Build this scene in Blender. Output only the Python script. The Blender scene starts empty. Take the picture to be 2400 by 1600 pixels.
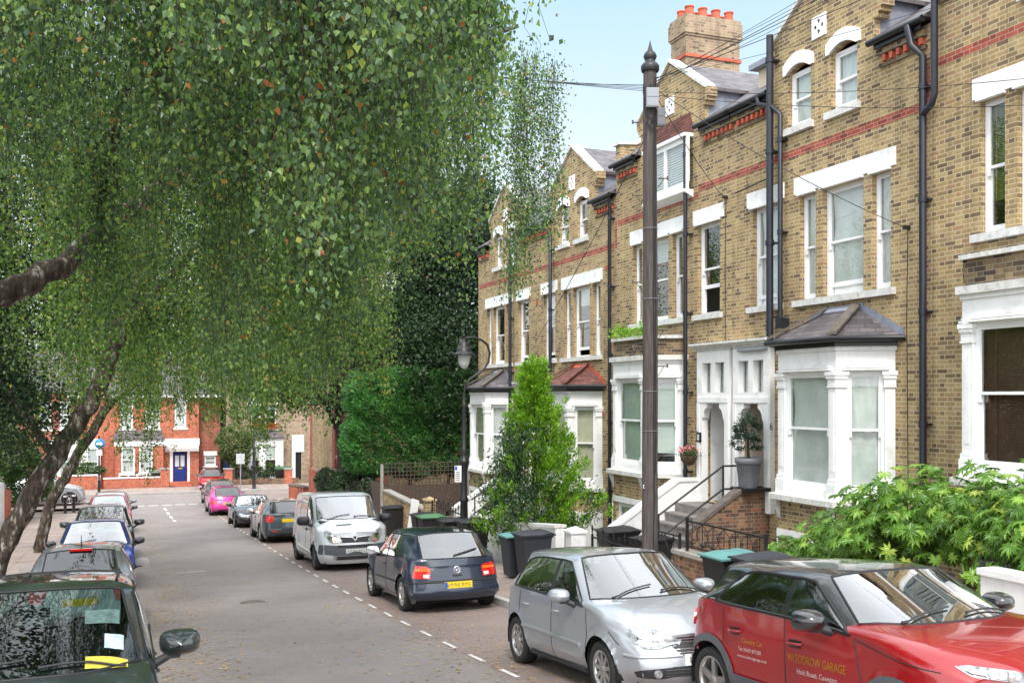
import bpy, bmesh, math, random
import numpy as np
from mathutils import Vector, Matrix, geometry, noise
from mathutils.bvhtree import BVHTree
R = math.radians
random.seed(7)
rng = np.random.default_rng(11)
S = bpy.context.scene
COL = S.collection
PHI = math.atan(900/2333.0); CP, SP = math.cos(PHI), math.sin(PHI)

# ------------------------------------------------------------------ terrain profile (road falls away down the street)
GT = [(-60,1.2),(-30,-.4),(0,-2.35),(8,-3.05),(12,-3.44),(17.8,-3.93),(26.7,-4.56),(36,-5.12),(46,-5.72),(56,-6.2),(66,-6.38),(80,-6.4),(400,-6.4)]
def gz(y):
    for i in range(len(GT)-1):
        if y <= GT[i+1][0]: break
    def sl(k):
        if k <= 0: return (GT[1][1]-GT[0][1])/(GT[1][0]-GT[0][0])
        if k >= len(GT)-1: return 0.0
        a = (GT[k][1]-GT[k-1][1])/(GT[k][0]-GT[k-1][0]); b = (GT[k+1][1]-GT[k][1])/(GT[k+1][0]-GT[k][0])
        return 0 if a*b <= 0 else 2*a*b/(a+b)
    y0, z0 = GT[i]; y1, z1 = GT[i+1]; h = y1-y0; t = (y-y0)/h
    m0, m1 = sl(i)*h, sl(i+1)*h
    return (2*t**3-3*t*t+1)*z0+(t**3-2*t*t+t)*m0+(-2*t**3+3*t*t)*z1+(t**3-t*t)*m1

# ------------------------------------------------------------------ node helpers
class NB:
    def __init__(s, name, world=None):
        if world is None:
            s.mt = bpy.data.materials.new(name); s.mt.use_nodes = True; s.nt = s.mt.node_tree
        else: s.nt = world.node_tree
        s.nt.nodes.clear()
    def n(s, t, **k):
        nd = s.nt.nodes.new(t)
        for a, v in k.items(): setattr(nd, a, v)
        return nd
    def put(s, sock, v):
        if v is None: return
        if isinstance(v, bpy.types.NodeSocket): s.nt.links.new(v, sock)
        elif isinstance(v, (tuple, list)) and len(v) == 3 and sock.type == 'RGBA': sock.default_value = (*v, 1)
        else: sock.default_value = v
    def m(s, op, a, b=None, c=None, clamp=False):
        nd = s.n('ShaderNodeMath', operation=op, use_clamp=clamp)
        s.put(nd.inputs[0], a); s.put(nd.inputs[1], b); s.put(nd.inputs[2], c)
        return nd.outputs[0]
    def vm(s, op, a, b=None):
        nd = s.n('ShaderNodeVectorMath', operation=op); s.put(nd.inputs[0], a); s.put(nd.inputs[1], b)
        return nd.outputs['Value'] if op in ('DOT_PRODUCT', 'LENGTH') else nd.outputs[0]
    def mix(s, f, a, b, bt='MIX'):
        nd = s.n('ShaderNodeMix', data_type='RGBA', blend_type=bt)
        s.put(nd.inputs[0], f); s.put(nd.inputs[6], a); s.put(nd.inputs[7], b)
        return nd.outputs[2]
    def ramp(s, f, stops, interp='LINEAR'):
        nd = s.n('ShaderNodeValToRGB'); cr = nd.color_ramp; cr.interpolation = interp
        while len(cr.elements) < len(stops): cr.elements.new(.5)
        for e, (p, c) in zip(cr.elements, stops):
            e.position = p; e.color = (*c, 1) if len(c) == 3 else c
        s.put(nd.inputs[0], f); return nd.outputs[0]
    def noise(s, vec, scale, detail=4, rough=.6, out=0):
        nd = s.n('ShaderNodeTexNoise'); s.put(nd.inputs['Vector'], vec)
        nd.inputs['Scale'].default_value = scale; nd.inputs['Detail'].default_value = detail; nd.inputs['Roughness'].default_value = rough
        return nd.outputs[out]
    def mr(s, v, a, b, c=0., d=1.):
        nd = s.n('ShaderNodeMapRange'); s.put(nd.inputs[0], v)
        for i, x in enumerate((a, b, c, d)): nd.inputs[i+1].default_value = x
        return nd.outputs[0]
    def bump(s, h, st=.4, dist=.01):
        nd = s.n('ShaderNodeBump'); s.put(nd.inputs['Height'], h); nd.inputs['Strength'].default_value = st; nd.inputs['Distance'].default_value = dist
        return nd.outputs[0]
    def out(s, sh):
        o = s.n('ShaderNodeOutputMaterial'); s.nt.links.new(sh, o.inputs[0]); return s.mt
    def pbr(s, col, rough=.6, metal=0, spec=.5, coat=0, normal=None, **k):
        p = s.n('ShaderNodeBsdfPrincipled')
        s.put(p.inputs['Base Color'], col); s.put(p.inputs['Roughness'], rough); s.put(p.inputs['Metallic'], metal)
        s.put(p.inputs['Specular IOR Level'], spec); s.put(p.inputs['Coat Weight'], coat)
        if coat: p.inputs['Coat Roughness'].default_value = .03
        if normal is not None: s.put(p.inputs['Normal'], normal)
        for a, v in k.items(): s.put(p.inputs[a.replace('_', ' ')], v)
        return p.outputs[0]
    def pos(s): return s.n('ShaderNodeNewGeometry').outputs['Position']
    def obj(s): return s.n('ShaderNodeTexCoord').outputs['Object']

def mat(name, col, rough=.6, metal=0, spec=.5, coat=0, var=.12, vs=3., bump=0, bs=60., dirt=None, streak=0, **k):
    b = NB(name); p = b.pos()
    c = col
    if var:
        n1 = b.noise(p, vs, 5); f = b.mr(n1, .3, .7, 1-var, 1+var)
        c = b.mix(1., (*col, 1), f, 'MULTIPLY')
    if dirt:
        n2 = b.noise(p, dirt[1], 6, .7); c = b.mix(b.mr(n2, .52, .72, 0, dirt[2]), c, (*dirt[0], 1))
    if streak:
        mp = b.n('ShaderNodeMapping'); b.put(mp.inputs[0], p); mp.inputs['Scale'].default_value = (7, 7, .5)
        c = b.mix(b.mr(b.noise(mp.outputs[0], 1.8, 6, .75), .52, .75, 0, streak), c, (.33,.30,.25,1))
    nm = b.bump(b.noise(p, bs, 4), bump, .01) if bump else None
    return b.out(b.pbr(c, rough, metal, spec, coat, nm, **k))

def cheapglass(name, tint=(.9,.95,.93), refl=1., rough=.01, through=.9):
    b = NB(name)
    gg = b.n('ShaderNodeNewGeometry'); cs = b.m('ABSOLUTE', b.vm('DOT_PRODUCT', gg.outputs['Normal'], gg.outputs['Incoming']))
    frs = b.m('ADD', b.m('MULTIPLY', b.m('POWER', b.m('SUBTRACT', 1., cs, clamp=True), 4.), .96), .045)
    t = b.n('ShaderNodeBsdfTransparent'); t.inputs[0].default_value = tuple(x*through for x in tint)+(1,)
    g = b.n('ShaderNodeBsdfGlossy'); g.inputs['Roughness'].default_value = rough
    g.inputs[0].default_value = (1, 1, 1, 1)
    f = b.m('ADD', b.m('MULTIPLY', frs, refl), .02, clamp=True)
    mx = b.n('ShaderNodeMixShader'); b.put(mx.inputs[0], f)
    b.nt.links.new(t.outputs[0], mx.inputs[1]); b.nt.links.new(g.outputs[0], mx.inputs[2])
    return b.out(mx.outputs[0])

def brickmat(name, pal, mortar, L=.3375, split=.6667, ch=.075, mt=.0055, soot=.35, rough=.85, bump=.5, mixmort=.85, spec=.3, big=.28):
    b = NB(name)
    g = b.n('ShaderNodeNewGeometry'); P = g.outputs['Position']; Nn = g.outputs['True Normal']
    T = b.vm('NORMALIZE', b.vm('CROSS_PRODUCT', Nn, (0, 0, 1)))
    sx = b.n('ShaderNodeSeparateXYZ'); b.put(sx.inputs[0], P)
    wob = b.m('MULTIPLY', b.m('SUBTRACT', b.noise(P, 9., 2), .5), .012)
    u = b.vm('DOT_PRODUCT', P, T); v = b.m('ADD', sx.outputs[2], wob)
    vr = b.m('DIVIDE', v, ch); row = b.m('FLOOR', vr)
    sh = b.m('MULTIPLY', b.m('FLOORED_MODULO', row, 2.), .5)
    if split >= 1: sh = b.m('ADD', sh, b.m('MULTIPLY', b.m('FRACT', b.m('MULTIPLY', row, .37)), .2))
    uu = b.m('ADD', b.m('DIVIDE', u, L), sh); cell = b.m('FLOOR', uu); fr = b.m('FRACT', uu)
    isH = b.m('GREATER_THAN', fr, split)
    idx = b.m('ADD', b.m('MULTIPLY', cell, 2.), isH)
    cv = b.n('ShaderNodeCombineXYZ'); b.put(cv.inputs[0], idx); b.put(cv.inputs[1], row)
    wn = b.n('ShaderNodeTexWhiteNoise', noise_dimensions='2D'); b.put(wn.inputs[0], cv.outputs[0])
    # headers are burnt darker more often
    w = wn.outputs[0]
    col = b.ramp(w, pal, 'LINEAR')
    a = b.m('MULTIPLY', fr, L)
    du = b.m('MINIMUM', b.m('ABSOLUTE', a), b.m('ABSOLUTE', b.m('SUBTRACT', a, L)))
    if split < 1: du = b.m('MINIMUM', du, b.m('ABSOLUTE', b.m('SUBTRACT', a, L*split)))
    fv = b.m('MULTIPLY', b.m('FRACT', vr), ch)
    dv = b.m('MINIMUM', fv, b.m('SUBTRACT', ch, fv))
    ds = b.m('MINIMUM', du, dv)
    edge = b.noise(P, 55., 3)
    thr = b.m('ADD', mt-.003, b.m('MULTIPLY', edge, .006))
    mask = b.m('LESS_THAN', ds, thr)
    fine = b.mr(b.noise(P, 120., 3), .25, .75, .82, 1.16)
    bign = b.noise(P, .55, 6, .65)
    soots = b.mr(bign, .42, .68, 1.06, 1.06-big)
    patch = b.mr(b.noise(P, 2.3, 5, .7), .5, .75, 0., soot)
    c = b.mix(1., col, fine, 'MULTIPLY')
    c = b.mix(b.m('MULTIPLY', mask, mixmort), c, (*mortar, 1))
    c = b.mix(patch, c, b.mix(1., c, (.42, .36, .32, 1), 'MULTIPLY'))
    c = b.mix(1., c, soots, 'MULTIPLY')
    mp = b.n('ShaderNodeMapping'); b.put(mp.inputs[0], P); mp.inputs['Scale'].default_value = (2.6, 2.6, .22)
    c = b.mix(1., c, b.mr(b.noise(mp.outputs[0], 1.6, 5, .7), .5, .72, 1.03, .70), 'MULTIPLY')
    h = b.m('SUBTRACT', b.m('MULTIPLY', edge, .3), mask)
    return b.out(b.pbr(c, rough, 0, spec, 0, b.bump(h, bump, .006)))

M = {}
M['brick'] = brickmat('yellow_stock_brick', [(0,(.135,.092,.06)),(.10,(.18,.125,.075)),(.22,(.25,.178,.096)),(.42,(.325,.23,.108)),(.6,(.375,.27,.128)),(.82,(.41,.31,.16)),(.93,(.34,.20,.11)),(1,(.31,.24,.14))], (.54,.44,.28), mt=.0085, big=.22)
M['brick_dark'] = brickmat('sooted_brick', [(0,(.05,.035,.028)),(.3,(.10,.07,.045)),(.6,(.18,.125,.07)),(1,(.27,.19,.10))], (.30,.26,.2))
M['brick_pale'] = brickmat('pale_stock_brick', [(0,(.17,.12,.085)),(.3,(.29,.21,.135)),(.6,(.37,.28,.18)),(1,(.33,.21,.15))], (.46,.39,.30))
M['brick_red'] = brickmat('red_brick', [(0,(.20,.05,.035)),(.4,(.33,.075,.05)),(.8,(.40,.11,.07)),(1,(.28,.08,.05))], (.55,.38,.3), mixmort=.7)
M['brick_orange'] = brickmat('orange_red_brick', [(0,(.33,.085,.05)),(.5,(.46,.12,.065)),(1,(.52,.17,.10))], (.6,.40,.31), mixmort=.5, soot=.1, big=.1)
M['brick_brown'] = brickmat('brown_brick', [(0,(.085,.05,.038)),(.35,(.15,.08,.052)),(.6,(.20,.115,.07)),(.85,(.27,.18,.095)),(1,(.30,.10,.06))], (.30,.26,.21), soot=.5)
M['slate'] = brickmat('slate', [(0,(.07,.06,.065)),(.5,(.115,.10,.105)),(1,(.16,.14,.145))], (.03,.028,.03), L=.26, split=2, ch=.085, mt=.005, soot=.2, rough=.5, spec=.5)
M['tile_red'] = brickmat('clay_tile', [(0,(.11,.045,.038)),(.5,(.165,.065,.05)),(1,(.22,.09,.065))], (.035,.018,.016), L=.17, split=2, ch=.07, mt=.006, soot=.25, rough=.7)
M['white'] = mat('white_masonry_paint', (.83,.83,.82), .55, var=.06, vs=2., streak=.2, dirt=((.45,.42,.37), 3.5, .4), bump=.08, bs=35)
M['white_clean'] = mat('white_gloss_paint', (.84,.84,.84), .35, var=.02)
M['white_grey'] = mat('weathered_white_stone', (.66,.65,.62), .7, streak=.45, var=.14, vs=6, dirt=((.2,.19,.17), 9., .7), bump=.2, bs=50)
M['cream'] = mat('cream_render', (.66,.55,.42), .7, var=.06)
M['creampink'] = mat('warm_cream_paint', (.74,.62,.53), .5, var=.03)
M['black'] = mat('black_gloss_paint', (.014,.014,.018), .35, var=.2, vs=8)
M['iron'] = mat('black_ironwork', (.015,.015,.016), .45, var=.2, vs=20)
M['pipe'] = mat('dark_pipe_paint', (.016,.018,.028), .38, var=.25, vs=5)
M['lead'] = mat('lead_flashing', (.28,.30,.36), .5, metal=.2, var=.2, vs=6)
M['concrete'] = mat('concrete', (.32,.30,.27), .85, var=.2, vs=5, dirt=((.1,.09,.08), 6., .6), bump=.3, bs=40)
M['concrete_dark'] = mat('weathered_cement', (.12,.10,.085), .9, var=.3, vs=8, dirt=((.04,.04,.03), 12., .6), bump=.4, bs=50)
M['stepstone'] = mat('step_stone', (.20,.18,.17), .85, var=.25, vs=6, bump=.2, bs=40)
M['terracotta'] = mat('terracotta', (.50,.11,.06), .8, var=.3, vs=9, dirt=((.12,.05,.03), 7., .6))
M['curtain'] = mat('net_curtain', (.80,.81,.79), .9, var=.08, vs=5)
M['curtain_cream'] = mat('cream_curtain', (.74,.67,.53), .9, var=.12, vs=4)
M['blind_mint'] = mat('pale_blind', (.74,.82,.76), .6, var=.03)
M['blind_wood'] = mat('brown_wood_blind', (.13,.062,.035), .5, var=.15)
M['blind_green'] = mat('olive_blind', (.20,.24,.03), .7, var=.05)
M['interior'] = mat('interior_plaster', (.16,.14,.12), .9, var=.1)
M['glass'] = cheapglass('window_glass', refl=2.2, through=.88)
M['plastic'] = mat('plastic_sheet', (.84,.86,.84), .28, var=.10, vs=2.2, spec=.8, bump=.8, bs=5)
M['grey_plastic'] = mat('grey_plastic', (.28,.29,.32), .5, var=.08)
M['blue_paint'] = mat('blue_gloss_door_paint', (.012,.035,.22), .35, var=.05)
M['teal'] = mat('teal_paint', (.06,.25,.28), .4, var=.05)

# ------------------------------------------------------------------ mesh builder
class MB:
    def __init__(s, mat4=None): s.v = []; s.f = []; s.mi = []; s.sm = []; s.M = mat4; s.k = 0; s.smooth = False
    def add(s, vs, fs, mi=None, smooth=None):
        o = len(s.v)
        if s.M is not None: vs = [tuple(s.M @ Vector(p)) for p in vs]
        s.v += [tuple(p) for p in vs]
        for f in fs:
            s.f.append(tuple(i+o for i in f)); s.mi.append(s.k if mi is None else mi); s.sm.append(s.smooth if smooth is None else smooth)
        return s
    def box(s, x0, x1, y0, y1, z0, z1, mi=None):
        vs = [(x, y, z) for z in (z0, z1) for y in (y0, y1) for x in (x0, x1)]
        return s.add(vs, [(0,2,3,1),(4,5,7,6),(0,1,5,4),(2,6,7,3),(0,4,6,2),(1,3,7,5)], mi, False)
    def quad(s, a, b, c, d, mi=None): return s.add([a, b, c, d], [(0,1,2,3)], mi)
    def prism(s, pts, d, mi=None, caps=True):
        """pts: 3D polygon, d: extrusion vector"""
        n = len(pts); d = Vector(d); vs = [tuple(p) for p in pts]+[tuple(Vector(p)+d) for p in pts]
        fs = [(i, (i+1) % n, n+(i+1) % n, n+i) for i in range(n)]
        if caps:
            fs += [tuple(range(n-1, -1, -1)), tuple(range(n, 2*n))]
        return s.add(vs, fs, mi, False)
    def sheet(s, outer, holes, fn, depth=0, mi=None, back=False):
        """planar sheet with holes; 2D points mapped with fn(u,v,depth)"""
        loops = [outer]+holes
        tri = geometry.tessellate_polygon([[Vector((p[0], p[1], 0)) for p in l] for l in loops])
        flat = [p for l in loops for p in l]
        s.add([fn(p[0], p[1], 0) for p in flat], [tuple(t) for t in tri], mi, False)
        if depth:
            for l in loops:
                n = len(l)
                s.add([fn(p[0], p[1], 0) for p in l]+[fn(p[0], p[1], depth) for p in l], [(i, (i+1) % n, n+(i+1) % n, n+i) for i in range(n)], mi, False)
            if back: s.add([fn(p[0], p[1], depth) for p in flat], [tuple(t) for t in tri], mi, False)
        return s
    def tube(s, pts, r, n=8, caps=True, mi=None):
        pts = [Vector(p) for p in pts]; rs = r if isinstance(r, (list, tuple)) else [r]*len(pts)
        rings = []; up = None
        for i, p in enumerate(pts):
            a = pts[max(i-1, 0)]; b = pts[min(i+1, len(pts)-1)]; t = (b-a)
            if t.length < 1e-9: t = Vector((0, 0, 1))
            t.normalize()
            if up is None: up = t.orthogonal().normalized()
            else:
                up = up - t*up.dot(t)
                up = up.normalized() if up.length > 1e-6 else t.orthogonal().normalized()
            w = t.cross(up)
            rings.append([tuple(p+(up*math.cos(2*math.pi*k/n)+w*math.sin(2*math.pi*k/n))*rs[i]) for k in range(n)])
        vs = [q for rg in rings for q in rg]; fs = []
        for i in range(len(pts)-1):
            for k in range(n):
                fs.append((i*n+k, i*n+(k+1) % n, (i+1)*n+(k+1) % n, (i+1)*n+k))
        s.add(vs, fs, mi, True)
        if caps: s.add(rings[0], [tuple(range(n-1, -1, -1))], mi, False); s.add(rings[-1], [tuple(range(n))], mi, False)
        return s
    def lathe(s, prof, c=(0,0,0), n=16, mi=None, ax='z', smooth=True):
        vs = []
        for r, h in prof:
            for k in range(n):
                a = 2*math.pi*k/n; x, y = r*math.cos(a), r*math.sin(a)
                p = (x, y, h) if ax == 'z' else ((h, x, y) if ax == 'x' else (x, h, y))
                vs.append((c[0]+p[0], c[1]+p[1], c[2]+p[2]))
        fs = [(i*n+k, i*n+(k+1) % n, (i+1)*n+(k+1) % n, (i+1)*n+k) for i in range(len(prof)-1) for k in range(n)]
        return s.add(vs, fs, mi, smooth)
    def ball(s, c, r, n=10, mi=None, sz=1.):
        pr = [(max(r*math.sin(math.pi*i/n), 1e-4), -r*sz*math.cos(math.pi*i/n)) for i in range(n+1)]
        return s.lathe(pr, c, n+2, mi)
    def grid(s, G, mi=None, smooth=True, closed=False):
        a, b = len(G), len(G[0]); vs = [tuple(p) for row in G for p in row]
        return s.add(vs, [(i*b+j, i*b+j+1, (i+1)*b+j+1, (i+1)*b+j) for i in range(a-1) for j in range(b-1)], mi, smooth)
    def clusters(s, gap):
        n = len(s.v); par = list(range(n))
        def find(a):
            while par[a] != a: par[a] = par[par[a]]; a = par[a]
            return a
        for f in s.f:
            a = find(f[0])
            for i in f[1:]:
                c = find(i)
                if c != a: par[c] = a
        isl = {}
        for i, f in enumerate(s.f): isl.setdefault(find(f[0]), []).append(i)
        L = list(isl.values())
        if len(L) < 2 or len(L) > 1500: return [list(range(len(s.f)))]
        V = np.array(s.v); B = []
        for fl in L:
            ii = np.array([j for i in fl for j in s.f[i]]); q = V[ii]; B.append((q.min(0)-gap, q.max(0)+gap))
        lo = np.array([x[0] for x in B]); hi = np.array([x[1] for x in B]); m = len(L); g = list(range(m))
        def fg(a):
            while g[a] != a: g[a] = g[g[a]]; a = g[a]
            return a
        for i in range(m):
            t = np.nonzero(np.all((lo[i] <= hi) & (hi[i] >= lo), axis=1))[0]
            for j in t:
                a, c = fg(i), fg(int(j))
                if a != c: g[c] = a
        out = {}
        for i in range(m): out.setdefault(fg(i), []).extend(L[i])
        return list(out.values())
    def build(s, name, mats, parent=None, bevel=0, keep=False, gap=.012, **tags):
        if not keep and parent is not None:
            cl = s.clusters(gap)
            if len(cl) > 1 and len(cl) <= 60:
                first = None
                for fl in cl:
                    t = MB(); mp = {}
                    for i in fl:
                        f = []
                        for j in s.f[i]:
                            if j not in mp: mp[j] = len(t.v); t.v.append(s.v[j])
                            f.append(mp[j])
                        t.f.append(tuple(f)); t.mi.append(s.mi[i]); t.sm.append(s.sm[i])
                    o = t.build(name, mats, parent, bevel, keep=True, **tags); first = first or o
                return first
        me = bpy.data.meshes.new(name); me.from_pydata(s.v, [], s.f)
        if not isinstance(mats, (list, tuple)): mats = [mats]
        for m_ in mats: me.materials.append(m_)
        me.polygons.foreach_set('material_index', s.mi); me.polygons.foreach_set('use_smooth', s.sm)
        me.update()
        o = bpy.data.objects.new(name, me); COL.objects.link(o)
        if bevel:
            bm = bmesh.new(); bm.from_mesh(me); bmesh.ops.remove_doubles(bm, verts=bm.verts, dist=1e-5); bm.to_mesh(me); bm.free()
            md = o.modifiers.new('b', 'BEVEL'); md.width = bevel; md.segments = 2; md.limit_method = 'ANGLE'; md.angle_limit = R(40)
        if parent is not None: attach(o, parent)
        tag(o, **tags); return o

def wloc(o):
    v = Vector(o.location)
    return v if o.parent is None else v
def attach(o, parent):
    o.parent = parent
    if parent.get('_w'): o.matrix_parent_inverse = Matrix.Translation(-Vector(parent.location))
def tag(o, label=None, cat=None, group=None, kind=None):
    if label: o['label'] = label
    if cat: o['category'] = cat
    if group: o['group'] = group
    if kind: o['kind'] = kind
    return o
def thing(name, label, cat, loc=(0,0,0), group=None, world=True):
    """empty at the base of a thing; world=True means its parts are written in world coordinates"""
    o = bpy.data.objects.new(name, None); COL.objects.link(o); o.location = loc; o.empty_display_size = .3
    if world: o['_w'] = 1
    return tag(o, label, cat, group)
def frame(o, u, n):
    """local frame: x along u, y along outward normal n, z up"""
    u = Vector(u).normalized(); n = Vector(n).normalized()
    m = Matrix.Identity(4)
    for i in range(3): m[i][0] = u[i]; m[i][1] = n[i]; m[i][2] = (0, 0, 1)[i]; m[i][3] = o[i]
    return m
def numesh(name, V, F, mats, parent=None, smooth=False, **tags):
    """V (n,3) array, F (m,k) array with equal sized faces"""
    me = bpy.data.meshes.new(name); n, (m_, k) = len(V), F.shape
    me.vertices.add(n); me.vertices.foreach_set('co', np.ascontiguousarray(V, dtype=np.float32).ravel())
    me.loops.add(m_*k); me.loops.foreach_set('vertex_index', np.ascontiguousarray(F, dtype=np.int32).ravel())
    me.polygons.add(m_); me.polygons.foreach_set('loop_start', np.arange(0, m_*k, k, dtype=np.int32))
    try: me.polygons.foreach_set('loop_total', np.full(m_, k, dtype=np.int32))
    except Exception: pass
    me.polygons.foreach_set('use_smooth', np.full(m_, smooth))
    for q in (mats if isinstance(mats, (list, tuple)) else [mats]): me.materials.append(q)
    me.update(calc_edges=True); me.validate()
    o = bpy.data.objects.new(name, me); COL.objects.link(o)
    if parent is not None: attach(o, parent)
    tag(o, **tags); return o

# ------------------------------------------------------------------ camera, light, sky
cd = bpy.data.cameras.new('camera'); cam = bpy.data.objects.new('camera', cd); COL.objects.link(cam); S.camera = cam
cam.location = (0, 0, 0); cam.rotation_euler = (R(90), 0, -PHI)
cd.sensor_width = 36; cd.lens = 35*2333/2333.3; cd.shift_y = 130/2400; cd.clip_end = 3000; cd.clip_start = .05
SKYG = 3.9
W = bpy.data.worlds.new('World'); S.world = W; W.use_nodes = True
b = NB('', W)
SUN_EL, SUN_AZ = R(52), R(200)   # azimuth measured clockwise from +Y
sky = b.n('ShaderNodeTexSky', sky_type='NISHITA'); sky.sun_disc = False; sky.sun_elevation = SUN_EL; sky.sun_rotation = SUN_AZ
sky.air_density = 1.2; sky.dust_density = 2.5; sky.ozone_density = 1.5
tc = b.n('ShaderNodeTexCoord').outputs['Generated']
sx = b.n('ShaderNodeSeparateXYZ'); b.put(sx.inputs[0], tc)
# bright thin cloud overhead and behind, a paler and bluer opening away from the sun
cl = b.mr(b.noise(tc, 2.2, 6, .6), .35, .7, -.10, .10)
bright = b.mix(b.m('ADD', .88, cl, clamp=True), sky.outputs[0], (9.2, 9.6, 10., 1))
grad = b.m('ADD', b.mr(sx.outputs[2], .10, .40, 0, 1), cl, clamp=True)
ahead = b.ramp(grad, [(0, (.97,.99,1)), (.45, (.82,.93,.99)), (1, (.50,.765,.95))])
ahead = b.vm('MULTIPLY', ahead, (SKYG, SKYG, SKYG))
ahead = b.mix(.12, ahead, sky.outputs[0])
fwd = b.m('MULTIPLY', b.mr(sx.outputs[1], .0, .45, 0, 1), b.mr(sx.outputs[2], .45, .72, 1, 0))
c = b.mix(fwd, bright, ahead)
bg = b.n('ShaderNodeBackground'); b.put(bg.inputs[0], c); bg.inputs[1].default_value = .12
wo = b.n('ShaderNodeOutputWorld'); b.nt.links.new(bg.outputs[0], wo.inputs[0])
sd = bpy.data.lights.new('sun', 'SUN'); sun = bpy.data.objects.new('sun', sd); COL.objects.link(sun)
sd.energy = 1.3; sd.angle = R(14); sd.color = (1, .95, .88)
dirv = Vector((math.sin(SUN_AZ)*math.cos(SUN_EL), math.cos(SUN_AZ)*math.cos(SUN_EL), math.sin(SUN_EL)))
sun.rotation_euler = dirv.to_track_quat('Z', 'Y').to_euler()
S.view_settings.view_transform = 'Standard'; S.view_settings.look = 'None'; S.view_settings.exposure = 1.27; S.view_settings.gamma = 1
S.render.engine = 'CYCLES'
S.cycles.max_bounces = 7; S.cycles.transparent_max_bounces = 16; S.cycles.diffuse_bounces = 3; S.cycles.glossy_bounces = 3
# ------------------------------------------------------------------ ground, road, pavements
def strip(name, x0, x1, y0, y1, dz, m_, nx=2, step=1.0, kind='structure', **k):
    ys = np.arange(y0, y1+1e-6, step); xs = np.linspace(x0, x1, nx)
    G = [[(x, y, gz(y)+dz) for x in xs] for y in ys]
    mb = MB(); mb.grid(G, smooth=True); return mb.build(name, m_, kind=kind, **k)
def slabmat(name, c1, c2, mort, w, h, rot=0):
    b = NB(name); p = b.pos(); mp = b.n('ShaderNodeMapping'); b.put(mp.inputs[0], p); mp.inputs['Rotation'].default_value = (0, 0, rot)
    t = b.n('ShaderNodeTexBrick'); b.put(t.inputs[0], mp.outputs[0]); t.inputs['Scale'].default_value = 1
    t.inputs['Color1'].default_value = (*c1, 1); t.inputs['Color2'].default_value = (*c2, 1); t.inputs['Mortar'].default_value = (*mort, 1)
    t.inputs['Brick Width'].default_value = w; t.inputs['Row Height'].default_value = h; t.inputs['Mortar Size'].default_value = .007
    f = b.mr(b.noise(p, 1.2, 7, .7), .3, .7, .72, 1.2); c = b.mix(1., t.outputs[0], f, 'MULTIPLY')
    c = b.mix(1., c, b.mr(b.noise(p, 60, 3), .3, .7, .9, 1.1), 'MULTIPLY')
    return b.out(b.pbr(c, .85, 0, .3))
M['slab'] = slabmat('paving_slabs', (.30,.235,.205), (.36,.29,.255), (.13,.105,.09), .75, .6, R(90))
M['kerb'] = mat('kerb_granite', (.36,.345,.33), .8, var=.2, vs=2, bump=.2)
b = NB('asphalt'); p = b.pos(); sx = b.n('ShaderNodeSeparateXYZ'); b.put(sx.inputs[0], p)
base = b.ramp(b.noise(p, .35, 6, .6), [(.3,(.205,.178,.166)),(.5,(.238,.209,.196)),(.7,(.27,.24,.226))])
agg = b.mr(b.noise(p, 95, 3, .8), .25, .75, .72, 1.3); base = b.mix(1., base, agg, 'MULTIPLY')
# the parking bays wear redder and darker than the running lane
bayr = b.m('GREATER_THAN', b.m('ADD', sx.outputs[0], b.m('MULTIPLY', b.noise(p, 3., 4), .35)), 4.45)
bayl = b.m('LESS_THAN', b.m('ADD', sx.outputs[0], b.m('MULTIPLY', b.noise(p, 3., 4), .3)), .25)
bay = b.m('ADD', bayr, bayl, clamp=True)
base = b.mix(b.m('MULTIPLY', bay, .5), base, b.mix(1., base, (.95,.74,.68,1), 'MULTIPLY'))
crk = b.n('ShaderNodeTexVoronoi', feature='DISTANCE_TO_EDGE'); b.put(crk.inputs['Vector'], b.vm('ADD', p, b.noise(p, 1.5, 4, .6, 1))); crk.inputs['Scale'].default_value = .35
base = b.mix(b.mr(crk.outputs[0], 0, .004, .25, 0), base, (.05,.045,.04,1))
stain = b.mr(b.noise(p, 1.1, 5, .75), .56, .74, 0, .3); base = b.mix(stain, base, (.085,.07,.062,1))
M['asphalt'] = b.out(b.pbr(base, b.mr(b.noise(p, 2, 4), .3, .7, .62, .85), 0, .35, 0, b.bump(b.noise(p, 130, 3, .8), .55, .008)))
M['earth'] = mat('garden_earth', (.10,.075,.05), .95, var=.4, vs=4, bump=.5)
b = NB('road_paint'); p = b.pos(); wear = b.mr(b.noise(p, 22, 5, .75), .50, .62, 0, 1)
M['roadpaint'] = b.out(b.pbr(b.mix(b.m('MULTIPLY', wear, .75), (.72,.71,.68,1), (.22,.20,.19,1)), .75, 0, .3))

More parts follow.
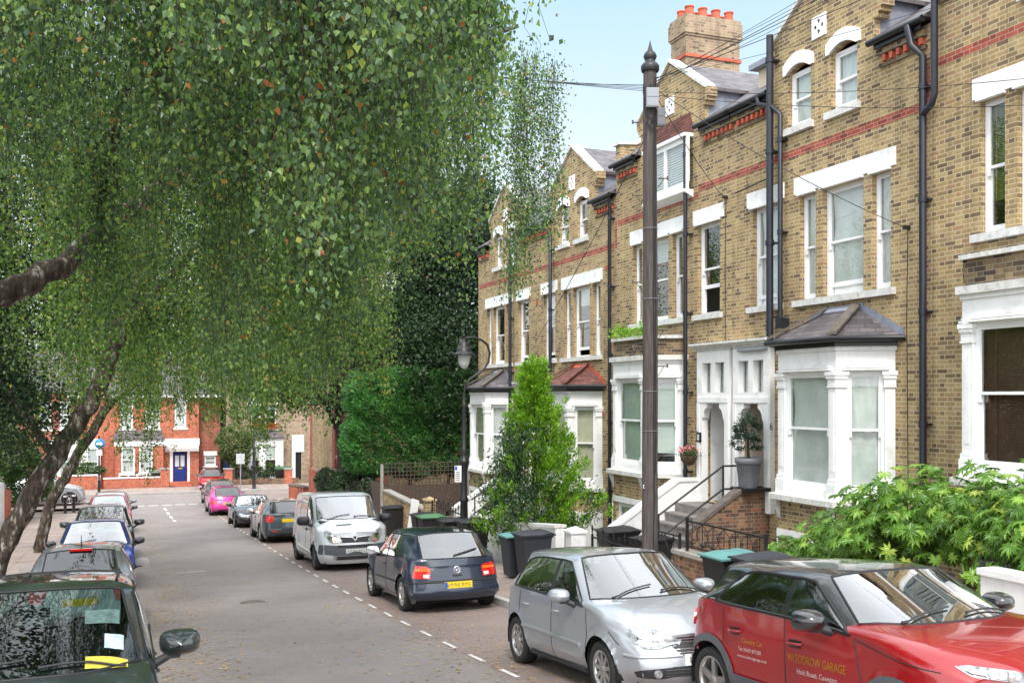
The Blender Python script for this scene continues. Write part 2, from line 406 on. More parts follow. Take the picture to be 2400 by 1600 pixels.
KR, KL = 6.5, -2.15     # kerb faces
mb = MB(); mb.grid([[(x, y, gz(y)-.16) for x in (-300, -60, 0, 60, 300)] for y in (-60, -30, 0, 8, 12, 18, 27, 36, 46, 56, 61, 66, 80, 140, 700)]); mb.build('ground', M['earth'], kind='structure')
strip('road', KL-.02, KR+.02, -12, 62, 0, M['asphalt'], 6, 1)
mb = MB(); mb.grid([[(x, y, gz(y)-.004) for x in (-60, -20, 0, 20, 60)] for y in (62, 64, 66, 69.2)]); mb.build('cross_road', M['asphalt'], kind='structure')
def pave(name, x0, x1, y0, y1, kerbx):
    s = 1 if kerbx == x0 else -1
    strip(name, x0+(.15 if s > 0 else 0), x1-(.15 if s < 0 else 0), y0, y1, .12, M['slab'], 3, 1)
    ys = np.arange(y0, y1+.01, .915); mb = MB()
    for i in range(len(ys)-1):
        a, c = ys[i]+.004, ys[i+1]-.004; xa, xb = (kerbx, kerbx+.15*s)
        xa, xb = min(xa, xb), max(xa, xb)
        vs = [(x, y, gz(y)+dz) for y in (a, c) for x in (xa, xb) for dz in (-.1, .125)]
        mb.add(vs, [(0,1,3,2),(4,6,7,5),(1,5,7,3),(0,4,5,1),(2,3,7,6)])
    mb.build('kerb', M['kerb'], kind='structure')
pave('pavement', KR, 8.9, -10, 59, KR)
pave('pavement', -5.4, KL, -10, 57, KL)
mb = MB(); mb.box(-60, 60, 69.2, 69.4, gz(69)-.1, gz(69)+.125); mb.build('kerb', M['kerb'], kind='structure')
mb = MB(); mb.box(-60, 60, 69.4, 73.2, gz(69)-.12, gz(69)+.12); mb.build('pavement', M['slab'], kind='structure')
mb = MB(); mb.box(-60, -5.4, 57, 59.2, gz(58)-.2, gz(58)+.12); mb.box(8.9, 60, 59.2, 60.5, gz(58)-.2, gz(58)+.08); mb.build('pavement', M['slab'], kind='structure')
# painted markings: one object each
def mark(pts, lab, grp):
    mb = MB(); mb.add([(x, y, gz(y)+.006) for x, y in pts], [tuple(range(len(pts)))]); return mb.build('road_marking', M['roadpaint'], label=lab, cat='road marking', group=grp)
g1 = 'short dashes edging the parking bays'
y = 5.0
while y < 56:
    if y < 56: mark([(4.33, y), (4.39, y), (4.39, y+.6), (4.33, y+.6)], 'short white dash edging the bays on the right side of the road', 'dashes edging the right parking bays')
    y += 1.22 if y < 30 else 1.3
y = 8.0
while y < 50:
    mark([(.11, y), (.17, y), (.17, y+.6), (.11, y+.6)], 'short white dash edging the bays on the left side of the road', 'dashes edging the left parking bays'); y += 1.22
for k in range(4): mark([(2.05-.05*k, 50+2.7*k), (2.17-.05*k, 50+2.7*k), (2.14-.05*k, 51.6+2.7*k), (2.02-.05*k, 51.6+2.7*k)], 'white centre dash leading up to the junction', 'centre line dashes before the junction')
for k in range(11): mark([(-1.9+.75*k, 61.6), (-1.35+.75*k, 61.6), (-1.35+.75*k, 61.9), (-1.9+.75*k, 61.9)], 'white give way dash across the mouth of the junction', 'give way dashes at the junction')
mark([(1.2, 27.5), (1.9, 27.5), (1.9, 27.58), (1.2, 27.58)], 'faint white bar alone in the middle of the road', None)
# manhole
mb = MB(); mb.lathe([(.001,.008),(.24,.008),(.26,.0)], (2.35, 20.6, gz(20.6)), 20); mb.build('manhole_cover', M['concrete_dark'], label='small dark iron cover set in the road surface', cat='manhole cover')
# fallen leaves
M['litter'] = None
b = NB('dry_leaves'); gi = b.n('ShaderNodeNewGeometry').outputs['Random Per Island']
M['litter'] = b.out(b.pbr(b.ramp(gi, [(0,(.20,.09,.03)),(.4,(.42,.24,.07)),(.7,(.5,.36,.12)),(1,(.12,.06,.03))]), .8))
def litter(n, fx, name='fallen_leaves'):
    V = []; F = []
    for i in range(n):
        x, y = fx(); a = random.random()*6.3; r = random.uniform(.014, .036); z = gz(y)+.008
        o = len(V)
        for k, (du, dv) in enumerate(((-1, 0), (0, -.6), (1, 0), (0, .6))):
            V.append((x+r*(du*math.cos(a)-dv*math.sin(a)), y+r*(du*math.sin(a)+dv*math.cos(a)), z+random.random()*.008+(.12 if (x > KR or x < KL) else 0)))
        F.append((o, o+1, o+2, o+3))
    numesh(name, np.array(V), np.array(F), M['litter'], kind='stuff', label='small dry brown leaves scattered over the road and pavement', cat='fallen leaves')
def lx():
    y = 8+46*random.random()**1.6; t = random.random()
    x = random.gauss(.75, .45) if t < .42 else (random.gauss(4.5, .5) if t < .6 else (random.uniform(.2, 6.4) if t < .93 else random.uniform(6.7, 8.8)))
    return max(-2.9, x), y
litter(7500, lx)
# ------------------------------------------------------------------ terrace of stock brick houses on the right
XF = 12.2
def px2(x, y, X):          # picture measurement -> (Y, Z) on the plane X
    m = (x-1200)/2333.; Y = X*(CP-m*SP)/(m*CP+SP); d = Y*CP+X*SP
    return Y, (930-y)/2333.*d

def sash(par, F, w, h, blind=None, open_=0., rail=.5, fw=.055, bars=0, split=None, deep=.10):
    """sash window in a local frame F: x along the wall, y outward, z up; origin bottom left of the opening on the wall face"""
    mb = MB(F); y0 = -deep-.06; y1 = -deep
    mb.box(0, fw, y0-.05, y1, 0, h); mb.box(w-fw, w, y0-.05, y1, 0, h); mb.box(fw, w-fw, y0-.05, y1, h-fw, h); mb.box(fw, w-fw, y0-.05, y1+.02, 0, .045)
    hr = h*rail; s = .038
    # upper sash in front, lower sash behind
    ya, yb = y1-.045, y1-.012
    mb.box(fw, fw+s, ya, yb, hr, h-fw); mb.box(w-fw-s, w-fw, ya, yb, hr, h-fw); mb.box(fw+s, w-fw-s, ya, yb, h-fw-s, h-fw); mb.box(fw, w-fw, ya-.002, yb+.004, hr-.02, hr+.025)
    zl = .045+open_; yc, yd = y1-.085, y1-.05
    mb.box(fw, fw+s, yc, yd, zl, hr+.02); mb.box(w-fw-s, w-fw, yc, yd, zl, hr+.02); mb.box(fw+s, w-fw-s, yc, yd, zl, zl+.085); mb.box(fw+s, w-fw-s, yc, yd, hr-.02+.0, hr+.018)
    for side in (fw+.002, w-fw-s-.002): mb.box(side, side+s, y1-.05, y1+.012, hr-.13, hr-.022)   # sash horns
    if bars: mb.box(w/2-.012, w/2+.012, ya+.005, yb-.004, hr+.02, h-fw-s); 
    win = mb.build('window', M['white_clean'], par)
    g = MB(F); g.quad((fw+s, ya+.016, hr+.02), (w-fw-s, ya+.016, hr+.02), (w-fw-s, ya+.016, h-fw-s), (fw+s, ya+.016, h-fw-s))
    g.quad((fw+s, yc+.016, zl+.08), (w-fw-s, yc+.016, zl+.08), (w-fw-s, yc+.016, hr), (fw+s, yc+.016, hr))
    g.build('glass_pane', M['glass'], win, gap=.05)
    if blind:
        kind, cov = blind; c = MB(F); yb_ = y1-.115; ztop = h-fw; zbot = ztop-(h-.1)*cov
        if kind in ('slat_mint', 'slat_wood', 'slat_green'):
            pitch = .055 if kind == 'slat_mint' else .035
            z = ztop
            while z > zbot:
                c.quad((fw, yb_+.012, z-1.05*pitch), (w-fw, yb_+.012, z-1.05*pitch), (w-fw, yb_-.012, z), (fw, yb_-.012, z)); z -= pitch
            for q in (.2, .8): c.box(fw+q*(w-2*fw)-.012, fw+q*(w-2*fw)+.012, yb_+.013, yb_+.016, zbot, ztop)
            mt = {'slat_mint': M['blind_mint'], 'slat_wood': M['blind_wood'], 'slat_green': M['blind_green']}[kind]; nm = 'blind'
            # the slatted blind also has a far side
        else:
            n = 40; G = []
            for j in range(13):
                zz = zbot+(ztop-zbot)*j/12; row = []
                for i in range(n+1):
                    x = fw+(w-2*fw)*i/n
                    if kind == 'swag': dy = .03*math.sin(9*i/n+4*(j/12-.5)**2*3)+.012*math.sin(31*i/n)
                    elif kind == 'plastic': dy = .014*math.sin(13*i/n+7*j/12)+.012*math.sin(5*i/n-11*j/12)
                    elif kind == 'vert': dy = .02*(abs(((i*12/n) % 1)-.5))
                    else: dy = .012*math.sin(40*i/n)+.01*math.sin(17*i/n)
                    row.append((x, yb_+dy, zz))
                G.append(row)
            c.grid(G); mt = M['curtain_cream'] if kind in ('swag', 'vert') else (M['plastic'] if kind == 'plastic' else M['curtain']); nm = 'curtain'
        c.build(nm, mt, win, keep=True)
    return win

def hood(mb, u0, u1, z, th=.05, proj=.06, arch=0):
    """moulded white hood under a lintel in the frame of mb"""
    n = 12 if arch else 1
    for k, (q, dz, pr) in enumerate(((0, 0, proj), (.05, .045, proj*.65), (.09, .085, proj*.35))):
        a, c = u0+q, u1-q
        for i in range(n):
            ua, ub = a+(c-a)*i/n, a+(c-a)*(i+1)/n
            za = z+dz+arch*(1-(2*i/n-1)**2) if arch else z+dz; zb = z+dz+arch*(1-(2*(i+1)/n-1)**2) if arch else z+dz
            mb.prism([(ua, .002+.001*k, za), (ub, .002+.001*k, zb), (ub, .002+.001*k, zb+.035), (ua, .002+.001*k, za+.035)], (0, pr, 0))

def arcpts(u0, u1, zs, rise, n=10):
    return [(u0+(u1-u0)*i/n, zs+rise*(1-(2*i/n-1)**2)) for i in range(n+1)]

def canted_bay(par, Yc, dz, roof, blinds, zg, open_front=0, bars=0):
    hw, hf, Xb = 1.36, .82, 11.4
    P = [(XF, Yc+hw), (Xb, Yc+hf), (Xb, Yc-hf), (XF, Yc-hw)]
    bay = MB(); Z = lambda z: z+dz
    def ring(off):   # plan outline pushed outward
        o = []
        Ld = Vector((P[1][0]-P[0][0], P[1][1]-P[0][1])).normalized(); k = off/Ld.x if False else 0
        n1 = Vector((-abs(P[0][1]-P[1][1]), (P[0][0]-P[1][0]))).normalized()   # outward normal of far cheek
        cx = off*math.tan(0.5*math.acos(max(-1, min(1, n1.x*-1))))
        return [(XF, P[0][1]+off/n1.y), (Xb-off, P[1][1]+cx), (Xb-off, P[2][1]-cx), (XF, P[3][1]-off/n1.y)]
    def slab(mb, off, z0, z1, mi=None, inner=0):
        pts = ring(off); mb.prism([(x, y, Z(z0)) for x, y in pts], (0, 0, z1-z0), mi)
    slab(bay, 0, .44, .87); slab(bay, .012, .60, .66) if False else None
    slab(bay, .03, .80, .872)
    slab(bay, -.02, -1.80, -1.66)
    faces = [(P[0], P[1]), (P[1], P[2]), (P[2], P[3])]
    b_ = bay.build('bay_frieze', M['white'], par)
    sl = MB(); slab(sl, .16, -1.90, -1.80); 
    for yy in (Yc+hf-.05, Yc-hf+.05):
        sl.prism([(Xb-.14, yy-.05, Z(-1.905)), (Xb-.02, yy-.05, Z(-1.905)), (Xb-.02, yy-.05, Z(-2.25)), (Xb-.06, yy-.05, Z(-2.12))], (0, .1, 0))
    sl.build('bay_sill', M['white_grey'], par)
    # brick base
    bb = MB(); z0 = zg-dz-.3
    for i, (a, c) in enumerate(faces):
        a3 = Vector((*a, 0)); c3 = Vector((*c, 0)); L = (c3-a3).length; u = (c3-a3)/L; n = Vector((0, 0, 1)).cross(u); n = -n if n.x > 0 else n
        F = frame((a[0], a[1], 0), u, n)
        fn = lambda p, q, d, F=F: tuple(F @ Vector((p, -d, q)))
        hole = [(.18, Z(-3.35)), (L-.18, Z(-3.35)), (L-.18, Z(-2.62)), (.18, Z(-2.62))]
        bb.sheet([(0, Z(z0)), (L, Z(z0)), (L, Z(-1.9)), (0, Z(-1.9))], [hole] if L > 1.2 else [], fn, .12)
    bb.build('bay_base', M['brick'], par)
    # white stucco band and basement window
    wb = MB()
    for off, za, zb in ((.025, z0, -3.42), (.025, -2.60, -2.46)):
        pts = ring(off); inn = ring(-.05)
        for i in range(3):
            q = [pts[i], pts[i+1], inn[i+1], inn[i]]
            wb.prism([(x, y, Z(za)) for x, y in q], (0, 0, zb-za))
    for i in (0, 2):
        a, c = faces[i]; q = [ring(.022)[i], ring(.022)[i+1], ring(-.05)[i+1], ring(-.05)[i]]
        wb.prism([(x, y, Z(-3.42)) for x, y in q], (0, 0, .82))
    wb.build('bay_plinth', M['white'], par, keep=True)
    F = frame((Xb, Yc+hf-.18, Z(-3.35)), (0, -1, 0), (-1, 0, 0)); sash(par, F, 1.28, .73, ('net', 1), deep=.06)
    # three faces with pilasters, capitals and windows
    pil = MB()
    for i, (a, c) in enumerate(faces):
        a3 = Vector((*a, 0)); c3 = Vector((*c, 0)); L = (c3-a3).length; u = (c3-a3)/L; n = Vector((0, 0, 1)).cross(u); n = -n if n.x > 0 else n
        F = frame((a[0], a[1], Z(0)), u, n); pil.M = F; pw = .19 if i == 1 else .17; e = .004*(i == 1)
        for s_, u0, u1 in ((0, 0, pw), (1, L-pw, L)):
            pil.box(u0, u1, -.16, e, -1.66, .44)
            ex0, ex1 = (.03 if not (i == 0 and s_ == 0) else 0, .03 if not (i == 2 and s_ == 1) else 0)
            pil.box(u0-.03+e, u1+.03-e, -.10, .04+e, -1.80+.0, -1.52); pil.box(u0-.018+e, u1+.018-e, -.10, .025+e, -1.52, -1.44)
            pil.box(u0-.045+e, u1+.045-e, -.12, .055+e, .375, .44); pil.box(u0-.028+e, u1+.028-e, -.12, .035+e, .31, .375); pil.box(u0-.012+e, u1+.012-e, -.12, .018+e, .20, .31); pil.box(u0-.022+e, u1+.022-e, -.12, .028+e, .165, .195)
            k = int((u1-u0+.05)/.028)
            for j in range(k): pil.box(u0-.02+j*.028, u0-.006+j*.028, .03, .047+e, .325, .36)
            pil.box(u0+.05, u1-.05, .001, .008+e, -1.3, .05)
        hood(pil, pw-.07, L-pw+.07, .46, proj=.07)
        pil.M = F
        win_z0, win_z1 = -1.66, .44
        bl, op = blinds[i]
        Fw = frame(tuple(F @ Vector((pw, 0, win_z0))), u, n)
        sash(par, Fw, L-2*pw, win_z1-win_z0, bl, op, rail=.52, bars=bars and i == 1, deep=.05)
    pil.M = None
    pil.build('bay_pilaster', M['white'], par, keep=True)
    ins = MB()
    for i, (a, c) in enumerate(faces): pass
    rf = MB()
    if roof == 'flat':
        bw = MB(); slab(bw, -.01, .99, 1.38); bw.build('parapet', M['brick_dark'], par)
        cp = MB(); slab(cp, .09, .872, .99); slab(cp, .05, 1.38, 1.45); cp.build('bay_cornice', M['white_grey'], par)
        rf.prism([(x, y, Z(1.45)) for x, y in ring(-.15)], (0, 0, .02)); rf.build('roof', M['lead'], par)
    else:
        e = ring(.17); zt = 1.60; ze = 1.04; r0, r1 = (XF, Yc+.42, Z(zt)), (XF, Yc-.42, Z(zt))
        E3 = [(x, y, Z(ze)) for x, y in e]; lo = [(x, y, Z(ze)-.03) for x, y in e]
        rf.add([*E3, r0, r1, *lo], [(1,2,5,4),(0,1,4),(2,3,5),(6,7,1,0),(7,8,2,1),(8,9,3,2),(9,8,7,6)])
        ro = rf.build('roof', M['slate' if roof == 'slate' else 'tile_red'], par)
        hp = MB(); mt = M['concrete_dark'] if roof == 'slate' else M['tile_red']
        for p, q in ((E3[1], r0), (E3[2], r1)):
            p = Vector(p)+Vector((0, 0, .03)); q = Vector(q)+Vector((-.03, 0, .03)); d_ = (q-p).normalized(); sd_ = d_.cross(Vector((0, 0, 1))).normalized()*.085
            hp.prism([p-sd_, p+sd_, p+sd_+Vector((0, 0, .05)), p-sd_+Vector((0, 0, .05))], q-p)
        hp.build('hip_ridge', mt, ro)
        fl = MB()
        for i, (p, q) in enumerate(((E3[0], r0), (E3[3], r1))):
            p, q = Vector(p), Vector(q); k = 7
            for j in range(k):
                a = p.lerp(q, j/k); c = p.lerp(q, (j+1)/k)
                fl.prism([(XF-.02, a.y, a.z-.01), (XF-.02, c.y, a.z+.02), (XF-.02, c.y, c.z+.10), (XF-.02, a.y, c.z+.07)], (.015, 0, 0))
        fl.prism([(XF-.10, Yc+.42, Z(zt)-.03), (XF-.10, Yc-.42, Z(zt)-.03), (XF-.01, Yc-.42, Z(zt)+.07), (XF-.01, Yc+.42, Z(zt)+.07)], (0, 0, -.02))
        fl.build('flashing', M['lead'] if roof == 'slate' else M['terracotta'], ro)
        fa = MB(); slab(fa, .06, .872, 1.0); pts = ring(.19)
        fa.tube([(x, y, Z(1.0)) for x, y in pts], .055, 8); fa.build('gutter', M['black'], par)

def downpipe(par, Y, z0, z1, r=.05, X=12.08, joints=True, top=None):
    mb = MB(); pts = [(X, Y, z0), (X, Y, z1)]
    if top: pts += top
    mb.tube(pts, r, 12)
    z = z1-.5
    while z > z0+.3:
        mb.lathe([(r*1.25, -.05), (r*1.25, .05)], (X, Y, z), 12); mb.box(X, XF-.001, Y-.09, Y+.09, z-.02, z+.01); z -= 1.83
    return mb.build('drainpipe', M['pipe'], par)

def house(key, Yc, dz, sg, roof, blinds, wins, label, zg, wlo=0., boxwin=False, portal=True, doorcol='teal', group='terraced brick houses'):
    Yw = lambda w: Yc+sg*w
    par = thing('terraced_house', label, 'house', (XF+4, Yw(2.8), zg))
    par['group'] = group
    Z = lambda z: z+dz
    fn = lambda p, q, d: (XF+d, p, q)
    rect = lambda w0, w1, z0, z1: [(Yw(w0), Z(z0)), (Yw(w1), Z(z0)), (Yw(w1), Z(z1)), (Yw(w0), Z(z1))]
    AP = 8.0; EV = 6.1
    out = [(Yw(0), zg-.4), (Yw(5.62), zg-.4), (Yw(5.62), Z(EV)), (Yw(4.25), Z(EV)), (Yw(4.25), Z(7.07)), (Yw(2.78), Z(AP)), (Yw(1.3), Z(7.07)), (Yw(1.3), Z(EV)), (Yw(0), Z(EV))]
    singles = [(.62, 1.54, 1.87, 3.93)]
    trip = [(2.19, 2.66, 1.87, 3.9), (2.87, 3.98, 1.87, 3.9), (4.2, 4.66, 1.87, 3.9)]
    gab = [(1.81, 2.52, 5.28, 6.38), (3.11, 3.82, 5.28, 6.38)] if not boxwin else []
    holes = [rect(*q) for q in singles+trip]
    for q in gab: holes.append([(Yw(q[0]), Z(q[2])), (Yw(q[1]), Z(q[2]))]+[(Yw(u), z) for u, z in reversed([(a, Z(b_)) for a, b_ in arcpts(q[0], q[1], 6.36, .12, 8)])])
    if boxwin: holes.append(rect(1.95, 3.65, 4.95, 6.0))
    holes.append(rect(2.35, 4.45, -1.6, .45)); holes.append(rect(2.5, 4.3, -3.4, -2.6))
    if portal: holes.append(rect(.2, 1.25, -2.35, 0.9))
    wl = MB(); wl.sheet(out, holes, fn, .14)
    # party walls, back and dormer cheeks
    bk = 19.5; 
    wl.quad((XF, Yw(0), zg-.4), (bk, Yw(0), zg-.4), (bk, Yw(0), Z(6.1)), (XF, Yw(0), Z(EV)))
    wl.quad((XF, Yw(5.62), zg-.4), (bk, Yw(5.62), zg-.4), (bk, Yw(5.62), Z(6.1)), (XF, Yw(5.62), Z(EV)))
    wl.quad((bk, Yw(0), zg-.4), (bk, Yw(5.62), zg-.4), (bk, Yw(5.62), Z(6.1)), (bk, Yw(0), Z(6.1)))
    wl.build('wall', M['brick'], par)
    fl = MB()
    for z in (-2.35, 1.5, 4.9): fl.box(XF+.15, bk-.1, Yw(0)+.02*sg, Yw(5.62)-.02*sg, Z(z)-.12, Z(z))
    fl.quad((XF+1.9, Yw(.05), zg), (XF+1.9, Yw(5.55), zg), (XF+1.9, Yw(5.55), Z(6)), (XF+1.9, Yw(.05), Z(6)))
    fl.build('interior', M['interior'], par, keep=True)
    # red string course
    rb = MB()
    if not boxwin: rb.box(XF-.004, XF+.02, *sorted((Yw(wlo), Yw(5.5))), Z(4.70), Z(4.85))
    else: rb.box(XF-.004, XF+.02, *sorted((Yw(0), Yw(1.5))), Z(4.70), Z(4.85)); rb.box(XF-.004, XF+.02, *sorted((Yw(1.5), Yw(5.5))), Z(4.55), Z(4.70))
    rb.build('brick_band', M['brick_red'], par)
    # white lintels with moulded hoods
    lt = MB(); F = frame((XF, Yw(0), Z(0)), (0, sg, 0), (-1, 0, 0)); lt.M = F
    lt.box(2.04, 4.79, -.02, .035, 3.95, 4.27); 
    for (a, c) in ((2.19, 2.66), (2.87, 3.98), (4.2, 4.66)): hood(lt, a-.03, c+.03, 3.90, proj=.075)
    lt.box(.45, 1.70, -.02, .035, 3.96, 4.27); hood(lt, .57, 1.60, 3.91, proj=.075)
    for (a, c) in ((1.81, 2.52), (3.11, 3.82)):
        if boxwin: break
        top = arcpts(a-.12, c+.1, 6.56, .17, 12); bot = arcpts(a, c, 6.36, .12, 12)
        poly = [(a-.12, 6.36), *top, (c+.1, 6.36), *reversed(bot)]
        tri = geometry.tessellate_polygon([[Vector((p[0], p[1], 0)) for p in poly]])
        n = len(poly); lt.add([(p[0], .04, p[1]) for p in poly]+[(p[0], -.02, p[1]) for p in poly], [tuple(t) for t in tri]+[(i, (i+1) % n, n+(i+1) % n, n+i) for i in range(n)])
        hood(lt, a, c, 6.36, proj=.06, arch=.12)
    lt.build('lintel', M['white'], par)
    sl = MB(F)
    for a, c in ((2.04, 4.79), (.5, 1.66)): sl.box(a, c, -.12, .09, 1.75, 1.87)
    if not boxwin:
        for a, c in ((1.70, 2.62), (3.0, 3.92)): sl.box(a, c, -.12, .09, 5.15, 5.28)
    sl.build('window_sill', M['white_grey'], par)
    # windows
    def W_(q, bl, op, **k):
        u0, u1 = q[0], q[1]
        F_ = frame((XF, Yw(u0 if sg < 0 else u1), Z(q[2])), (0, -1, 0), (-1, 0, 0)); sash(par, F_, u1-u0, q[3]-q[2], bl, op, **k)
    for q, (bl, op) in zip(singles+trip+gab, wins): W_(q, bl, op, fw=.06 if q[1]-q[0] > .6 else .045)
    if boxwin:
        bx = MB(F); X0, X1 = 1.72, 3.75
        bx.prism([(X0, .002, 4.62), (X0, .24, 4.74), (X0, .24, 4.80), (X0, .002, 4.80)], (X1-X0, 0, 0)); bx.box(X0, X1, .12, .18, 4.80, 4.98); bx.box(X0, X1, 0, .25, 6.02, 6.10)
        for a in (X0, (X0+X1)/2-.04, X1-.08): bx.box(a, a+.08, .10, .18, 4.98, 6.02)
        for a in (X0+.001, X1-.061): bx.box(a, a+.06, .02, .28, 4.98, 6.02) if False else None
        bx.box(X0+.08, X1-.08, .11, .17, 5.9, 6.02)
        bw_ = bx.build('box_window', M['white_clean'], par)
        gl = MB(F); gl.quad((X0, .14, 4.98), (X1, .14, 4.98), (X1, .14, 5.95), (X0, .14, 5.95)); 
        for a in (X0+.01, X1-.01): gl.quad((a, .0, 4.98), (a, .12, 4.98), (a, .12, 6.02), (a, .0, 6.02))
        gl.build('glass_pane', M['glass'], bw_)
        bl_ = MB(F); z = 5.9
        while z > 5.0: bl_.quad((X0+.1, .08, z-.055), (X1-.1, .08, z-.055), (X1-.1, .06, z), (X0+.1, .06, z)); z -= .06
        bl_.build('blind', M['white_clean'], bw_)
        ap = MB(); ap.prism([(XF-.03, Yw(1.7), Z(6.13)), (XF-.03, Yw(3.8), Z(6.13)), (XF-.03, Yw(3.65), Z(6.6)), (XF-.03, Yw(1.85), Z(6.6))], (.028, 0, 0)); ap.build('tile_hanging', M['tile_red'], par)
    # quatrefoil vent
    v = MB(); yc_ = Yw(2.78); holes_ = [[(yc_+ox+.042*math.cos(a), Z(7.0)+oz+.042*math.sin(a)) for a in [2*math.pi*k/10 for k in range(10)]] for ox, oz in ((.1, 0), (-.1, 0), (0, .1), (0, -.1))]
    v.sheet([(yc_-.2, Z(6.79)), (yc_+.2, Z(6.79)), (yc_+.2, Z(7.21)), (yc_-.2, Z(7.21))], holes_, lambda p, q, d: (XF-.03+d, p, q), .028)
    vo = v.build('gable_vent', M['white'], par)
    vb = MB(); vb.box(XF-.0015, XF+.004, yc_-.17, yc_+.17, Z(6.83), Z(7.17)); vb.build('vent_backing', M['black'], vo)
    # eaves: dentil course, soffit, fascia and gutter
    de = MB(); ev = MB(); gt = MB()
    for a, c in ((0.02, 1.28), (4.42, 5.5)):
        ya, yb = sorted((Yw(a), Yw(c)))
        ev.box(XF-.05, XF+.02, ya, yb, Z(5.70), Z(5.76)); ev.box(XF-.10, XF+.02, ya, yb, Z(5.90), Z(6.0))
        k = int((yb-ya)/.17)
        for j in range(k): de.box(XF-.085, XF+.01, ya+.04+j*.17, ya+.115+j*.17, Z(5.775), Z(5.885))
        gt.box(XF-.16, XF-.12, ya, yb, Z(6.0), Z(6.12)); gt.tube([(XF-.2, ya-.1, Z(6.13)), (XF-.2, yb+.1, Z(6.13))], .062, 8)
    ev.build('eaves_course', M['brick_dark'], par); de.build('dentil', M['terracotta'], par); gt.build('gutter', M['black'], par)
    # roof: main slope and gable roof
    SL = .62; xr = XF+3.3; zr = EV+.08
    rf = MB(); T = .05
    def slope(y0, y1, x0=XF-.22, z0=None):
        z0 = Z(zr)-.22*SL+.12; n = (x0, z0)
        rf.prism([(x0, y0, z0), (xr, y0, z0+(xr-x0)*SL), (bk, y0, Z(6.1)), ], (0, y1-y0, 0), caps=True)
    y0, y1 = sorted((Yw(-.0), Yw(5.62)))
    for a, c_ in ((.006, 1.3), (4.25, 5.614)): q0, q1 = sorted((Yw(a), Yw(c_))); slope(q0, q1)
    q0, q1 = sorted((Yw(1.3), Yw(4.25))); zz = Z(zr)-.22*SL+.12; x0 = XF+.16
    rf.prism([(x0, q0, zz+.38*SL), (xr, q0, zz+(xr-XF+.22)*SL), (bk, q0, Z(6.1))], (0, q1-q0, 0))
    # gable roof running back to the main slope
    for s1, wA in ((1, 1.22), (-1, 4.33)):
        pts = [(XF+.22, Yw(2.78), Z(AP)+.06), (XF+.22, Yw(wA), Z(7.07)-.02), (XF+2.2, Yw(wA), Z(7.07)-.02), (xr+.2, Yw(2.78), Z(AP)+.06)]
        rf.prism(pts, (0, 0, -.08))
    ro = rf.build('roof', M['slate'], par)
    ck = MB()
    for wA in (1.32, 4.23): ck.prism([(XF+.14, Yw(wA), Z(6.1)), (XF+2.0, Yw(wA), Z(6.1)), (XF+2.0, Yw(wA), Z(7.05)), (XF+.14, Yw(wA), Z(7.05))], (0, .02, 0))
    ck.build('roof_cheek', M['lead'], ro)
    # gable coping and kneelers
    cp = MB()
    for s1, wA in ((1, 1.18), (-1, 4.37)):
        a = Vector((XF-.06, Yw(wA), Z(7.07)-.07)); c = Vector((XF-.06, Yw(2.78), Z(AP)+.06))
        cp.prism([a, c, c+Vector((0, 0, .08)), a+Vector((0, 0, .08))], (.30, 0, 0))
    cp.build('gable_coping', M['white_grey'], par)
    kn = MB()
    for wA, wB in ((1.3, 1.12), (4.25, 4.47)):
        for j in range(3): kn.box(XF-.002, XF+.26, *sorted((Yw(wA), Yw(wB-(wB-wA)*.28*j))), Z(6.9-.09*j-.09), Z(6.9-.09*j))
        kn.box(XF-.003, XF+.26, *sorted((Yw(wA), Yw(wB))), Z(6.9), Z(7.02))
    kn.build('kneeler', M['brick'], par)
    canted_bay(par, Yw(3.41), dz, roof, blinds, zg)
    if portal:
        pt = MB(); xp = XF-.12
        fn2 = lambda p, q, d: (xp+d, p, q)
        def arch():  # shouldered arch opening
            a, c = .27, 1.17; zt = -.14
            w_ = [(a, -2.36), (c, -2.36), (c, -.52), (c-.05, -.46), (c-.07, -.36), (c-.13, -.27), (c-.2, -.24), (c-.2, zt), (a+.2, zt), (a+.2, -.24), (a+.13, -.27), (a+.07, -.36), (a+.05, -.46), (a, -.52)]
            return [(Yw(u), Z(z)) for u, z in w_]
        pt.sheet([(Yw(.06), Z(-2.36)), (Yw(1.38), Z(-2.36)), (Yw(1.38), Z(1.05)), (Yw(.06), Z(1.05))],
                 [arch()]+[[(Yw(a), Z(.1)), (Yw(c), Z(.1)), (Yw(c), Z(.76)), (Yw(a), Z(.76))] for a, c in ((.27, .63), (.8, 1.16))], fn2, .16)
        pt.box(xp-.02, xp+.001, *sorted((Yw(.1), Yw(1.34))), Z(-.12), Z(0.0)) 
        for u in (.08, 1.26): pt.box(xp-.02, xp+.001, *sorted((Yw(u), Yw(u+.1))), Z(-2.36), Z(-.14))
        pt.build('porch_surround', M['white'], par)
        co = MB()
        ya, yb = sorted((Yw(0.0), Yw(1.5)))
        co.box(xp-.05, XF, ya, yb, Z(1.05), Z(1.10)); co.box(xp-.10, XF, ya, yb, Z(1.10), Z(1.15)); co.box(xp-.15, XF, ya, yb, Z(1.15), Z(1.2)); co.build('porch_cornice', M['white_grey'], par)
        pg = MB()
        for a, c in ((.27, .63), (.8, 1.16)): pg.quad((xp+.13, Yw(a), Z(.1)), (xp+.13, Yw(c), Z(.1)), (xp+.13, Yw(c), Z(.76)), (xp+.13, Yw(a), Z(.76)))
        g_ = pg.build('fanlight', M['glass'], par)
        pc = MB()
        for a, c in ((.27, .63), (.8, 1.16)): pc.quad((xp+.2, Yw(a), Z(.1)), (xp+.2, Yw(c), Z(.1)), (xp+.2, Yw(c), Z(.76)), (xp+.2, Yw(a), Z(.76)))
        pc.build('fanlight_backing', M['curtain'], g_)
        rc = MB()  # recess
        a, c = .24, 1.2
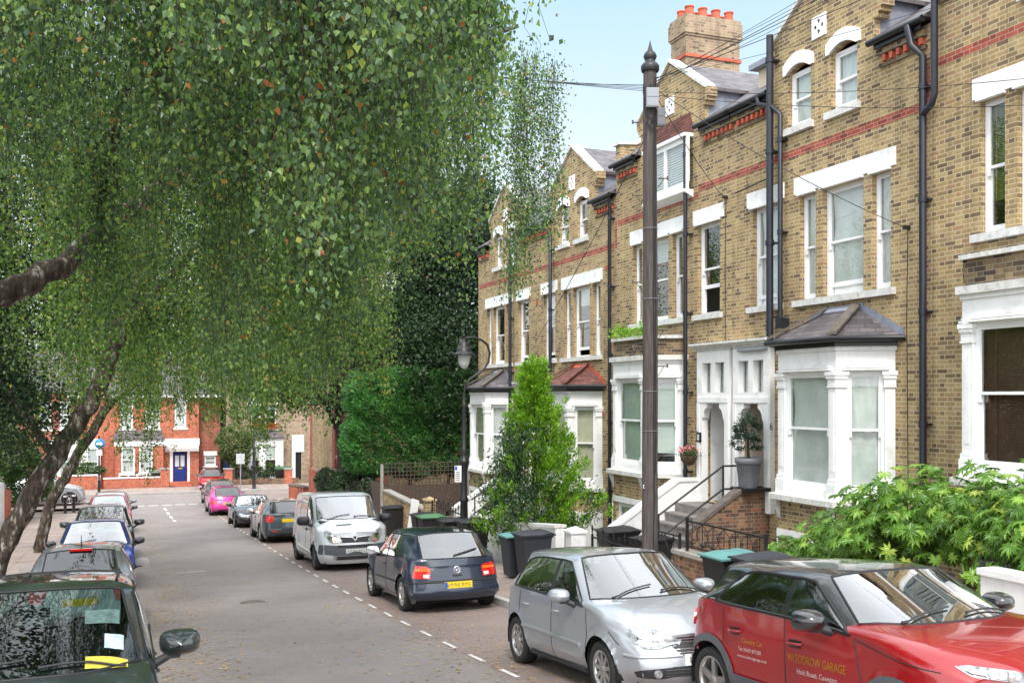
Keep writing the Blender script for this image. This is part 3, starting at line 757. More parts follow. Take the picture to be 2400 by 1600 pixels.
        rc.box(XF+.141, XF+1.5, *sorted((Yw(a-.04), Yw(a))), Z(-2.36), Z(-.02)); rc.box(XF+.141, XF+1.5, *sorted((Yw(c), Yw(c+.04))), Z(-2.36), Z(-.02)); rc.box(XF+.141, XF+1.5, *sorted((Yw(a), Yw(c))), Z(-.06), Z(0))
        for z_ in (0,): rc.box(XF+.5, XF+.6, *sorted((Yw(a), Yw(c))), Z(-.3), Z(-.061))
        rc.build('porch_recess', M['creampink'] if doorcol == 'teal' else M['white'], par)
        d_ = MB(); ya, yb = sorted((Yw(a), Yw(c))); xd = XF+1.2
        d_.box(xd, xd+.05, ya+.03, yb-.03, Z(-2.36), Z(-.35))
        for (p0, p1) in ((-2.2, -1.6), (-1.45, -.5)):
            for q0, q1 in ((.08, .40), (.5, .86)): d_.box(xd-.012, xd, ya+q0, ya+q1, Z(p0), Z(p1))
        do = d_.build('door', M[doorcol], par)
        kb = MB(); kb.ball((xd-.04, ya+.12, Z(-1.4)), .03, 8); kb.build('handle', M['white_clean'], do)
    return par

bl_net = ('net', 1)
yB, yA, yC = 18.245, 29.48, 7.0
dzA, dzC = -.71, .62
gB1, gB2, gA1, gA2, gC1 = [gz(y)+.0 for y in (21.5, 15.2, 32.5, 26.5, 10.2)]
P_ = ('plastic', 1)
h6 = house('B2', yB, 0, -1, 'slate', [(P_, 0), (P_, 0), (P_, 0)],
      [(P_, .12), (bl_net, 0), (('plastic', 1), .14), (bl_net, 0), (('net', .9), 0), (('net', 1), 0)],
      'brick house with the slate hipped bay roof and plastic sheeting hung inside its bay window', gB2, doorcol='teal')
h8 = house('B1', yB, 0, 1, 'flat', [(('slat_mint', .9), 0), (('slat_mint', .95), 0), (('slat_mint', .85), 0)],
      [(('slat_wood', .0), .55), (None, 0), (('slat_mint', .25), 0), (None, 0)],
      'brick house behind the wooden pole with a white box window in its gable', gB1, boxwin=True, doorcol='creampink')
h10 = house('A2', yA, dzA, -1, 'tile_red', [(('vert', 1), 0), (('vert', 1), 0), (('vert', 1), 0)],
      [(('net', .3), .1), (None, 0), (('net', .25), .16), (None, 0), (None, 0), (None, 0)],
      'brick house with the red tiled bay roof behind the bright green conical tree', gA2)
h12 = house('A1', yA, dzA, 1, 'slate', [(('swag', 1), 0), (('swag', 1), 0), (('net', 1), 0)],
      [(None, .1), (None, 0), (None, 0), (None, 0), (None, 0), (None, 0)],
      'farthest house of the stock brick terrace beside the tall dark trees, grey bay roof', gA1)
h4 = house('C1', yC, dzC, 1, 'flat', [(('slat_wood', 1), 0), (('slat_wood', 1), 0), (('slat_wood', 1), 0)],
      [(None, 0), (('slat_green', .75), 0), (('slat_green', .75), 0), (('slat_green', .75), 0), (None, 0), (None, 0)],
      'nearest brick house at the right edge with brown slatted blinds in its white bay', gC1, wlo=2.)
# red stepped edge of the string course where the terrace steps
for par, Y, z0, z1 in ((h6, 12.74, 4.70, 5.45), (h8, 23.86, 3.99, 4.70)):
    mb = MB(); mb.box(XF-.005, XF+.02, Y-.05, Y+.05, z0, z1); mb.build('brick_band', M['brick_red'], par)
# drainpipes
downpipe(h6, 12.72, gB2, 5.55, .058, top=[(11.97, 12.86, 5.75), (11.97, 12.95, 6.1)])
mb = MB(); mb.tube([(12.05, 12.44, 7.7), (12.05, 12.44, 4.85), (12.05, 12.50, 4.7), (12.06, 12.70, 4.6)], .055, 12); mb.build('drainpipe', M['pipe'], h6)
downpipe(h6, 16.78, 1.1, 7.25, .072, X=12.02)
downpipe(h6, 16.52, 1.55, 5.6, .05, top=[(12.02, 16.7, 5.8), (11.98, 17.1, 5.95), (11.98, 17.15, 6.1)])
mb = MB(); mb.box(11.98, 12.17, 16.36, 16.54, 1.36, 1.56); mb.build('hopper', M['pipe'], h6)
downpipe(h8, 20.06, gB1, 6.1, .05, X=12.04)
downpipe(h10, 24.02, gA2, 5.3, .05, top=[(12.0, 24.02, 5.42)])
downpipe(h10, 28.06, .75, 5.0, .055, top=[(12.03, 28.3, 5.25), (12.0, 28.4, 5.4)])
downpipe(h12, 31.5, gA1, 5.0, .055, top=[(12.0, 31.6, 5.3), (12.0, 31.7, 5.4)])
# small fittings on the front walls
mb = MB(); mb.tube([(12.1, 18.0+.1, 4.35), (12.1, 17.0, 4.42)], .015, 6); mb.build('conduit', M['iron'], h6)
mb = MB(); mb.tube([(12.02, 17.9, .98), (12.02, 17.0, .98), (12.1, 16.95, .98)], .035, 8); mb.build('waste_pipe', M['grey_plastic'], h6)
def airbrick(par, Y, Z_):
    mb = MB(); 
    for k in range(4): mb.box(XF-.012, XF-.002, Y-.11, Y+.11, Z_-.07+.04*k, Z_-.045+.04*k)
    mb.build('air_brick', M['terracotta'], par, keep=True)
for par, x, y in ((h10, 1423, 628), (h12, 1241, 696), (h10, 1259, 710), (h10, 1412, 970), (h12, 1209, 931)): airbrick(par, *px2(x, y, XF))
# number plates
def text_mesh(s, size, font_scale=(1, 1), extrude=0.002, align='LEFT', spacing=1., shear=0):
    cu = bpy.data.curves.new('lettering', 'FONT'); cu.body = s; cu.size = size; cu.extrude = extrude; cu.align_x = align; cu.space_character = spacing; cu.resolution_u = 3; cu.shear = shear
    o = bpy.data.objects.new('lettering', cu); COL.objects.link(o)
    dg = bpy.context.evaluated_depsgraph_get(); me = o.evaluated_get(dg).to_mesh()
    vs = [tuple(v.co) for v in me.vertices]; fs = [tuple(p.vertices) for p in me.polygons]
    o.evaluated_get(dg).to_mesh_clear(); bpy.data.objects.remove(o); bpy.data.curves.remove(cu)
    return [(x*font_scale[0], y*font_scale[1], z) for x, y, z in vs], fs
def wall_text(par, s, size, o, u, n, m_, name='house_number', **k):
    vs, fs = text_mesh(s, size, **k); F = frame(o, u, n); mb = MB(F); mb.add([(x, z+.003, y) for x, y, z in vs], fs, smooth=False); return mb.build(name, m_, par)
Y, Z_ = px2(1641, 1024, XF-.1)
mb = MB(); mb.box(12.055, 12.078, Y-.09, Y+.09, Z_-.11, Z_+.11); pl = mb.build('number_plate', M['black'], h8)
wall_text(pl, '8', .2, (12.055, Y+.06, Z_-.07), (0, -1, 0), (-1, 0, 0), M['white_clean'])
Y, Z_ = px2(1810, 998, XF-.14); wall_text(h6, '6', .22, (12.04, Y+.06, Z_-.08), (0, -1, 0), (-1, 0, 0), M['black'])
# chimney stack on the party wall
def chimney(par, x0, x1, y0, y1, zb, zt, pots=4):
    mb = MB(); mb.box(x0, x1, y0, y1, zb, zt-.55); mb.box(x0-.06, x1+.06, y0-.06, y1+.06, zt-.52, zt-.12); mb.box(x0-.03, x1+.03, y0-.03, y1+.03, zt-.12, zt); mb.box(x0-.03, x1+.03, y0-.03, y1+.03, zt-.58, zt-.52); mb.build('chimney', M['brick_pale'], par)
    rb = MB(); rb.box(x0-.04, x1+.04, y0-.04, y1+.04, zt-1.16, zt-1.08); ch = rb.build('chimney_band', M['terracotta'], par)
    for i in range(pots):
        for j in range(2):
            x = x0+.22+(x1-x0-.44)*i/(pots-1); y = y0+.2+(y1-y0-.4)*j
            p = MB(); p.lathe([(.13,0),(.12,.2),(.12,.24),(.135,.25),(.135,.285),(.11,.285),(.10,.1),(.001,.1)], (x, y, zt), 16); p.build('chimney_pot', M['terracotta'], par)
chimney(h8, 14.1, 15.8, 23.45, 24.25, 6.5, 10.38)
chimney(h4, 14.1, 15.8, 12.2, 13.0, 7.5, 11.1)
# stepped party parapet between the two pairs
def parapet(par, Y, dz):
    mb = MB(); SL = .62
    mb.prism([(XF-.02, Y-.13, 5.9+dz), (XF+4, Y-.13, 5.9+dz), (XF+4, Y-.13, 9.0+dz), (XF+.45, Y-.13, 6.72+dz), (XF-.02, Y-.13, 6.68+dz)], (0, .26, 0)); mb.build('parapet', M['brick'], par)
    cp = MB(); cp.prism([(XF-.1, Y-.17, 6.68+dz), (XF+.47, Y-.17, 6.72+dz), (XF+4, Y-.17, 9.0+dz), (XF+4, Y-.17, 9.07+dz), (XF+.45, Y-.17, 6.79+dz), (XF-.1, Y-.17, 6.76+dz)], (0, .34, 0)); cp.build('parapet_coping', M['white_grey'], par)
    fl = MB()
    for k in range(9):
        x = XF+.1+.3*k; fl.box(x, x+.3, Y-.15, Y-.131, 6.15+dz+.186*k, 6.42+dz+.186*k)
    fl.build('flashing', M['lead'], par)
parapet(h8, 23.72, 0)
# cream rendered dormer above the middle of the pair
mb = MB(); mb.prism([(XF+.9, 16.95, 6.4), (XF+3.2, 16.95, 6.4), (XF+3.2, 16.95, 7.35), (XF+.9, 16.95, 7.25)], (0, 1.75, 0)); d = mb.build('dormer', M['cream'], h6)
mb = MB(); mb.prism([(XF+.7, 16.9, 7.25), (XF+3.3, 16.9, 7.36), (XF+3.3, 16.9, 7.46), (XF+.7, 16.9, 7.37)], (0, 1.9, 0)); mb.build('dormer_roof', M['lead'], d)
# aerial dish
dsh = thing('satellite_dish', 'pale round dish standing above the roof of the farthest terraced house', 'satellite dish', (13.6, 31.2, 7.0))
mb = MB(Matrix.Translation((13.4, 31.1, 7.52)) @ Matrix.Rotation(R(-60), 4, 'Y')); mb.lathe([(.001,0),(.12,.012),(.24,.05),(.32,.10)], n=20); mb.build('dish', M['lead'], dsh)
mb = MB(); mb.tube([(13.6, 31.2, 6.2), (13.6, 31.2, 7.45), (13.45, 31.1, 7.5)], .02, 6); mb.tube([(13.4, 31.1, 7.3), (13.0, 30.8, 7.28)], .01, 5); mb.box(12.96, 13.02, 30.76, 30.84, 7.25, 7.33); mb.build('bracket', M['iron'], dsh)
# ------------------------------------------------------------------ vehicles
def paint(name, col, metal=.0, flake=.0, rough=.32):
    b = NB(name); g = b.n('ShaderNodeNewGeometry'); p = g.outputs['Position']
    dust = b.mr(b.noise(p, 5., 5, .7), .35, .75, 0., .025)
    c = b.mix(dust, (*col, 1), (.35,.33,.30,1))
    c = b.mix(g.outputs['Backfacing'], c, (.012,.012,.013,1))
    rg = b.mix(g.outputs['Backfacing'], (rough,)*3+(1,), (.9,.9,.9,1))
    return b.out(b.pbr(c, rg, metal, .5, b.m('SUBTRACT', 1., g.outputs['Backfacing']), None, Coat_Roughness=.04))
M['tyre'] = mat('tyre_rubber', (.018,.018,.018), .8, var=.3, vs=20, bump=.2, bs=90)
M['alloy'] = mat('alloy_wheel', (.50,.49,.48), .3, metal=.8, var=.08)
M['alloy_dark'] = mat('dark_alloy', (.10,.10,.10), .35, metal=.7, var=.1)
M['trim'] = mat('black_plastic_trim', (.022,.023,.025), .55, var=.15, vs=8)
M['trim_grey'] = mat('grey_plastic_trim', (.075,.08,.087), .55, var=.12, vs=8)
M['rubber'] = mat('window_rubber', (.01,.01,.011), .5, var=0)
M['wheelwell'] = mat('wheel_arch_liner', (.006,.006,.006), .95, var=0)
M['carglass'] = cheapglass('car_window_glass', tint=(.52,.62,.58), refl=2.4, through=.9)
M['carglass_clear'] = cheapglass('windscreen_glass', tint=(.74,.84,.80), refl=4.2, through=.85)
M['carglass_dark'] = cheapglass('privacy_glass', tint=(.10,.12,.12), refl=2.0, through=.7)
M['chrome'] = mat('chrome', (.8,.8,.82), .08, metal=1, var=0)
M['lens'] = mat('headlight_lens', (.36,.38,.40), .12, metal=.5, var=.65, vs=24, coat=1)
M['lamp_red'] = mat('tail_light_red', (.55,.012,.01), .12, var=.2, vs=40, coat=1)
M['lamp_orange'] = mat('indicator_orange', (.85,.16,.02), .12, var=.15, vs=40, coat=1)
M['lamp_clear'] = mat('reversing_light', (.75,.70,.66), .12, var=.2, vs=40, coat=1)
M['plate_y'] = mat('yellow_number_plate', (.82,.55,.02), .35, var=.04)
M['plate_w'] = mat('white_number_plate', (.78,.78,.76), .35, var=.04)
M['plate_ch'] = mat('number_plate_characters', (.10,.09,.06), .5, var=0)
M['plate_blue'] = mat('number_plate_blue', (.02,.10,.5), .35, var=0)
M['seat'] = mat('car_seat_fabric', (.035,.035,.037), .9, var=.2, vs=10)
M['dash'] = mat('car_dashboard', (.022,.022,.023), .6, var=.1)
M['paper'] = mat('paper_sticker', (.8,.8,.78), .6, var=.03)
M['gold'] = mat('gold_lettering', (.62,.36,.05), .35, var=.05)
M['paper_yellow'] = mat('yellow_paper', (.80,.66,.08), .6, var=.03)

def crom(P, n):
    """centripetal-ish Catmull-Rom through P (k,3), n samples per span"""
    P = np.array(P, float); k = len(P)
    if k == 2: return np.array([P[0]+(P[1]-P[0])*t for t in np.linspace(0, 1, n+1)])
    d = np.maximum(np.linalg.norm(np.diff(P, axis=0), axis=1), 1e-6)
    T = np.zeros_like(P)
    for i in range(1, k-1): T[i] = ((P[i+1]-P[i])/d[i]*d[i-1]+(P[i]-P[i-1])/d[i-1]*d[i])/(d[i]+d[i-1])
    T[0] = (P[1]-P[0])/d[0]*1.5-T[1]*.5; T[-1] = (P[-1]-P[-2])/d[-1]*1.5-T[-2]*.5
    out = []
    for i in range(k-1):
        ts = np.linspace(0, 1, n+1)
        if i < k-2: ts = ts[:-1]
        for t in ts:
            out.append((2*t**3-3*t*t+1)*P[i]+(t**3-2*t*t+t)*d[i]*T[i]+(-2*t**3+3*t*t)*P[i+1]+(t**3-t*t)*d[i]*T[i+1])
    return np.array(out)

def make_car(name, label, cat, c, group=None):
    """c: dictionary of measurements in metres; s runs back from the front bumper. Local axes: x forward, y left, z up"""
    root = thing(name, label, cat, group=group, world=False)
    L, Wd, H = c['L'], c['W'], c['H']; hw = Wd/2; det = c.get('det', 2)
    X = lambda s: L/2-s
    fo, wb = c['fo'], c['wb']; rw = c['rw']; Ra = rw+.055+c.get('arch', .0)
    sc, sh = c['sc'], c['sh']; hz0, hz1 = c['hz0'], c['hz1']; zb0, zb1 = c['zb0'], c['zb1']
    zH, zR = c.get('zH', H-.03), c.get('zR', H-.04); srt, srb, zrb, zt = c['srt'], c['srb'], c['zrb'], c['zt']
    sB, sC, sD3, sD4 = c['sB'], c['sC'], c['sD3'], c['sD4']; wr = c.get('wr', .74)*hw
    nf, nt_ = c.get('nf', .80), c.get('nt', .86)      # nose and tail width factors
    zbelt = lambda s: zb0+(zb1-zb0)*max(0, min(1, (s-sc)/(sD3-sc)))
    f0, r0 = c.get('front', [.10,.0,.03,.14]), c.get('rear', [.08,.0,.02,.10])  # set-back of rows 0..3 on nose / tail
    z0, z1, z2 = .19, .34, c.get('z2', .60)
    def low(s, k=1., dz=0): return [(s, .90*hw*k, z0+dz), (s, .985*hw*k, z1+dz), (s, hw*k, z2+dz)]
    def hood(s, z, k=1., back=0.):
        return [(s, .965*hw*k, z-.10), (s-.0*back, .86*hw*k, z-.035), (s-.05*back, .68*hw*k, z-.01), (s-.09*back, .36*hw*k, z+.012), (s-.10*back, 0, z+.02)]
    bf, br_ = .17, .13
    ST = []
    # nose
    s_ = bf; hn = hood(s_, hz0, nf, 0)
    def bulge(y, ymax, B): return B*(1-(abs(y)/ymax)**2.2)
    st0 = [(bf+f0[0], .86*hw*nf, z0), (bf+f0[1], .98*hw*nf, z1), (bf+f0[2], hw*nf, (z1+hz0-.1)/2+.03), (bf+f0[3], .97*hw*nf, hz0-.09)]
    ym = .97*hw*nf
    for q in ((.84, hz0-.04), (.66, hz0-.02), (.34, hz0), (0, hz0+.005)):
        y = q[0]*hw*nf; st0.append((bf+f0[3]-bulge(y, ym, bf)+.0, y, q[1]))
    ST.append(st0)
    s1 = fo*.62; hm = hz0+(hz1-hz0)*.45
    ST.append(low(s1, .965)+[(s1, .955*hw, hm-.09), (s1-.02, .84*hw, hm-.0), (s1-.05, .66*hw, hm+.02), (s1-.07, .34*hw, hm+.035), (s1-.08, 0, hm+.04)])
    sa = sc+c.get('ap', .34)
    ST.append(low(sa-.1, 1.)+[(sa-.1, .965*hw, zb0-.015), (sa, .915*hw, zb0+.035), (sa-.10, .85*hw, hz1+.03), (sc+.04, .48*hw, hz1+.035), (sc, 0, hz1+.035)])
    sh3 = sa+(sB-sa)*.42
    ST.append(low(sh3)+[(sh3, .965*hw, zbelt(sh3)), (sh+.16, wr, zH-.075), (sh+.07, wr-.085, zH-.03), (sh+.015, wr*.5, zH-.004), (sh, 0, zH)])
    for s_, q in ((sB, 0), (sB+c.get('bw', .09), 0)):
        ST.append(low(s_)+[(s_, .965*hw, zbelt(s_)), (s_-.02, wr+.01, H-.085), (s_, wr-.08, H-.035), (s_, wr*.5, H-.005), (s_, 0, H)])
    zc_ = H-.015
    ST.append(low(sC)+[(sC+.03, .965*hw, zbelt(sC)), (sC-.06, wr+.0, zc_-.085), (sC, wr-.085, zc_-.035), (sC, wr*.5, zc_-.005), (sC, 0, zc_)])
    ST.append(low(sD3, .985)+[(sD3, .95*hw, zb1), (sD4, wr-.02, zR-.10), (srt-.03, wr-.10, zR-.035), (srt, wr*.5, zR-.006), (srt+.01, 0, zR)])
    ST.append(low(min(srb, L-.3)+.02, .95)+[(srb-.10, .90*hw, zrb-.03), (srb-.03, .80*hw, zrb-.005), (srb, .70*hw, zrb), (srb+.05, .38*hw, zrb+.0), (srb+.06, 0, zrb)])
    st9 = [(L-br_-r0[0], .84*hw*nt_/.86, z0+.05), (L-br_-r0[1], .93*hw*nt_/.86*.98, z1), (L-br_-r0[2], hw*nt_, (z1+zt)/2), (L-br_-r0[3], .94*hw*nt_, zt-.035)]
    ym9 = .94*hw*nt_
    for q in ((.82, zt-.012), (.66, zt-.004), (.34, zt), (0, zt)):
        y = q[0]*hw*nt_; st9.append((L-br_-r0[3]+bulge(y, ym9, br_), y, q[1]))
    ST.append(st9)
    ns = len(ST); nr = 8; den = {3: 10, 2: 8, 1: 5, 0: 3}[det]
    # fine samples along the car for every row
    spans = [[max(2, int(round(abs(ST[i+1][2][0]-ST[i][2][0])*den*2.6))) for i in range(ns-1)]][0]
    def rowcurve(j):
        P = np.array([ST[i][j] for i in range(ns)], float)
        brk = [2, 3, 7, 8] if j >= 5 else ([2, 3, 7, 8] if j == 4 else [])
        brk = [0]+brk+[ns-1]; out = []
        for a, e in zip(brk[:-1], brk[1:]):
            seg = P[a:e+1]; k = 24; cc = crom(seg, k)
            for i in range(e-a):
                m = spans[a+i]; base = cc[i*k:(i+1)*k+1]
                for t in range(m): 
                    x = t/m*k; q = int(x); out.append(base[q]+(base[min(q+1, k)]-base[q])*(x-q))
        out.append(P[-1]); return np.array(out)
    RC = np.array([rowcurve(j) for j in range(nr)])   # (8, N, 3)
    N = RC.shape[1]; nsub = {3: [5, 5, 6, 5, 2, 3, 4], 2: [4, 4, 5, 4, 2, 3, 3], 1: [2, 3, 4, 2, 1, 2, 2], 0: [1, 2, 2, 1, 1, 1, 2]}[det]
    cellst = [i for i in range(ns-1) for _ in range(spans[i])]
    cols = []
    for k in range(N):
        A = RC[:, k, :]; low_ = crom(A[:4], 12); up = crom(A[4:8], 12); pts = []
        for j in range(3):
            for t in range(nsub[j]): pts.append(low_[j*12+int(12*t/nsub[j])])
        for t in range(nsub[3]):
            tt = t/nsub[3]; q = A[3]+(A[4]-A[3])*tt; q = q+np.array([0, .018*math.sin(math.pi*tt), 0]); pts.append(q)
        for j in range(3):
            for t in range(nsub[4+j]): pts.append(up[j*12+int(12*t/nsub[4+j])])
        pts.append(A[7]); cols.append(pts)
    G = np.array(cols)                                  # (N, R, 3) with s,y,z
    cellrow = [j for j in range(7) for _ in range(nsub[j])]
    Rn = G.shape[1]
    G[:, :, 0] = L/2-G[:, :, 0]
    axles = (L/2-fo, L/2-fo-wb)
    r3 = sum(nsub[:3])
    dist = [np.hypot(G[:, :, 0]-ax, G[:, :, 2]-rw) for ax in axles]
    # gentle flare, then snap to the arch circle
    for d in dist:
        lowm = np.zeros_like(d); lowm[:, :r3] = 1
        G[:, :, 1] += lowm*.022*np.exp(-((d-Ra)/.07)**2)
    cell = .62*min(.06, 1/(den*2.6))+.012
    for ax, d in zip(axles, dist):
        mk = (np.abs(d-Ra) < cell*1.1); mk[:, r3+1:] = False
        f = Ra/np.maximum(d, .01)
        G[:, :, 0] = np.where(mk, ax+(G[:, :, 0]-ax)*f, G[:, :, 0]); G[:, :, 2] = np.where(mk, rw+(G[:, :, 2]-rw)*f, G[:, :, 2])
    def cls(i, j):
        if j == 3:
            if i in (2, 3): return 'fs'
            if i == 4: return 'pillar'
            if i == 5: return 'rs' if c.get('rearglass', 1) else 'body'
            if i == 6: return ('qs' if c.get('quarter') else 'body') if c.get('rearglass', 1) else 'body'
            if i == 7: return 'roof' if c.get('rpillar') else 'body'
        if i == 2 and j in (5, 6): return 'ws'
        if i == 7 and j in (5, 6): return 'rw' if c.get('rearglass2', 1) else 'body'
        if j >= 4 and 3 <= i <= 6: return 'roof'
        if i == 2 and j == 4: return 'roof' if c.get('rpillar') else 'body'
        if i == 7 and j == 4: return 'roof' if c.get('rpillar') else 'body'
        return 'body'
    parts = {}; bv = []; bf_ = []
    def addq(key, q, sm=True): parts.setdefault(key, MB()).add(q, [(0, 1, 2, 3)], 0, sm)
    for i in range(N-1):
        for j in range(Rn-1):
            q = [G[i, j], G[i+1, j], G[i+1, j+1], G[i, j+1]]
            ctr = sum(q)/4
            if cellrow[j] < 3 and any(math.hypot(ctr[0]-ax, ctr[2]-rw) < Ra-.002 for ax in axles): continue
            k = cls(cellst[i], cellrow[j])
            for sgn in (1, -1):
                qq = [(v[0], v[1]*sgn, v[2]) for v in q]
                if sgn < 0: qq = qq[::-1]
                kk = k if k in ('body', 'roof', 'ws', 'rw') else k+('L' if sgn > 0 else 'R')
                parts.setdefault(kk, []).append(qq)
    # nose and tail fascias
    def fascia(col, B, sgn, m=14):
        z3 = col[r3]; out = []
        for j in range(r3+1):
            v = col[j]; row = []
            for t in range(m+1):
                y = v[1]*(1-2*t/m); row.append((v[0]+sgn*bulge(y, max(abs(v[1]), .01), B), y, v[2]+(0 if j < r3 else 0)))
            out.append(row)
        return out
    for col, B, sgn in ((G[0], bf, 1), (G[-1], br_, -1)):
        F_ = fascia(col, B, sgn, {3: 20, 2: 16, 1: 10, 0: 6}[det])
        # crown up to the centre line of the bonnet edge
        m = len(F_[0])-1
        top = [p for p in col[r3:]]; crown = []
        ys = np.array([p[1] for p in top])[::-1]; zs = np.array([p[2] for p in top])[::-1]; xs_ = np.array([p[0] for p in top])[::-1]
        for t in range(m+1):
            y = F_[-1][t][1]; crown.append((float(np.interp(abs(y), ys, xs_)), y, float(np.interp(abs(y), ys, zs))))
        F_.append(crown)
        for a in range(len(F_)-1):
            for e in range(m):
                q = [F_[a][e], F_[a][e+1], F_[a+1][e+1], F_[a+1][e]]
                if sgn > 0: q = q[::-1]
                parts['body'].append(q)
    objs = {}
    def mk(key, nm, mt, par=root):
        if key not in parts: return None
        V = np.array(parts[key], float).reshape(-1, 3)
        # merge duplicates
        kk = np.round(V, 4); u, inv_ = np.unique(kk, axis=0, return_inverse=True); F_ = inv_.reshape(-1, 4)
        good = np.array([len(set(f)) == 4 for f in F_]); tri = [f for f, g_ in zip(F_, good) if not g_]
        faces = [tuple(int(x) for x in f) for f in F_[good]]
        for f in tri:
            t = [];
            for x in f:
                if int(x) not in t: t.append(int(x))
            if len(t) == 3: faces.append(tuple(t))
        me = bpy.data.meshes.new(nm); me.from_pydata([tuple(x) for x in u], [], faces); me.materials.append(mt)
        me.polygons.foreach_set('use_smooth', [True]*len(me.polygons)); me.update()
        o = bpy.data.objects.new(nm, me); COL.objects.link(o); attach(o, par); objs[key] = o
        if 0: pass
        return o
    pm = c['paint']; rm = c.get('roofpaint', pm)
    if rm is pm: parts['body'] += parts.pop('roof', [])
    body = mk('body', 'body', pm); mk('roof', 'roof', rm); [mk('pillar'+s2, 'door_pillar', c.get('pillarmat', M['trim'])) for s2 in 'LR']
    gl = c.get('glass', M['carglass']); mk('ws', 'windscreen', c.get('wsglass', M['carglass_clear'])); mk('rw', 'rear_window', c.get('rwglass', gl))
    for k in ('fs', 'rs', 'qs'):
        for s2 in 'LR': mk(k+s2, 'side_window', gl if k == 'fs' else c.get('rsglass', gl))
    allv = []; allf = []
    for key in parts:
        V = parts[key]; 
        for q in V:
            o = len(allv); allv += q; allf.append((o, o+1, o+2, o+3))
    bvh = BVHTree.FromPolygons([Vector(v) for v in allv], allf)
    Cc = Vector((0, 0, H*.45))
    def cast(P, D):
        r = bvh.ray_cast(P-D*3, D)
        return r[0], r[1]
    def frm(kind, sgn):
        if kind == 'side': return Vector((0, -sgn, 0)), Vector((1, 0, 0))
        if kind == 'front': return Vector((-1, 0, 0)), Vector((0, 1, 0))
        if kind == 'rear': return Vector((1, 0, 0)), Vector((0, 1, 0))
        if kind == 'top': return Vector((0, 0, -1)), Vector((1, 0, 0))
        if kind.startswith('fq') or kind.startswith('rq'):
            a = R(float(kind[2:])); fx = -1 if kind[0] == 'f' else 1
            return Vector((fx*math.cos(a), -sgn*math.sin(a), 0)), Vector((-fx*-sgn*math.sin(a)*-1, math.cos(a), 0)) if False else Vector((-sgn*math.sin(a)*-fx, math.cos(a), 0))*1
    def P3(kind, sgn, a, b_):
        if kind == 'side': return Vector((a, sgn*0, b_))
        if kind in ('front', 'rear'): return Vector((0, a*sgn, b_))
        if kind == 'top': return Vector((a, b_*sgn, 0))
    def surf(kind, sgn, a, b_, off):
        """a,b are picture-like coordinates; 'fqNN': a = lateral distance from the corner line"""
        if kind in ('side', 'front', 'rear', 'top'):
            D = frm(kind, sgn)[0]; P = P3(kind, sgn, a, b_)
        else:
            ang = R(float(kind[2:])); fx = -1. if kind[0] == 'f' else 1.
            D = Vector((fx*math.cos(ang), -math.sin(ang)*sgn, 0)); T = Vector((fx*math.sin(ang), math.cos(ang)*sgn, 0))
            P = Vector((-fx*(L/2-.3), .45*hw*sgn, b_))+T*a
        h, n = cast(P, D)
        if h is None: return None
        if n.dot(D) > 0: n = -n
        return h+n*off
    def patch(nm, kind, sgn, poly, mt, off=.004, par=body, res=.05, skirt=0.):
        pts = []; n = len(poly)
        for i in range(n):
            a = Vector(poly[i]); e = Vector(poly[(i+1) % n]); k = max(1, int((e-a).length/res))
            pts += [a.lerp(e, t/k) for t in range(k)]
        nb = len(pts); xs2 = [p.x for p in pts]; ys2 = [p.y for p in pts]
        def inside(x, y):
            r = False
            for i in range(nb):
                x1, y1 = pts[i]; x2, y2 = pts[(i+1) % nb]
                if (y1 > y) != (y2 > y) and x < (x2-x1)*(y-y1)/(y2-y1)+x1: r = not r
            return r
        ins = []
        for x in np.arange(min(xs2)+res*.5, max(xs2), res):
            for y in np.arange(min(ys2)+res*.5, max(ys2), res):
                if inside(x, y) and min((Vector((x, y))-p).length for p in pts) > res*.35: ins.append(Vector((x, y)))
        V2, _, F2, *_r = geometry.delaunay_2d_cdt(pts+ins, [], [list(range(nb))], 1, 1e-6)
        V3 = [surf(kind, sgn, p[0], p[1], off) for p in V2]
        ok = [v is not None for v in V3]; V3 = [v if v is not None else Vector((0, 0, 0)) for v in V3]
        mb = MB(); mb.smooth = True
        fs = [tuple(f) for f in F2 if all(ok[i] for i in f)]
        if not fs: return None
        # orient outward
        D = frm(kind, sgn)[0] if kind in ('side', 'front', 'rear', 'top') else (V3[fs[0][0]]-Cc)*-1
        f0_ = fs[0]; nn = (V3[f0_[1]]-V3[f0_[0]]).cross(V3[f0_[2]]-V3[f0_[0]])
        if nn.dot(D) > 0: fs = [f[::-1] for f in fs]
        mb.add(V3, fs, 0, True)
        if skirt:
            lo = [surf(kind, sgn, p.x, p.y, -.01) for p in pts]; hi = [surf(kind, sgn, p.x, p.y, off) for p in pts]
            if all(x is not None for x in lo+hi): mb.add(hi+lo, [(i, (i+1) % nb, nb+(i+1) % nb, nb+i) for i in range(nb)], 0, False)
        return mb.build(nm, mt, par, keep=True)
    def line(nm, kind, sgn, pts, r, mt, par=body, off=0., n=6, sub=8):
        P = []
        for i in range(len(pts)-1):
            for t in range(sub):
                a = pts[i][0]+(pts[i+1][0]-pts[i][0])*t/sub; e = pts[i][1]+(pts[i+1][1]-pts[i][1])*t/sub; P.append((a, e))
        P.append(pts[-1]); Q = [surf(kind, sgn, a, e, off) for a, e in P]; Q = [q for q in Q if q is not None]
        if len(Q) < 2: return None
        mb = MB(); mb.tube(Q, r, n); return mb.build(nm, mt, par, keep=True)
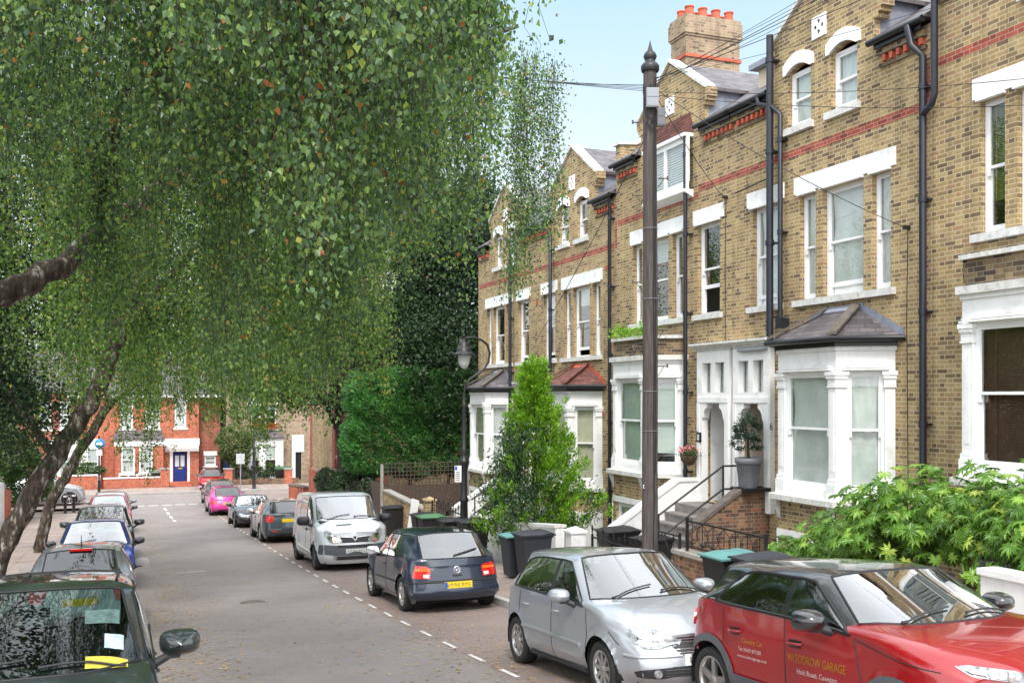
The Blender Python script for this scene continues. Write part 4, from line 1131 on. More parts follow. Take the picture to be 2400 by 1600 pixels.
    # window rubbers along the glass outline
    if det >= 1:
        i2 = sum(spans[:2]); i7 = sum(spans[:7]); i8 = sum(spans[:8]); r4 = r3+nsub[3]; r5 = r4+nsub[4]
        iC = sum(spans[:6]); iend = i7 if c.get('quarter') else iC
        if not c.get('rearglass', 1): iend = sum(spans[:4])
        for sgn in (1, -1):
            o_ = [(G[i, r3]) for i in range(i2, iend+1)]+[G[iend, j] for j in range(r3+1, r4)]+[G[i, r4] for i in range(iend, i2-1, -1)]+[G[i2, j] for j in range(r4-1, r3-1, -1)]
            mb = MB(); mb.tube([(v[0], v[1]*sgn*1.001, v[2]) for v in o_], c.get('rub', .012), 5); mb.build('window_seal', M['rubber'], root, keep=True)
        i3 = sum(spans[:3])
        def loop(ia, ib):
            a = [G[i, r5] for i in range(ia, ib+1)]; t = [G[ib, j] for j in range(r5+1, Rn)]; bt = [G[ia, j] for j in range(Rn-1, r5, -1)]
            m_ = lambda q: (q[0], -q[1], q[2])
            return [tuple(v) for v in a+t]+[m_(v) for v in (t[::-1][1:]+a[::-1])]+[m_(v) for v in bt[::-1][:-1]]+[tuple(v) for v in bt]+[tuple(a[0])]
        mb = MB(); mb.tube(loop(i2, i3), .012, 5); mb.build('windscreen_seal', M['rubber'], root, keep=True)
        if c.get('rearglass2', 1): mb = MB(); mb.tube(loop(i7, i8), .012, 5); mb.build('rear_window_seal', M['rubber'], root, keep=True)
    # underbody, arch liners
    mb = MB(); mb.box(-L/2+.25, L/2-.3, -hw*.80, hw*.80, .17, .30); 
    for ax in axles:
        for sgn in (1, -1):
            k = 14; pts = [(ax+(Ra+.004)*math.cos(math.pi*(1.12*t/k-.06)), (Ra+.004)*math.sin(math.pi*(1.12*t/k-.06))+rw) for t in range(k+1)]
            y0, y1 = sorted((sgn*(hw*.985), sgn*(hw*.52)))
            mb.add([(x, y, z) for y in (y0, y1) for x, z in pts], [(i, i+1, k+2+i, k+1+i) for i in range(k)], 0, True)
            mb.add([(x, sgn*hw*.52, z) for x, z in pts], [tuple(range(k+1))], 0, False)
    mb.build('underbody', M['wheelwell'], root, keep=True)
    # wheels
    tw = .19 if rw < .33 else .21; rr = rw*c.get('rimf', .66)
    for ax in axles:
        for sgn in (1, -1):
            yo = sgn*(hw-.015)
            w = MB(); prof = [(rr, 0), (rr+.02, .012), (rw-.03, .018), (rw-.006, 0), (rw, -.03), (rw, -tw+.03), (rw-.02, -tw), (rr, -tw)]
            w.lathe([(r, sgn*h) for r, h in prof], (ax, yo, rw), 40 if det >= 2 else 20, 0, 'y')
            wo_ = w.build('wheel', M['tyre'], root, keep=True)
            rm_ = MB(); rm_.lathe([(rr+.006, sgn*.004), (rr-.012, sgn*.006), (rr-.022, -sgn*.02), (rr-.03, -sgn*.12)], (ax, yo, rw), 32 if det >= 2 else 16, 0, 'y')
            ns_ = c.get('spokes', 7); hub = .055
            rm_.lathe([(.001, -sgn*.005), (hub*.7, -sgn*.005), (hub, -sgn*.018), (hub, -sgn*.06)], (ax, yo, rw), 16, 0, 'y')
            for q in range(ns_):
                a = 2*math.pi*q/ns_+.2; cs, sn = math.cos(a), math.sin(a); ws_ = c.get('spw', .022)
                def pp(r_, t_, y_): return (ax+r_*cs-t_*sn, yo+y_*sgn, rw+r_*sn+t_*cs)
                rm_.prism([pp(hub*.6, -ws_*1.15, -.012), pp(hub*.6, ws_*1.15, -.012), pp(rr-.012, ws_*.85, -.004), pp(rr-.012, -ws_*.85, -.004)], (0, -sgn*.03, 0), 0)
            rm_.build('rim', c.get('rim', M['alloy']), wo_, keep=True)
            dk = MB(); dk.lathe([(.001, -sgn*.10), (rr-.02, -sgn*.10)], (ax, yo, rw), 20, 0, 'y'); dk.build('brake', M['wheelwell'], wo_, keep=True)
    # interior
    def seat(x, y, wsc, back):
        s_ = MB(); s_.smooth = True
        s_.box(x-.25, x+.25, y-wsc, y+wsc, .35, .52); s_.prism([(x-.24, y-wsc, .45), (x-.10, y-wsc, .45), (x-.26, y-wsc, back), (x-.36, y-wsc, back)], (0, 2*wsc, 0)); return s_
    if det >= 1:
        sb = zb0*.5+.35
        for y in (.36, -.36):
            s_ = seat(X(sB+.05), y, .23, zb0+.05); s_.box(X(sB+.05)-.36, X(sB+.05)-.28, y-.12, y+.12, zb0+.08, zb0+.27)
            s_.build('seat', M['seat'], root, bevel=.03, keep=True)
        if c.get('rearglass', 1):
            s_ = seat(X(sC-.1), 0, .6, zb0+.02)
            for y in (.38, -.38): s_.box(X(sC-.1)-.36, X(sC-.1)-.28, y-.11, y+.11, zb0+.03, zb0+.18)
            s_.build('rear_seat', M['seat'], root, bevel=.03, keep=True)
        d_ = MB(); d_.prism([(X(sc-.0), -hw*.84, hz1-.14), (X(sc-.0), -hw*.84, hz1+.0), (X(sc+.45), -hw*.84, hz1+.03), (X(sc+.72), -hw*.84, hz1-.03), (X(sc+.72), -hw*.84, .5)], (0, hw*1.68, 0)); d_.build('dashboard', M['dash'], root, bevel=.02, keep=True)
        st = MB(); yy = c.get('drv', -1)*.36; cx, cz = X(sc+.85), hz1+.0
        st.tube([(cx+.06*math.cos(t)*1.0, yy+.185*math.sin(t), cz-.02+.175*math.cos(t)) for t in np.linspace(0, 2*math.pi, 22)], .015, 6); st.build('steering_wheel', M['dash'], root, keep=True)
    # mirrors
    if c.get('mirror', 1):
        ms = c.get('mscale', 1.); mzz = c.get('mz', zb0+.06)
        for sgn in (1, -1):
            h = surf('side', sgn, X(sa+.12), zb0-.02, 0) or Vector((X(sa+.12), sgn*hw*.95, zb0))
            mb = MB(); nn = 9; cx, cy, cz = X(sa+.14), sgn*(hw+.13*ms), mzz+.03
            Gm = []
            for a in range(nn+1):
                t = a/nn; rr_ = math.sin(math.pi*min(1, .12+t*.88)*.5) if False else math.sqrt(max(0, 1-(1-t)**2.2)); row = []
                for e in range(17):
                    q = 2*math.pi*e/16; cy_, cz_ = math.cos(q), math.sin(q)
                    cy2 = math.copysign(abs(cy_)**.7, cy_); cz2 = math.copysign(abs(cz_)**.7, cz_)
                    row.append((cx+(.10-.19*t)*ms+.0, cy+cy2*.125*rr_*ms, cz+cz2*.08*rr_*ms*(1.12 if c.get('mtall') else 1)))
                Gm.append(row)
            mb.grid([r_[::-1] for r_ in Gm], 0, True)
            mr_ = mb.build('wing_mirror', c.get('mirmat', pm), root, keep=True)
            gm = MB(); gm.add([Gm[-1][e] for e in range(16)], [tuple(range(16))], 0, False); gm.build('mirror_glass', M['carglass_dark'] if False else M['chrome'], mr_, keep=True)
            am = MB(); am.tube([(h.x, h.y-sgn*.01, h.z), (cx-.02, cy-sgn*.05, cz-.055*ms)], [.035, .028], 8); am.box(cx-.09*ms, cx+.02, min(cy-sgn*.10, cy), max(cy-sgn*.10, cy), cz-.085*ms, cz-.06*ms); am.build('mirror_arm', M['trim'], mr_, keep=True)
    # wipers
    if det >= 1 and c.get('wipers', 1):
        for y0_, y1_ in ((.10, .62), (-.52, .02)):
            q = []
            for t in np.linspace(0, 1, 8):
                y = y0_+(y1_-y0_)*t; hh, n_ = cast(Vector((X(sc+.03)+0-.03-.10*t*abs(1), y*hw/.83, 0)), Vector((0, 0, -1)))
                if hh: q.append(hh+Vector((0, 0, .022)))
            if len(q) > 2: mb = MB(); mb.tube(q, [.014]+[.009]*(len(q)-1), 5); mb.build('wiper', M['trim'], root, keep=True)
    api = dict(root=root, body=body, patch=patch, line=line, surf=surf, X=X, c=c, bvh=bvh, cast=cast, hw=hw, L=L, sa=sa, zbelt=zbelt, G=G, axles=axles, Ra=Ra)
    return api

def plate(a, rear, y, z, front_bulge=0, w=.52, col=None, chars=True, blue=False):
    """number plate with soft unreadable characters"""
    k = 'rear' if rear else 'front'; h = a['surf'](k, 1, y, z, .012)
    if h is None: return
    n = Vector((-1 if rear else 1, 0, 0)); o = h+Vector((0, 0, 0))
    F = frame((o.x, o.y, o.z), (0, -1 if rear else 1, 0), n)
    mb = MB(F); mb.box(-w/2, w/2, -.02, .004, -.056, .056); p = mb.build('number_plate', col or (M['plate_y'] if rear else M['plate_w']), a['root'], keep=True)
    if chars:
        ch = MB(F); xs = [-.19,-.125,-.06,.0,.085,.145,.205]
        for i, x in enumerate(xs):
            hgt = .028
            ch.box(x-.018, x-.008, .004, .006, -hgt, hgt); ch.box(x+.008, x+.018, .004, .006, -hgt*(.2 if i % 2 else 1), hgt); ch.box(x-.018, x+.018, .0045, .0065, hgt-.012 if i % 3 else -hgt, hgt if i % 3 else -hgt+.012)
        ch.build('plate_characters', M['plate_ch'], p, keep=True)
    if blue: bb = MB(F); bb.box(-w/2 if rear else w/2-.05, -w/2+.05 if rear else w/2, .004, .0062, -.054, .054); bb.build('plate_band', M['plate_blue'], p)
    return p
def put_car(a, Xc, Yfront, toward, yaw=0.):
    """park: toward=True means the front faces the camera; Yfront is the Y of the end nearest the camera"""
    r = a['root']; L = a['L']; yc = Yfront+L/2
    ang = -math.pi/2 if toward else math.pi/2
    z1, z2 = gz(yc-1.25), gz(yc+1.25); pitch = math.atan2(z2-z1, 2.5)
    r.location = (Xc, yc, (z1+z2)/2)
    M1 = Matrix.Rotation(pitch, 4, 'X') @ Matrix.Rotation(ang+yaw, 4, 'Z')
    r.rotation_euler = M1.to_euler()
def handles(a, ss, z, mt=None, col=None):
    for s in ss:
        for sgn in (1, -1):
            h = a['surf']('side', sgn, a['X'](s), z, .0)
            if h is None: continue
            a['patch']('handle_recess', 'side', sgn, [(a['X'](s)-.075, z-.035), (a['X'](s)+.075, z-.035), (a['X'](s)+.085, z+.03), (a['X'](s)-.085, z+.03)], M['trim'] if col is None else col, .002, res=.04)
            mb = MB(); mb.tube([(h.x+.09, h.y, h.z), (h.x+.06, h.y+sgn*.03, h.z), (h.x-.06, h.y+sgn*.03, h.z), (h.x-.09, h.y, h.z)], .013, 6); mb.build('door_handle', mt or a['c']['paint'], a['body'], keep=True)
def gaps(a, lines, sgns=(1, -1), r=.0055):
    for pts in lines:
        for sgn in sgns: a['line']('panel_gap', 'side', sgn, [(a['X'](s), z) for s, z in pts], r, M['rubber'])
def circ(cx, cy, r, n=14, ry=None): return [(cx+r*math.cos(2*math.pi*k/n), cy+(ry or r)*math.sin(2*math.pi*k/n)) for k in range(n)]
# ---- silver hatchback, near right
pa = lambda n, c, m=0., r=.32: paint(n, c, m, rough=r)
silver = pa('silver_paint', (.40,.42,.45), .55, .36)
polo = make_car('parked_car', 'silver five door hatchback parked nose towards the camera behind the red car', 'car', dict(
    L=3.92, W=1.65, H=1.465, fo=.82, wb=2.46, rw=.30, sc=1.02, sh=1.72, hz0=.70, hz1=.955, zb0=.93, zb1=1.0, srt=3.42, srb=3.74, zrb=1.0, zt=.80,
    sB=2.12, sC=2.98, sD3=3.36, sD4=3.22, quarter=1, paint=silver, det=3, spokes=9, wr=.76, nf=.82, front=[.08,0,.03,.12], rimf=.66, glass=M['carglass'], mz=.99))
def polo_bits(a):
    X, patch, line = a['X'], a['patch'], a['line']
    for sg in (1, -1):
        hl = patch('headlight', 'fq38', sg, [(-.13,.60),(.0,.565),(.14,.575),(.25,.64),(.33,.72),(.31,.77),(.20,.775),(.05,.745),(-.09,.70),(-.22,.645),(-.20,.60)], M['lens'], .012, res=.03, skirt=1)
        patch('headlight_reflector', 'fq38', sg, circ(.14,.675,.075), M['chrome'], .016, par=hl, res=.03)
        patch('headlight_reflector', 'fq38', sg, circ(-.03,.645,.05), M['chrome'], .016, par=hl, res=.03)
        line('bumper_strip', 'fq38', sg, [(-.24,.50),(.0,.495),(.22,.50),(.36,.51)], .018, silver)
        fg = patch('bumper_grille', 'fq38', sg, [(-.36,.33),(-.02,.28),(.22,.30),(.25,.35),(.16,.375),(-.36,.41)], M['trim'], .004, res=.04)
        patch('fog_light', 'fq38', sg, circ(.0,.335,.042), M['lens'], .012, par=fg, res=.03)
        for q in (.31,.34,.37): line('grille_bar', 'fq38', sg, [(-.34,q),(-.08,q)], .005, M['trim_grey'], par=fg)
        line('side_moulding', 'side', sg, [(X(1.32),.50),(X(3.0),.53)], .028, silver, sub=14)
        line('sill_trim', 'side', sg, [(X(1.2),.21),(X(2.9),.21)], .03, M['trim'])
    g = patch('grille', 'front', 1, [(-.34,.60),(-.27,.50),(.27,.50),(.34,.60),(.36,.675),(-.36,.675)], M['trim'], .004, res=.05)
    for z in (.53,.56,.59,.62,.65): line('grille_bar', 'front', 1, [(-.33+abs(.6-z)*.4,z),(.33-abs(.6-z)*.4,z)], .007, M['chrome'], par=g, sub=10)
    patch('lower_grille', 'front', 1, [(-.42,.30),(.42,.30),(.38,.40),(-.38,.40)], M['trim'], .004, res=.06)
    b_ = line('badge', 'front', 1, [(.055*math.cos(t), .60+.055*math.sin(t)) for t in np.linspace(0, 6.29, 18)], .007, M['chrome'], sub=1)
    line('badge', 'front', 1, [(-.035,.63),(-.015,.565),(0,.60),(.015,.565),(.035,.63)], .006, M['chrome'], sub=2)
    line('bonnet_gap', 'fq38', 1, [(-.25,.70),(-.05,.755),(.2,.80)], .004, M['rubber'])
    gaps(a, [[(1.16,.26),(1.12,.6),(1.18,.9)], [(2.13,.24),(2.12,.95)], [(2.13,.24),(3.0,.25)], [(3.0,.25),(3.06,.45),(3.16,.62),(3.14,.95)], [(1.16,.26),(2.13,.24)], [(.45,.60),(.6,.72)]])
    handles(a, (1.98, 2.92), .80, silver, silver)
    plate(a, False, 0, .46, blue=True)
    for q, mt_ in (([(-1.35,-.66),(-1.35,-.60),(-1.22,-.60),(-1.22,-.66)], M['paper']),): pass
    mb = MB(); mb.box(X(1.22)-.0, X(1.22)+.002, -.60, -.49, 1.03, 1.10) ; 
    an = MB(); an.tube([(X(3.2),0,1.44),(X(3.45),0,1.62)], .005, 5); 
polo_bits(polo); put_car(polo, 5.52, 8.70, True)
# ---- red hatchback with a black roof, nearest right
red = pa('red_paint', (.29,.0012,.004), .15, .25); blk = pa('black_paint', (.010,.010,.012), 0, .25)
c3 = make_car('parked_car', 'glossy red hatchback with a black roof and gold lettering on its doors', 'car', dict(
    L=4.0, W=1.75, H=1.475, fo=.83, wb=2.54, rw=.325, sc=1.02, sh=1.78, hz0=.87, hz1=1.06, zb0=1.03, zb1=1.10, srt=3.45, srb=3.78, zrb=1.08, zt=.88, ap=.42,
    sB=2.15, sC=3.0, sD3=3.28, sD4=3.10, quarter=1, paint=red, roofpaint=blk, rpillar=1, pillarmat=blk, det=3, spokes=5, spw=.03, wr=.76, nf=.84, mirmat=blk, mscale=1.08, rsglass=M['carglass_dark'], rwglass=M['carglass_dark'], mz=1.08, rimf=.70, rub=.016))
def c3_bits(a):
    X, patch, line = a['X'], a['patch'], a['line']
    for sg in (1, -1):
        # A pillar in black
        for ax in a['axles']:
            Ra = a['Ra']; arc = [(ax+(Ra+.0)*math.cos(t), .325+(Ra+.0)*math.sin(t)) for t in np.linspace(-.25, math.pi+.25, 26)]; arc2 = [(ax+(Ra+.075)*math.cos(t), .325+(Ra+.075)*math.sin(t)) for t in np.linspace(math.pi+.25, -.25, 26)]
            patch('arch_cladding', 'side', sg, arc+arc2, M['trim_grey'], .012, res=.06, skirt=0)
        patch('side_pad', 'side', sg, [(X(1.62),.30),(X(3.02),.30),(X(3.05),.40),(X(2.98),.47),(X(1.70),.44),(X(1.62),.38)], M['trim_grey'], .022, res=.07, skirt=1)
        patch('sill_trim', 'side', sg, [(X(1.28),.19),(X(2.92),.19),(X(2.90),.26),(X(1.30),.26)], M['trim_grey'], .012, res=.08)
        hl = patch('headlight', 'fq38', sg, [(-.30,.60),(.12,.63),(.30,.69),(.33,.74),(.22,.74),(-.05,.70),(-.30,.66)], M['trim'], .010, res=.035, skirt=1)
        dl = patch('running_light', 'fq38', sg, [(-.42,.795),(-.1,.80),(.22,.86),(.30,.90),(.24,.905),(-.08,.865),(-.42,.845)], M['lens'], .014, res=.03, skirt=1)
        line('chrome_strip', 'fq38', sg, [(-.5,.79),(-.1,.795),(.22,.85),(.31,.905)], .008, M['chrome'])
        for q in (-.28,-.16,-.04,.08): patch('lamp_cell', 'fq38', sg, circ(q,.825+max(0,q+.1)*.15,.026), M['chrome'], .02, par=dl, res=.03)
        patch('tail_light', 'rq42', sg, [(.10,.80),(.30,.82),(.34,.90),(.30,.98),(.10,.97)], M['lamp_red'], .02, res=.04, skirt=1)
        line('roof_edge', 'side', sg, [(X(3.40),1.115),(X(3.22),1.112)], .007, M['chrome'])
    patch('grille', 'front', 1, [(-.5,.40),(.5,.40),(.46,.56),(-.46,.56)], M['trim'], .004, res=.07)
    gaps(a, [[(1.24,.27),(1.18,.6),(1.28,1.0)], [(2.16,.26),(2.17,1.05)], [(1.24,.27),(2.95,.26)], [(2.95,.26),(3.0,.45),(3.13,.66),(3.12,1.05)]])
    a['line']('bonnet_gap', 'side', -1, [(X(1.25),.985),(X(.75),.90),(X(.45),.86)], .005, M['rubber'])
    a['line']('bonnet_gap', 'side', 1, [(X(1.25),.985),(X(.75),.90),(X(.45),.86)], .005, M['rubber'])
    handles(a, (2.02, 2.92), .86, red, M['rubber'])
    for sg in (-1, 1):
        h = a['surf']('side', sg, X(1.5), .7, 0)
    # signwriting on the doors facing the road (driver's side of this car faces away from the kerb)
    def sign(s, size, x0, z0, mt, sg, **k):
        vs, fs = text_mesh(s, size, **k); V = []
        for x, y, z in vs:
            px, pz = X(x0)+sg*-1*x*(-1), z0+y
            px = X(x0)+x if sg < 0 else X(x0)-x
            q = a['surf']('side', sg, px, pz, .004); V.append(q or Vector((px, sg*.88, pz)))
        mb = MB(); mb.add(V, fs, 0, False); mb.build('signwriting', mt, a['body'], keep=True)
    for sg in (RS,):
        sign('WOODROW GARAGE', .08, SW1+.02, .705, M['gold'], sg, font_scale=(.92, 1.25))
        sign('Holt Road, Cawston', .062, SW1+SGN*.10, .615, M['paper'], sg)
        sign('Country Cat', .062, SW2+SGN*.05, .765, M['gold'], sg, shear=.3)
        sign('Tel: 01603 871200', .047, SW2, .69, M['paper'], sg)
        sign('www.woodrowgarage.co.uk', .040, SW2-SGN*.02, .63, M['paper'], sg)
# the car faces the camera, so its left-hand side in the picture is its own right side (y<0)
RS = -1; SGN = -1; SW1 = 2.10; SW2 = 2.86
c3_bits(c3); put_car(c3, 6.17, 4.95, True)
# ---- dark blue hatchback seen from behind
dblue = pa('dark_blue_paint', (.011,.020,.042), .2, .3)
golf = make_car('parked_car', 'dark blue five door hatchback seen from behind between the silver car and the van', 'car', dict(
    L=4.15, W=1.735, H=1.44, fo=.86, wb=2.51, rw=.315, sc=1.12, sh=1.80, hz0=.70, hz1=.94, zb0=.92, zb1=.97, srt=3.52, srb=3.93, zrb=.965, zt=.84,
    sB=2.22, sC=3.02, sD3=3.30, sD4=3.12, quarter=0, paint=dblue, det=3, spokes=6, spw=.035, wr=.78, rear=[.06,0,.05,.09], nt=.88, mirmat=M['trim'], wsglass=M['carglass_clear'], rwglass=M['carglass_clear'], glass=M['carglass']))
def golf_bits(a):
    X, patch, line = a['X'], a['patch'], a['line']
    for sg in (1, -1):
        tl = patch('tail_light', 'rq35', sg, [(-.02,.62),(.30,.64),(.28,.74),(.24,.86),(.05,.84),(-.02,.80)], M['lamp_red'], .012, res=.035, skirt=1)
        patch('indicator_lens', 'rq35', sg, [(.0,.75),(.25,.765),(.24,.81),(.0,.80)], M['lamp_orange'], .016, par=tl, res=.03)
        patch('reversing_lens', 'rq35', sg, [(.0,.64),(.10,.645),(.10,.70),(.0,.70)], M['lamp_clear'], .016, par=tl, res=.03)
        line('bumper_strip', 'rq35', sg, [(-.5,.56),(-.15,.56),(.2,.56),(.45,.555)], .016, M['trim'])
        line('side_moulding', 'side', sg, [(X(1.42),.50),(X(3.12),.52)], .02, M['trim'], sub=14)
        patch('headlight', 'fq40', sg, [(-.2,.58),(.2,.60),(.25,.70),(-.15,.70)], M['lens'], .01, res=.05)
        line('roof_strip', 'side', sg, [(X(1.9),1.365),(X(3.3),1.35)], .006, M['trim'])
    line('tailgate_gap', 'rear', 1, [(-.60,.90),(-.56,.62),(-.5,.585),(.5,.585),(.56,.62),(.60,.90)], .005, M['rubber'])
    line('bumper_gap', 'rear', 1, [(-.72,.575),(.72,.575)], .004, M['rubber'])
    line('badge', 'rear', 1, [(.058*math.cos(t), .765+.058*math.sin(t)) for t in np.linspace(0, 6.29, 18)], .007, M['chrome'], sub=1)
    line('badge', 'rear', 1, [(-.036,.80),(-.016,.73),(0,.77),(.016,.73),(.036,.80)], .006, M['chrome'], sub=2)
    line('badge', 'rear', 1, [(-.02,.81),(0,.785),(.02,.81)], .005, M['chrome'], sub=2)
    patch('tailgate_handle', 'rear', 1, [(-.09,.645),(.09,.645),(.09,.685),(-.09,.685)], M['trim'], .006, res=.04, skirt=1)
    h = a['surf']('rear', 1, .42, .775, .006)
    for s, y0, sz in (('GOLF', .52, .04), ('1.6', -.50, .04)):
        vs, fs = text_mesh(s, sz); V = []
        for x, y, z in vs:
            q = a['surf']('rear', 1, y0-x, .775+y, .005); V.append(q or Vector((-2, y0-x, .77)))
        mb = MB(); mb.add(V, fs, 0, False); mb.build('badge', M['chrome'], a['body'], keep=True)
    gaps(a, [[(1.26,.26),(1.22,.6),(1.30,.9)], [(2.24,.25),(2.22,.93)], [(1.26,.26),(3.0,.26)], [(3.0,.26),(3.06,.45),(3.18,.62),(3.14,.93)]])
    handles(a, (2.08, 2.98), .78, dblue, dblue)
    plate(a, True, 0, .50, blue=True)
    mb = MB(); q = [a['surf']('rear', 1, y, 1.0+.02*t, .02) for t, y in enumerate(np.linspace(.03, -.45, 6))]; q = [x for x in q if x]
    if len(q) > 2: mb.tube(q, .012, 6); mb.build('rear_wiper', M['trim'], a['root'], keep=True)
    an = MB(); an.tube([(X(3.25),0,1.43),(X(3.5),0,1.70)], [.009,.003], 5); an.build('aerial', M['trim'], a['root'])
golf_bits(golf); put_car(golf, 5.55, 17.0, False)
# ---- silver van
vsil = pa('van_silver_paint', (.66,.68,.70), .4, .4)
van = make_car('parked_van', 'silver panel van with a raked windscreen and dark bumper parked facing the camera', 'van', dict(
    L=4.78, W=1.90, H=1.96, fo=.84, wb=3.10, rw=.33, sc=.72, sh=1.62, hz0=.98, hz1=1.26, zb0=1.14, zb1=1.16, srt=4.60, srb=4.72, zrb=1.1, zt=1.0, zH=1.87, zR=1.93, z2=.75, ap=.45,
    sB=2.05, sC=3.6, sD3=4.4, sD4=4.42, rearglass=0, rearglass2=0, paint=vsil, det=2, spokes=7, rim=M['trim_grey'], wr=.86, mirmat=M['trim'], mscale=1.35, mtall=1, mz=1.22, front=[.06,0,.05,.16], nf=.84, pillarmat=vsil))
def van_bits(a):
    X, patch, line = a['X'], a['patch'], a['line']
    for sg in (1, -1):
        hl = patch('headlight', 'fq36', sg, [(-.18,.74),(.0,.70),(.12,.74),(.24,.88),(.33,1.02),(.30,1.06),(.14,1.0),(-.02,.90),(-.16,.80)], M['lens'], .014, res=.04, skirt=1)
        patch('headlight_reflector', 'fq36', sg, circ(.10,.86,.07), M['chrome'], .02, par=hl, res=.04)
        patch('indicator_lens', 'fq36', sg, circ(.0,.76,.035), M['lamp_orange'], .02, par=hl, res=.03)
        patch('fog_light', 'fq36', sg, circ(-.05,.36,.05), M['lens'], .02, res=.04)
        line('side_step', 'side', sg, [(X(1.25),.42),(X(3.6),.50)], .025, vsil, sub=16)
    bp = patch('bumper', 'front', 1, [(-.79,.44),(-.5,.40),(.5,.40),(.79,.44),(.79,.68),(.5,.66),(-.5,.66),(-.79,.68)], M['trim_grey'], .014, res=.07, skirt=1)
    for sg in (1, -1): patch('bumper_corner', 'side', sg, [(X(.20),.44),(X(.42),.44),(X(.40),.68),(X(.20),.68)], M['trim_grey'], .012, res=.06)
    patch('lower_grille', 'front', 1, [(-.50,.30),(.50,.30),(.54,.39),(-.54,.39)], M['trim'], .018, res=.07)
    patch('bumper_slot', 'front', 1, [(-.46,.60),(.46,.60),(.46,.66),(-.46,.66)], M['rubber'], .02, res=.07)
    g = patch('grille', 'front', 1, [(-.46,.80),(-.36,.72),(.36,.72),(.46,.80),(.50,.87),(-.50,.87)], M['trim'], .008, res=.06)
    for z in (.745,.78,.815): line('grille_bar', 'front', 1, [(-.40,z),(.40,z)], .006, M['trim_grey'], par=g)
    line('grille_trim', 'front', 1, [(-.50,.87),(-.12,.85),(-.07,.85),(0,.76),(.07,.85),(.12,.85),(.50,.87)], .015, M['chrome'], off=.01)
    line('badge', 'front', 1, [(.05*math.cos(t), .83+.05*math.sin(t)) for t in np.linspace(0, 6.29, 16)], .007, M['chrome'], sub=1, off=.02)
    plate(a, False, 0, .51)
    patch('bonnet_vent', 'top', 1, [(X(.50),-.42),(X(.50),-.02),(X(.45),-.02),(X(.45),-.42)], M['rubber'], .004, res=.05)
    gaps(a, [[(1.32,.40),(1.28,.8),(1.36,1.12)], [(2.10,.38),(2.08,1.75)], [(1.32,.40),(2.10,.38)], [(2.10,.38),(3.2,.40),(3.2,1.8)], [(2.10,1.76),(3.2,1.82)]])
    handles(a, (1.98,), 1.0, M['trim'])
    patch('side_panel', 'side', -1, [(X(2.25),1.22),(X(3.1),1.22),(X(3.05),1.74),(X(2.25),1.70)], M['trim_grey'], .0035, res=.1) if False else None
van_bits(van); put_car(van, 5.5, 25.4, True)
# ---- cars farther down the right side
def simple(name, label, cat, spec, Xc, Yf, toward, kind=0, yaw=0.):
    a = make_car(name, label, cat, spec); X, patch, line = a['X'], a['patch'], a['line']; c = a['c']
    z = c['hz0']
    for sg in (1, -1):
        patch('headlight', 'fq38', sg, [(-.18,z-.17),(.10,z-.16),(.28,z-.06),(.30,z+.0),(.1,z-.03),(-.18,z-.09)], M['lens'], .012, res=.05, skirt=1)
        zt = c['zt']; patch('tail_light', 'rq38', sg, [(.0,zt-.26),(.26,zt-.24),(.28,zt-.10),(.22,zt-.02),(.0,zt-.05)], M['lamp_red'], .012, res=.05, skirt=1)
        if kind == 1: patch('bumper_reflector', 'rear', sg, [(.42,.40),(.62,.41),(.62,.45),(.42,.44)], M['lamp_red'], .006, res=.06)
    patch('grille', 'front', 1, [(-.34,z-.22),(.34,z-.22),(.38,z-.09),(-.38,z-.09)], M['trim'], .006, res=.08)
    patch('lower_grille', 'front', 1, [(-.42,.28),(.42,.28),(.38,.38),(-.38,.38)], M['trim'], .006, res=.08)
    patch('bumper_insert', 'rear', 1, [(-.5,.24),(.5,.24),(.48,.33),(-.48,.33)], M['trim'], .006, res=.08)
    sB = c['sB']; sa = a['sa']; gaps(a, [[(sa-.02,.26),(sa-.05,.8)], [(sB+.02,.25),(sB,.9)]]); handles(a, (sB-.14,), c['zb0']-.13, c['paint'], c['paint'])
    plate(a, False, 0, .44, chars=False); plate(a, True, 0, c.get('rpz', .62), chars=False)
    put_car(a, Xc, Yf, toward, yaw); return a
hatch = dict(L=4.2, W=1.77, H=1.45, fo=.86, wb=2.57, rw=.315, sc=1.1, sh=1.85, hz0=.72, hz1=.96, zb0=.94, zb1=1.0, srt=3.6, srb=3.95, zrb=.99, zt=.84, sB=2.25, sC=3.05, sD3=3.45, sD4=3.2, det=1, quarter=0)
def sp(**k): d = dict(hatch); d.update(k); return d
simple('parked_car', 'dark grey saloon seen from behind just beyond the silver van', 'car', sp(L=4.65, W=1.81, srt=3.85, srb=4.35, zrb=1.03, zt=.98, sD3=3.8, sD4=3.4, sC=3.2, paint=pa('dark_grey_paint', (.035,.05,.06), .3), quarter=1, wb=2.68, rwglass=M['carglass_dark'], rpz=.78), 5.25, 35.0, False, 1)
simple('parked_car', 'black coupe parked nose towards the camera between the grey saloon and the pink car', 'car', sp(L=4.4, W=1.76, H=1.34, sc=1.2, sh=2.0, hz0=.64, hz1=.88, zb0=.86, zb1=.93, zrb=.95, zt=.88, srt=3.3, srb=3.95, sC=2.9, sD3=3.3, sD4=3.0, paint=blk), 5.15, 43.6, True)
simple('parked_car', 'bright pink hatchback seen from behind', 'car', sp(paint=pa('pink_paint', (.62,.035,.30), .2)), 4.8, 53.0, False)
simple('parked_car', 'dark red brown hatchback partly hidden in front of the pink car near the junction', 'car', sp(H=1.5, paint=pa('dark_brown_paint', (.05,.03,.035), .2)), 5.0, 59.0, False)
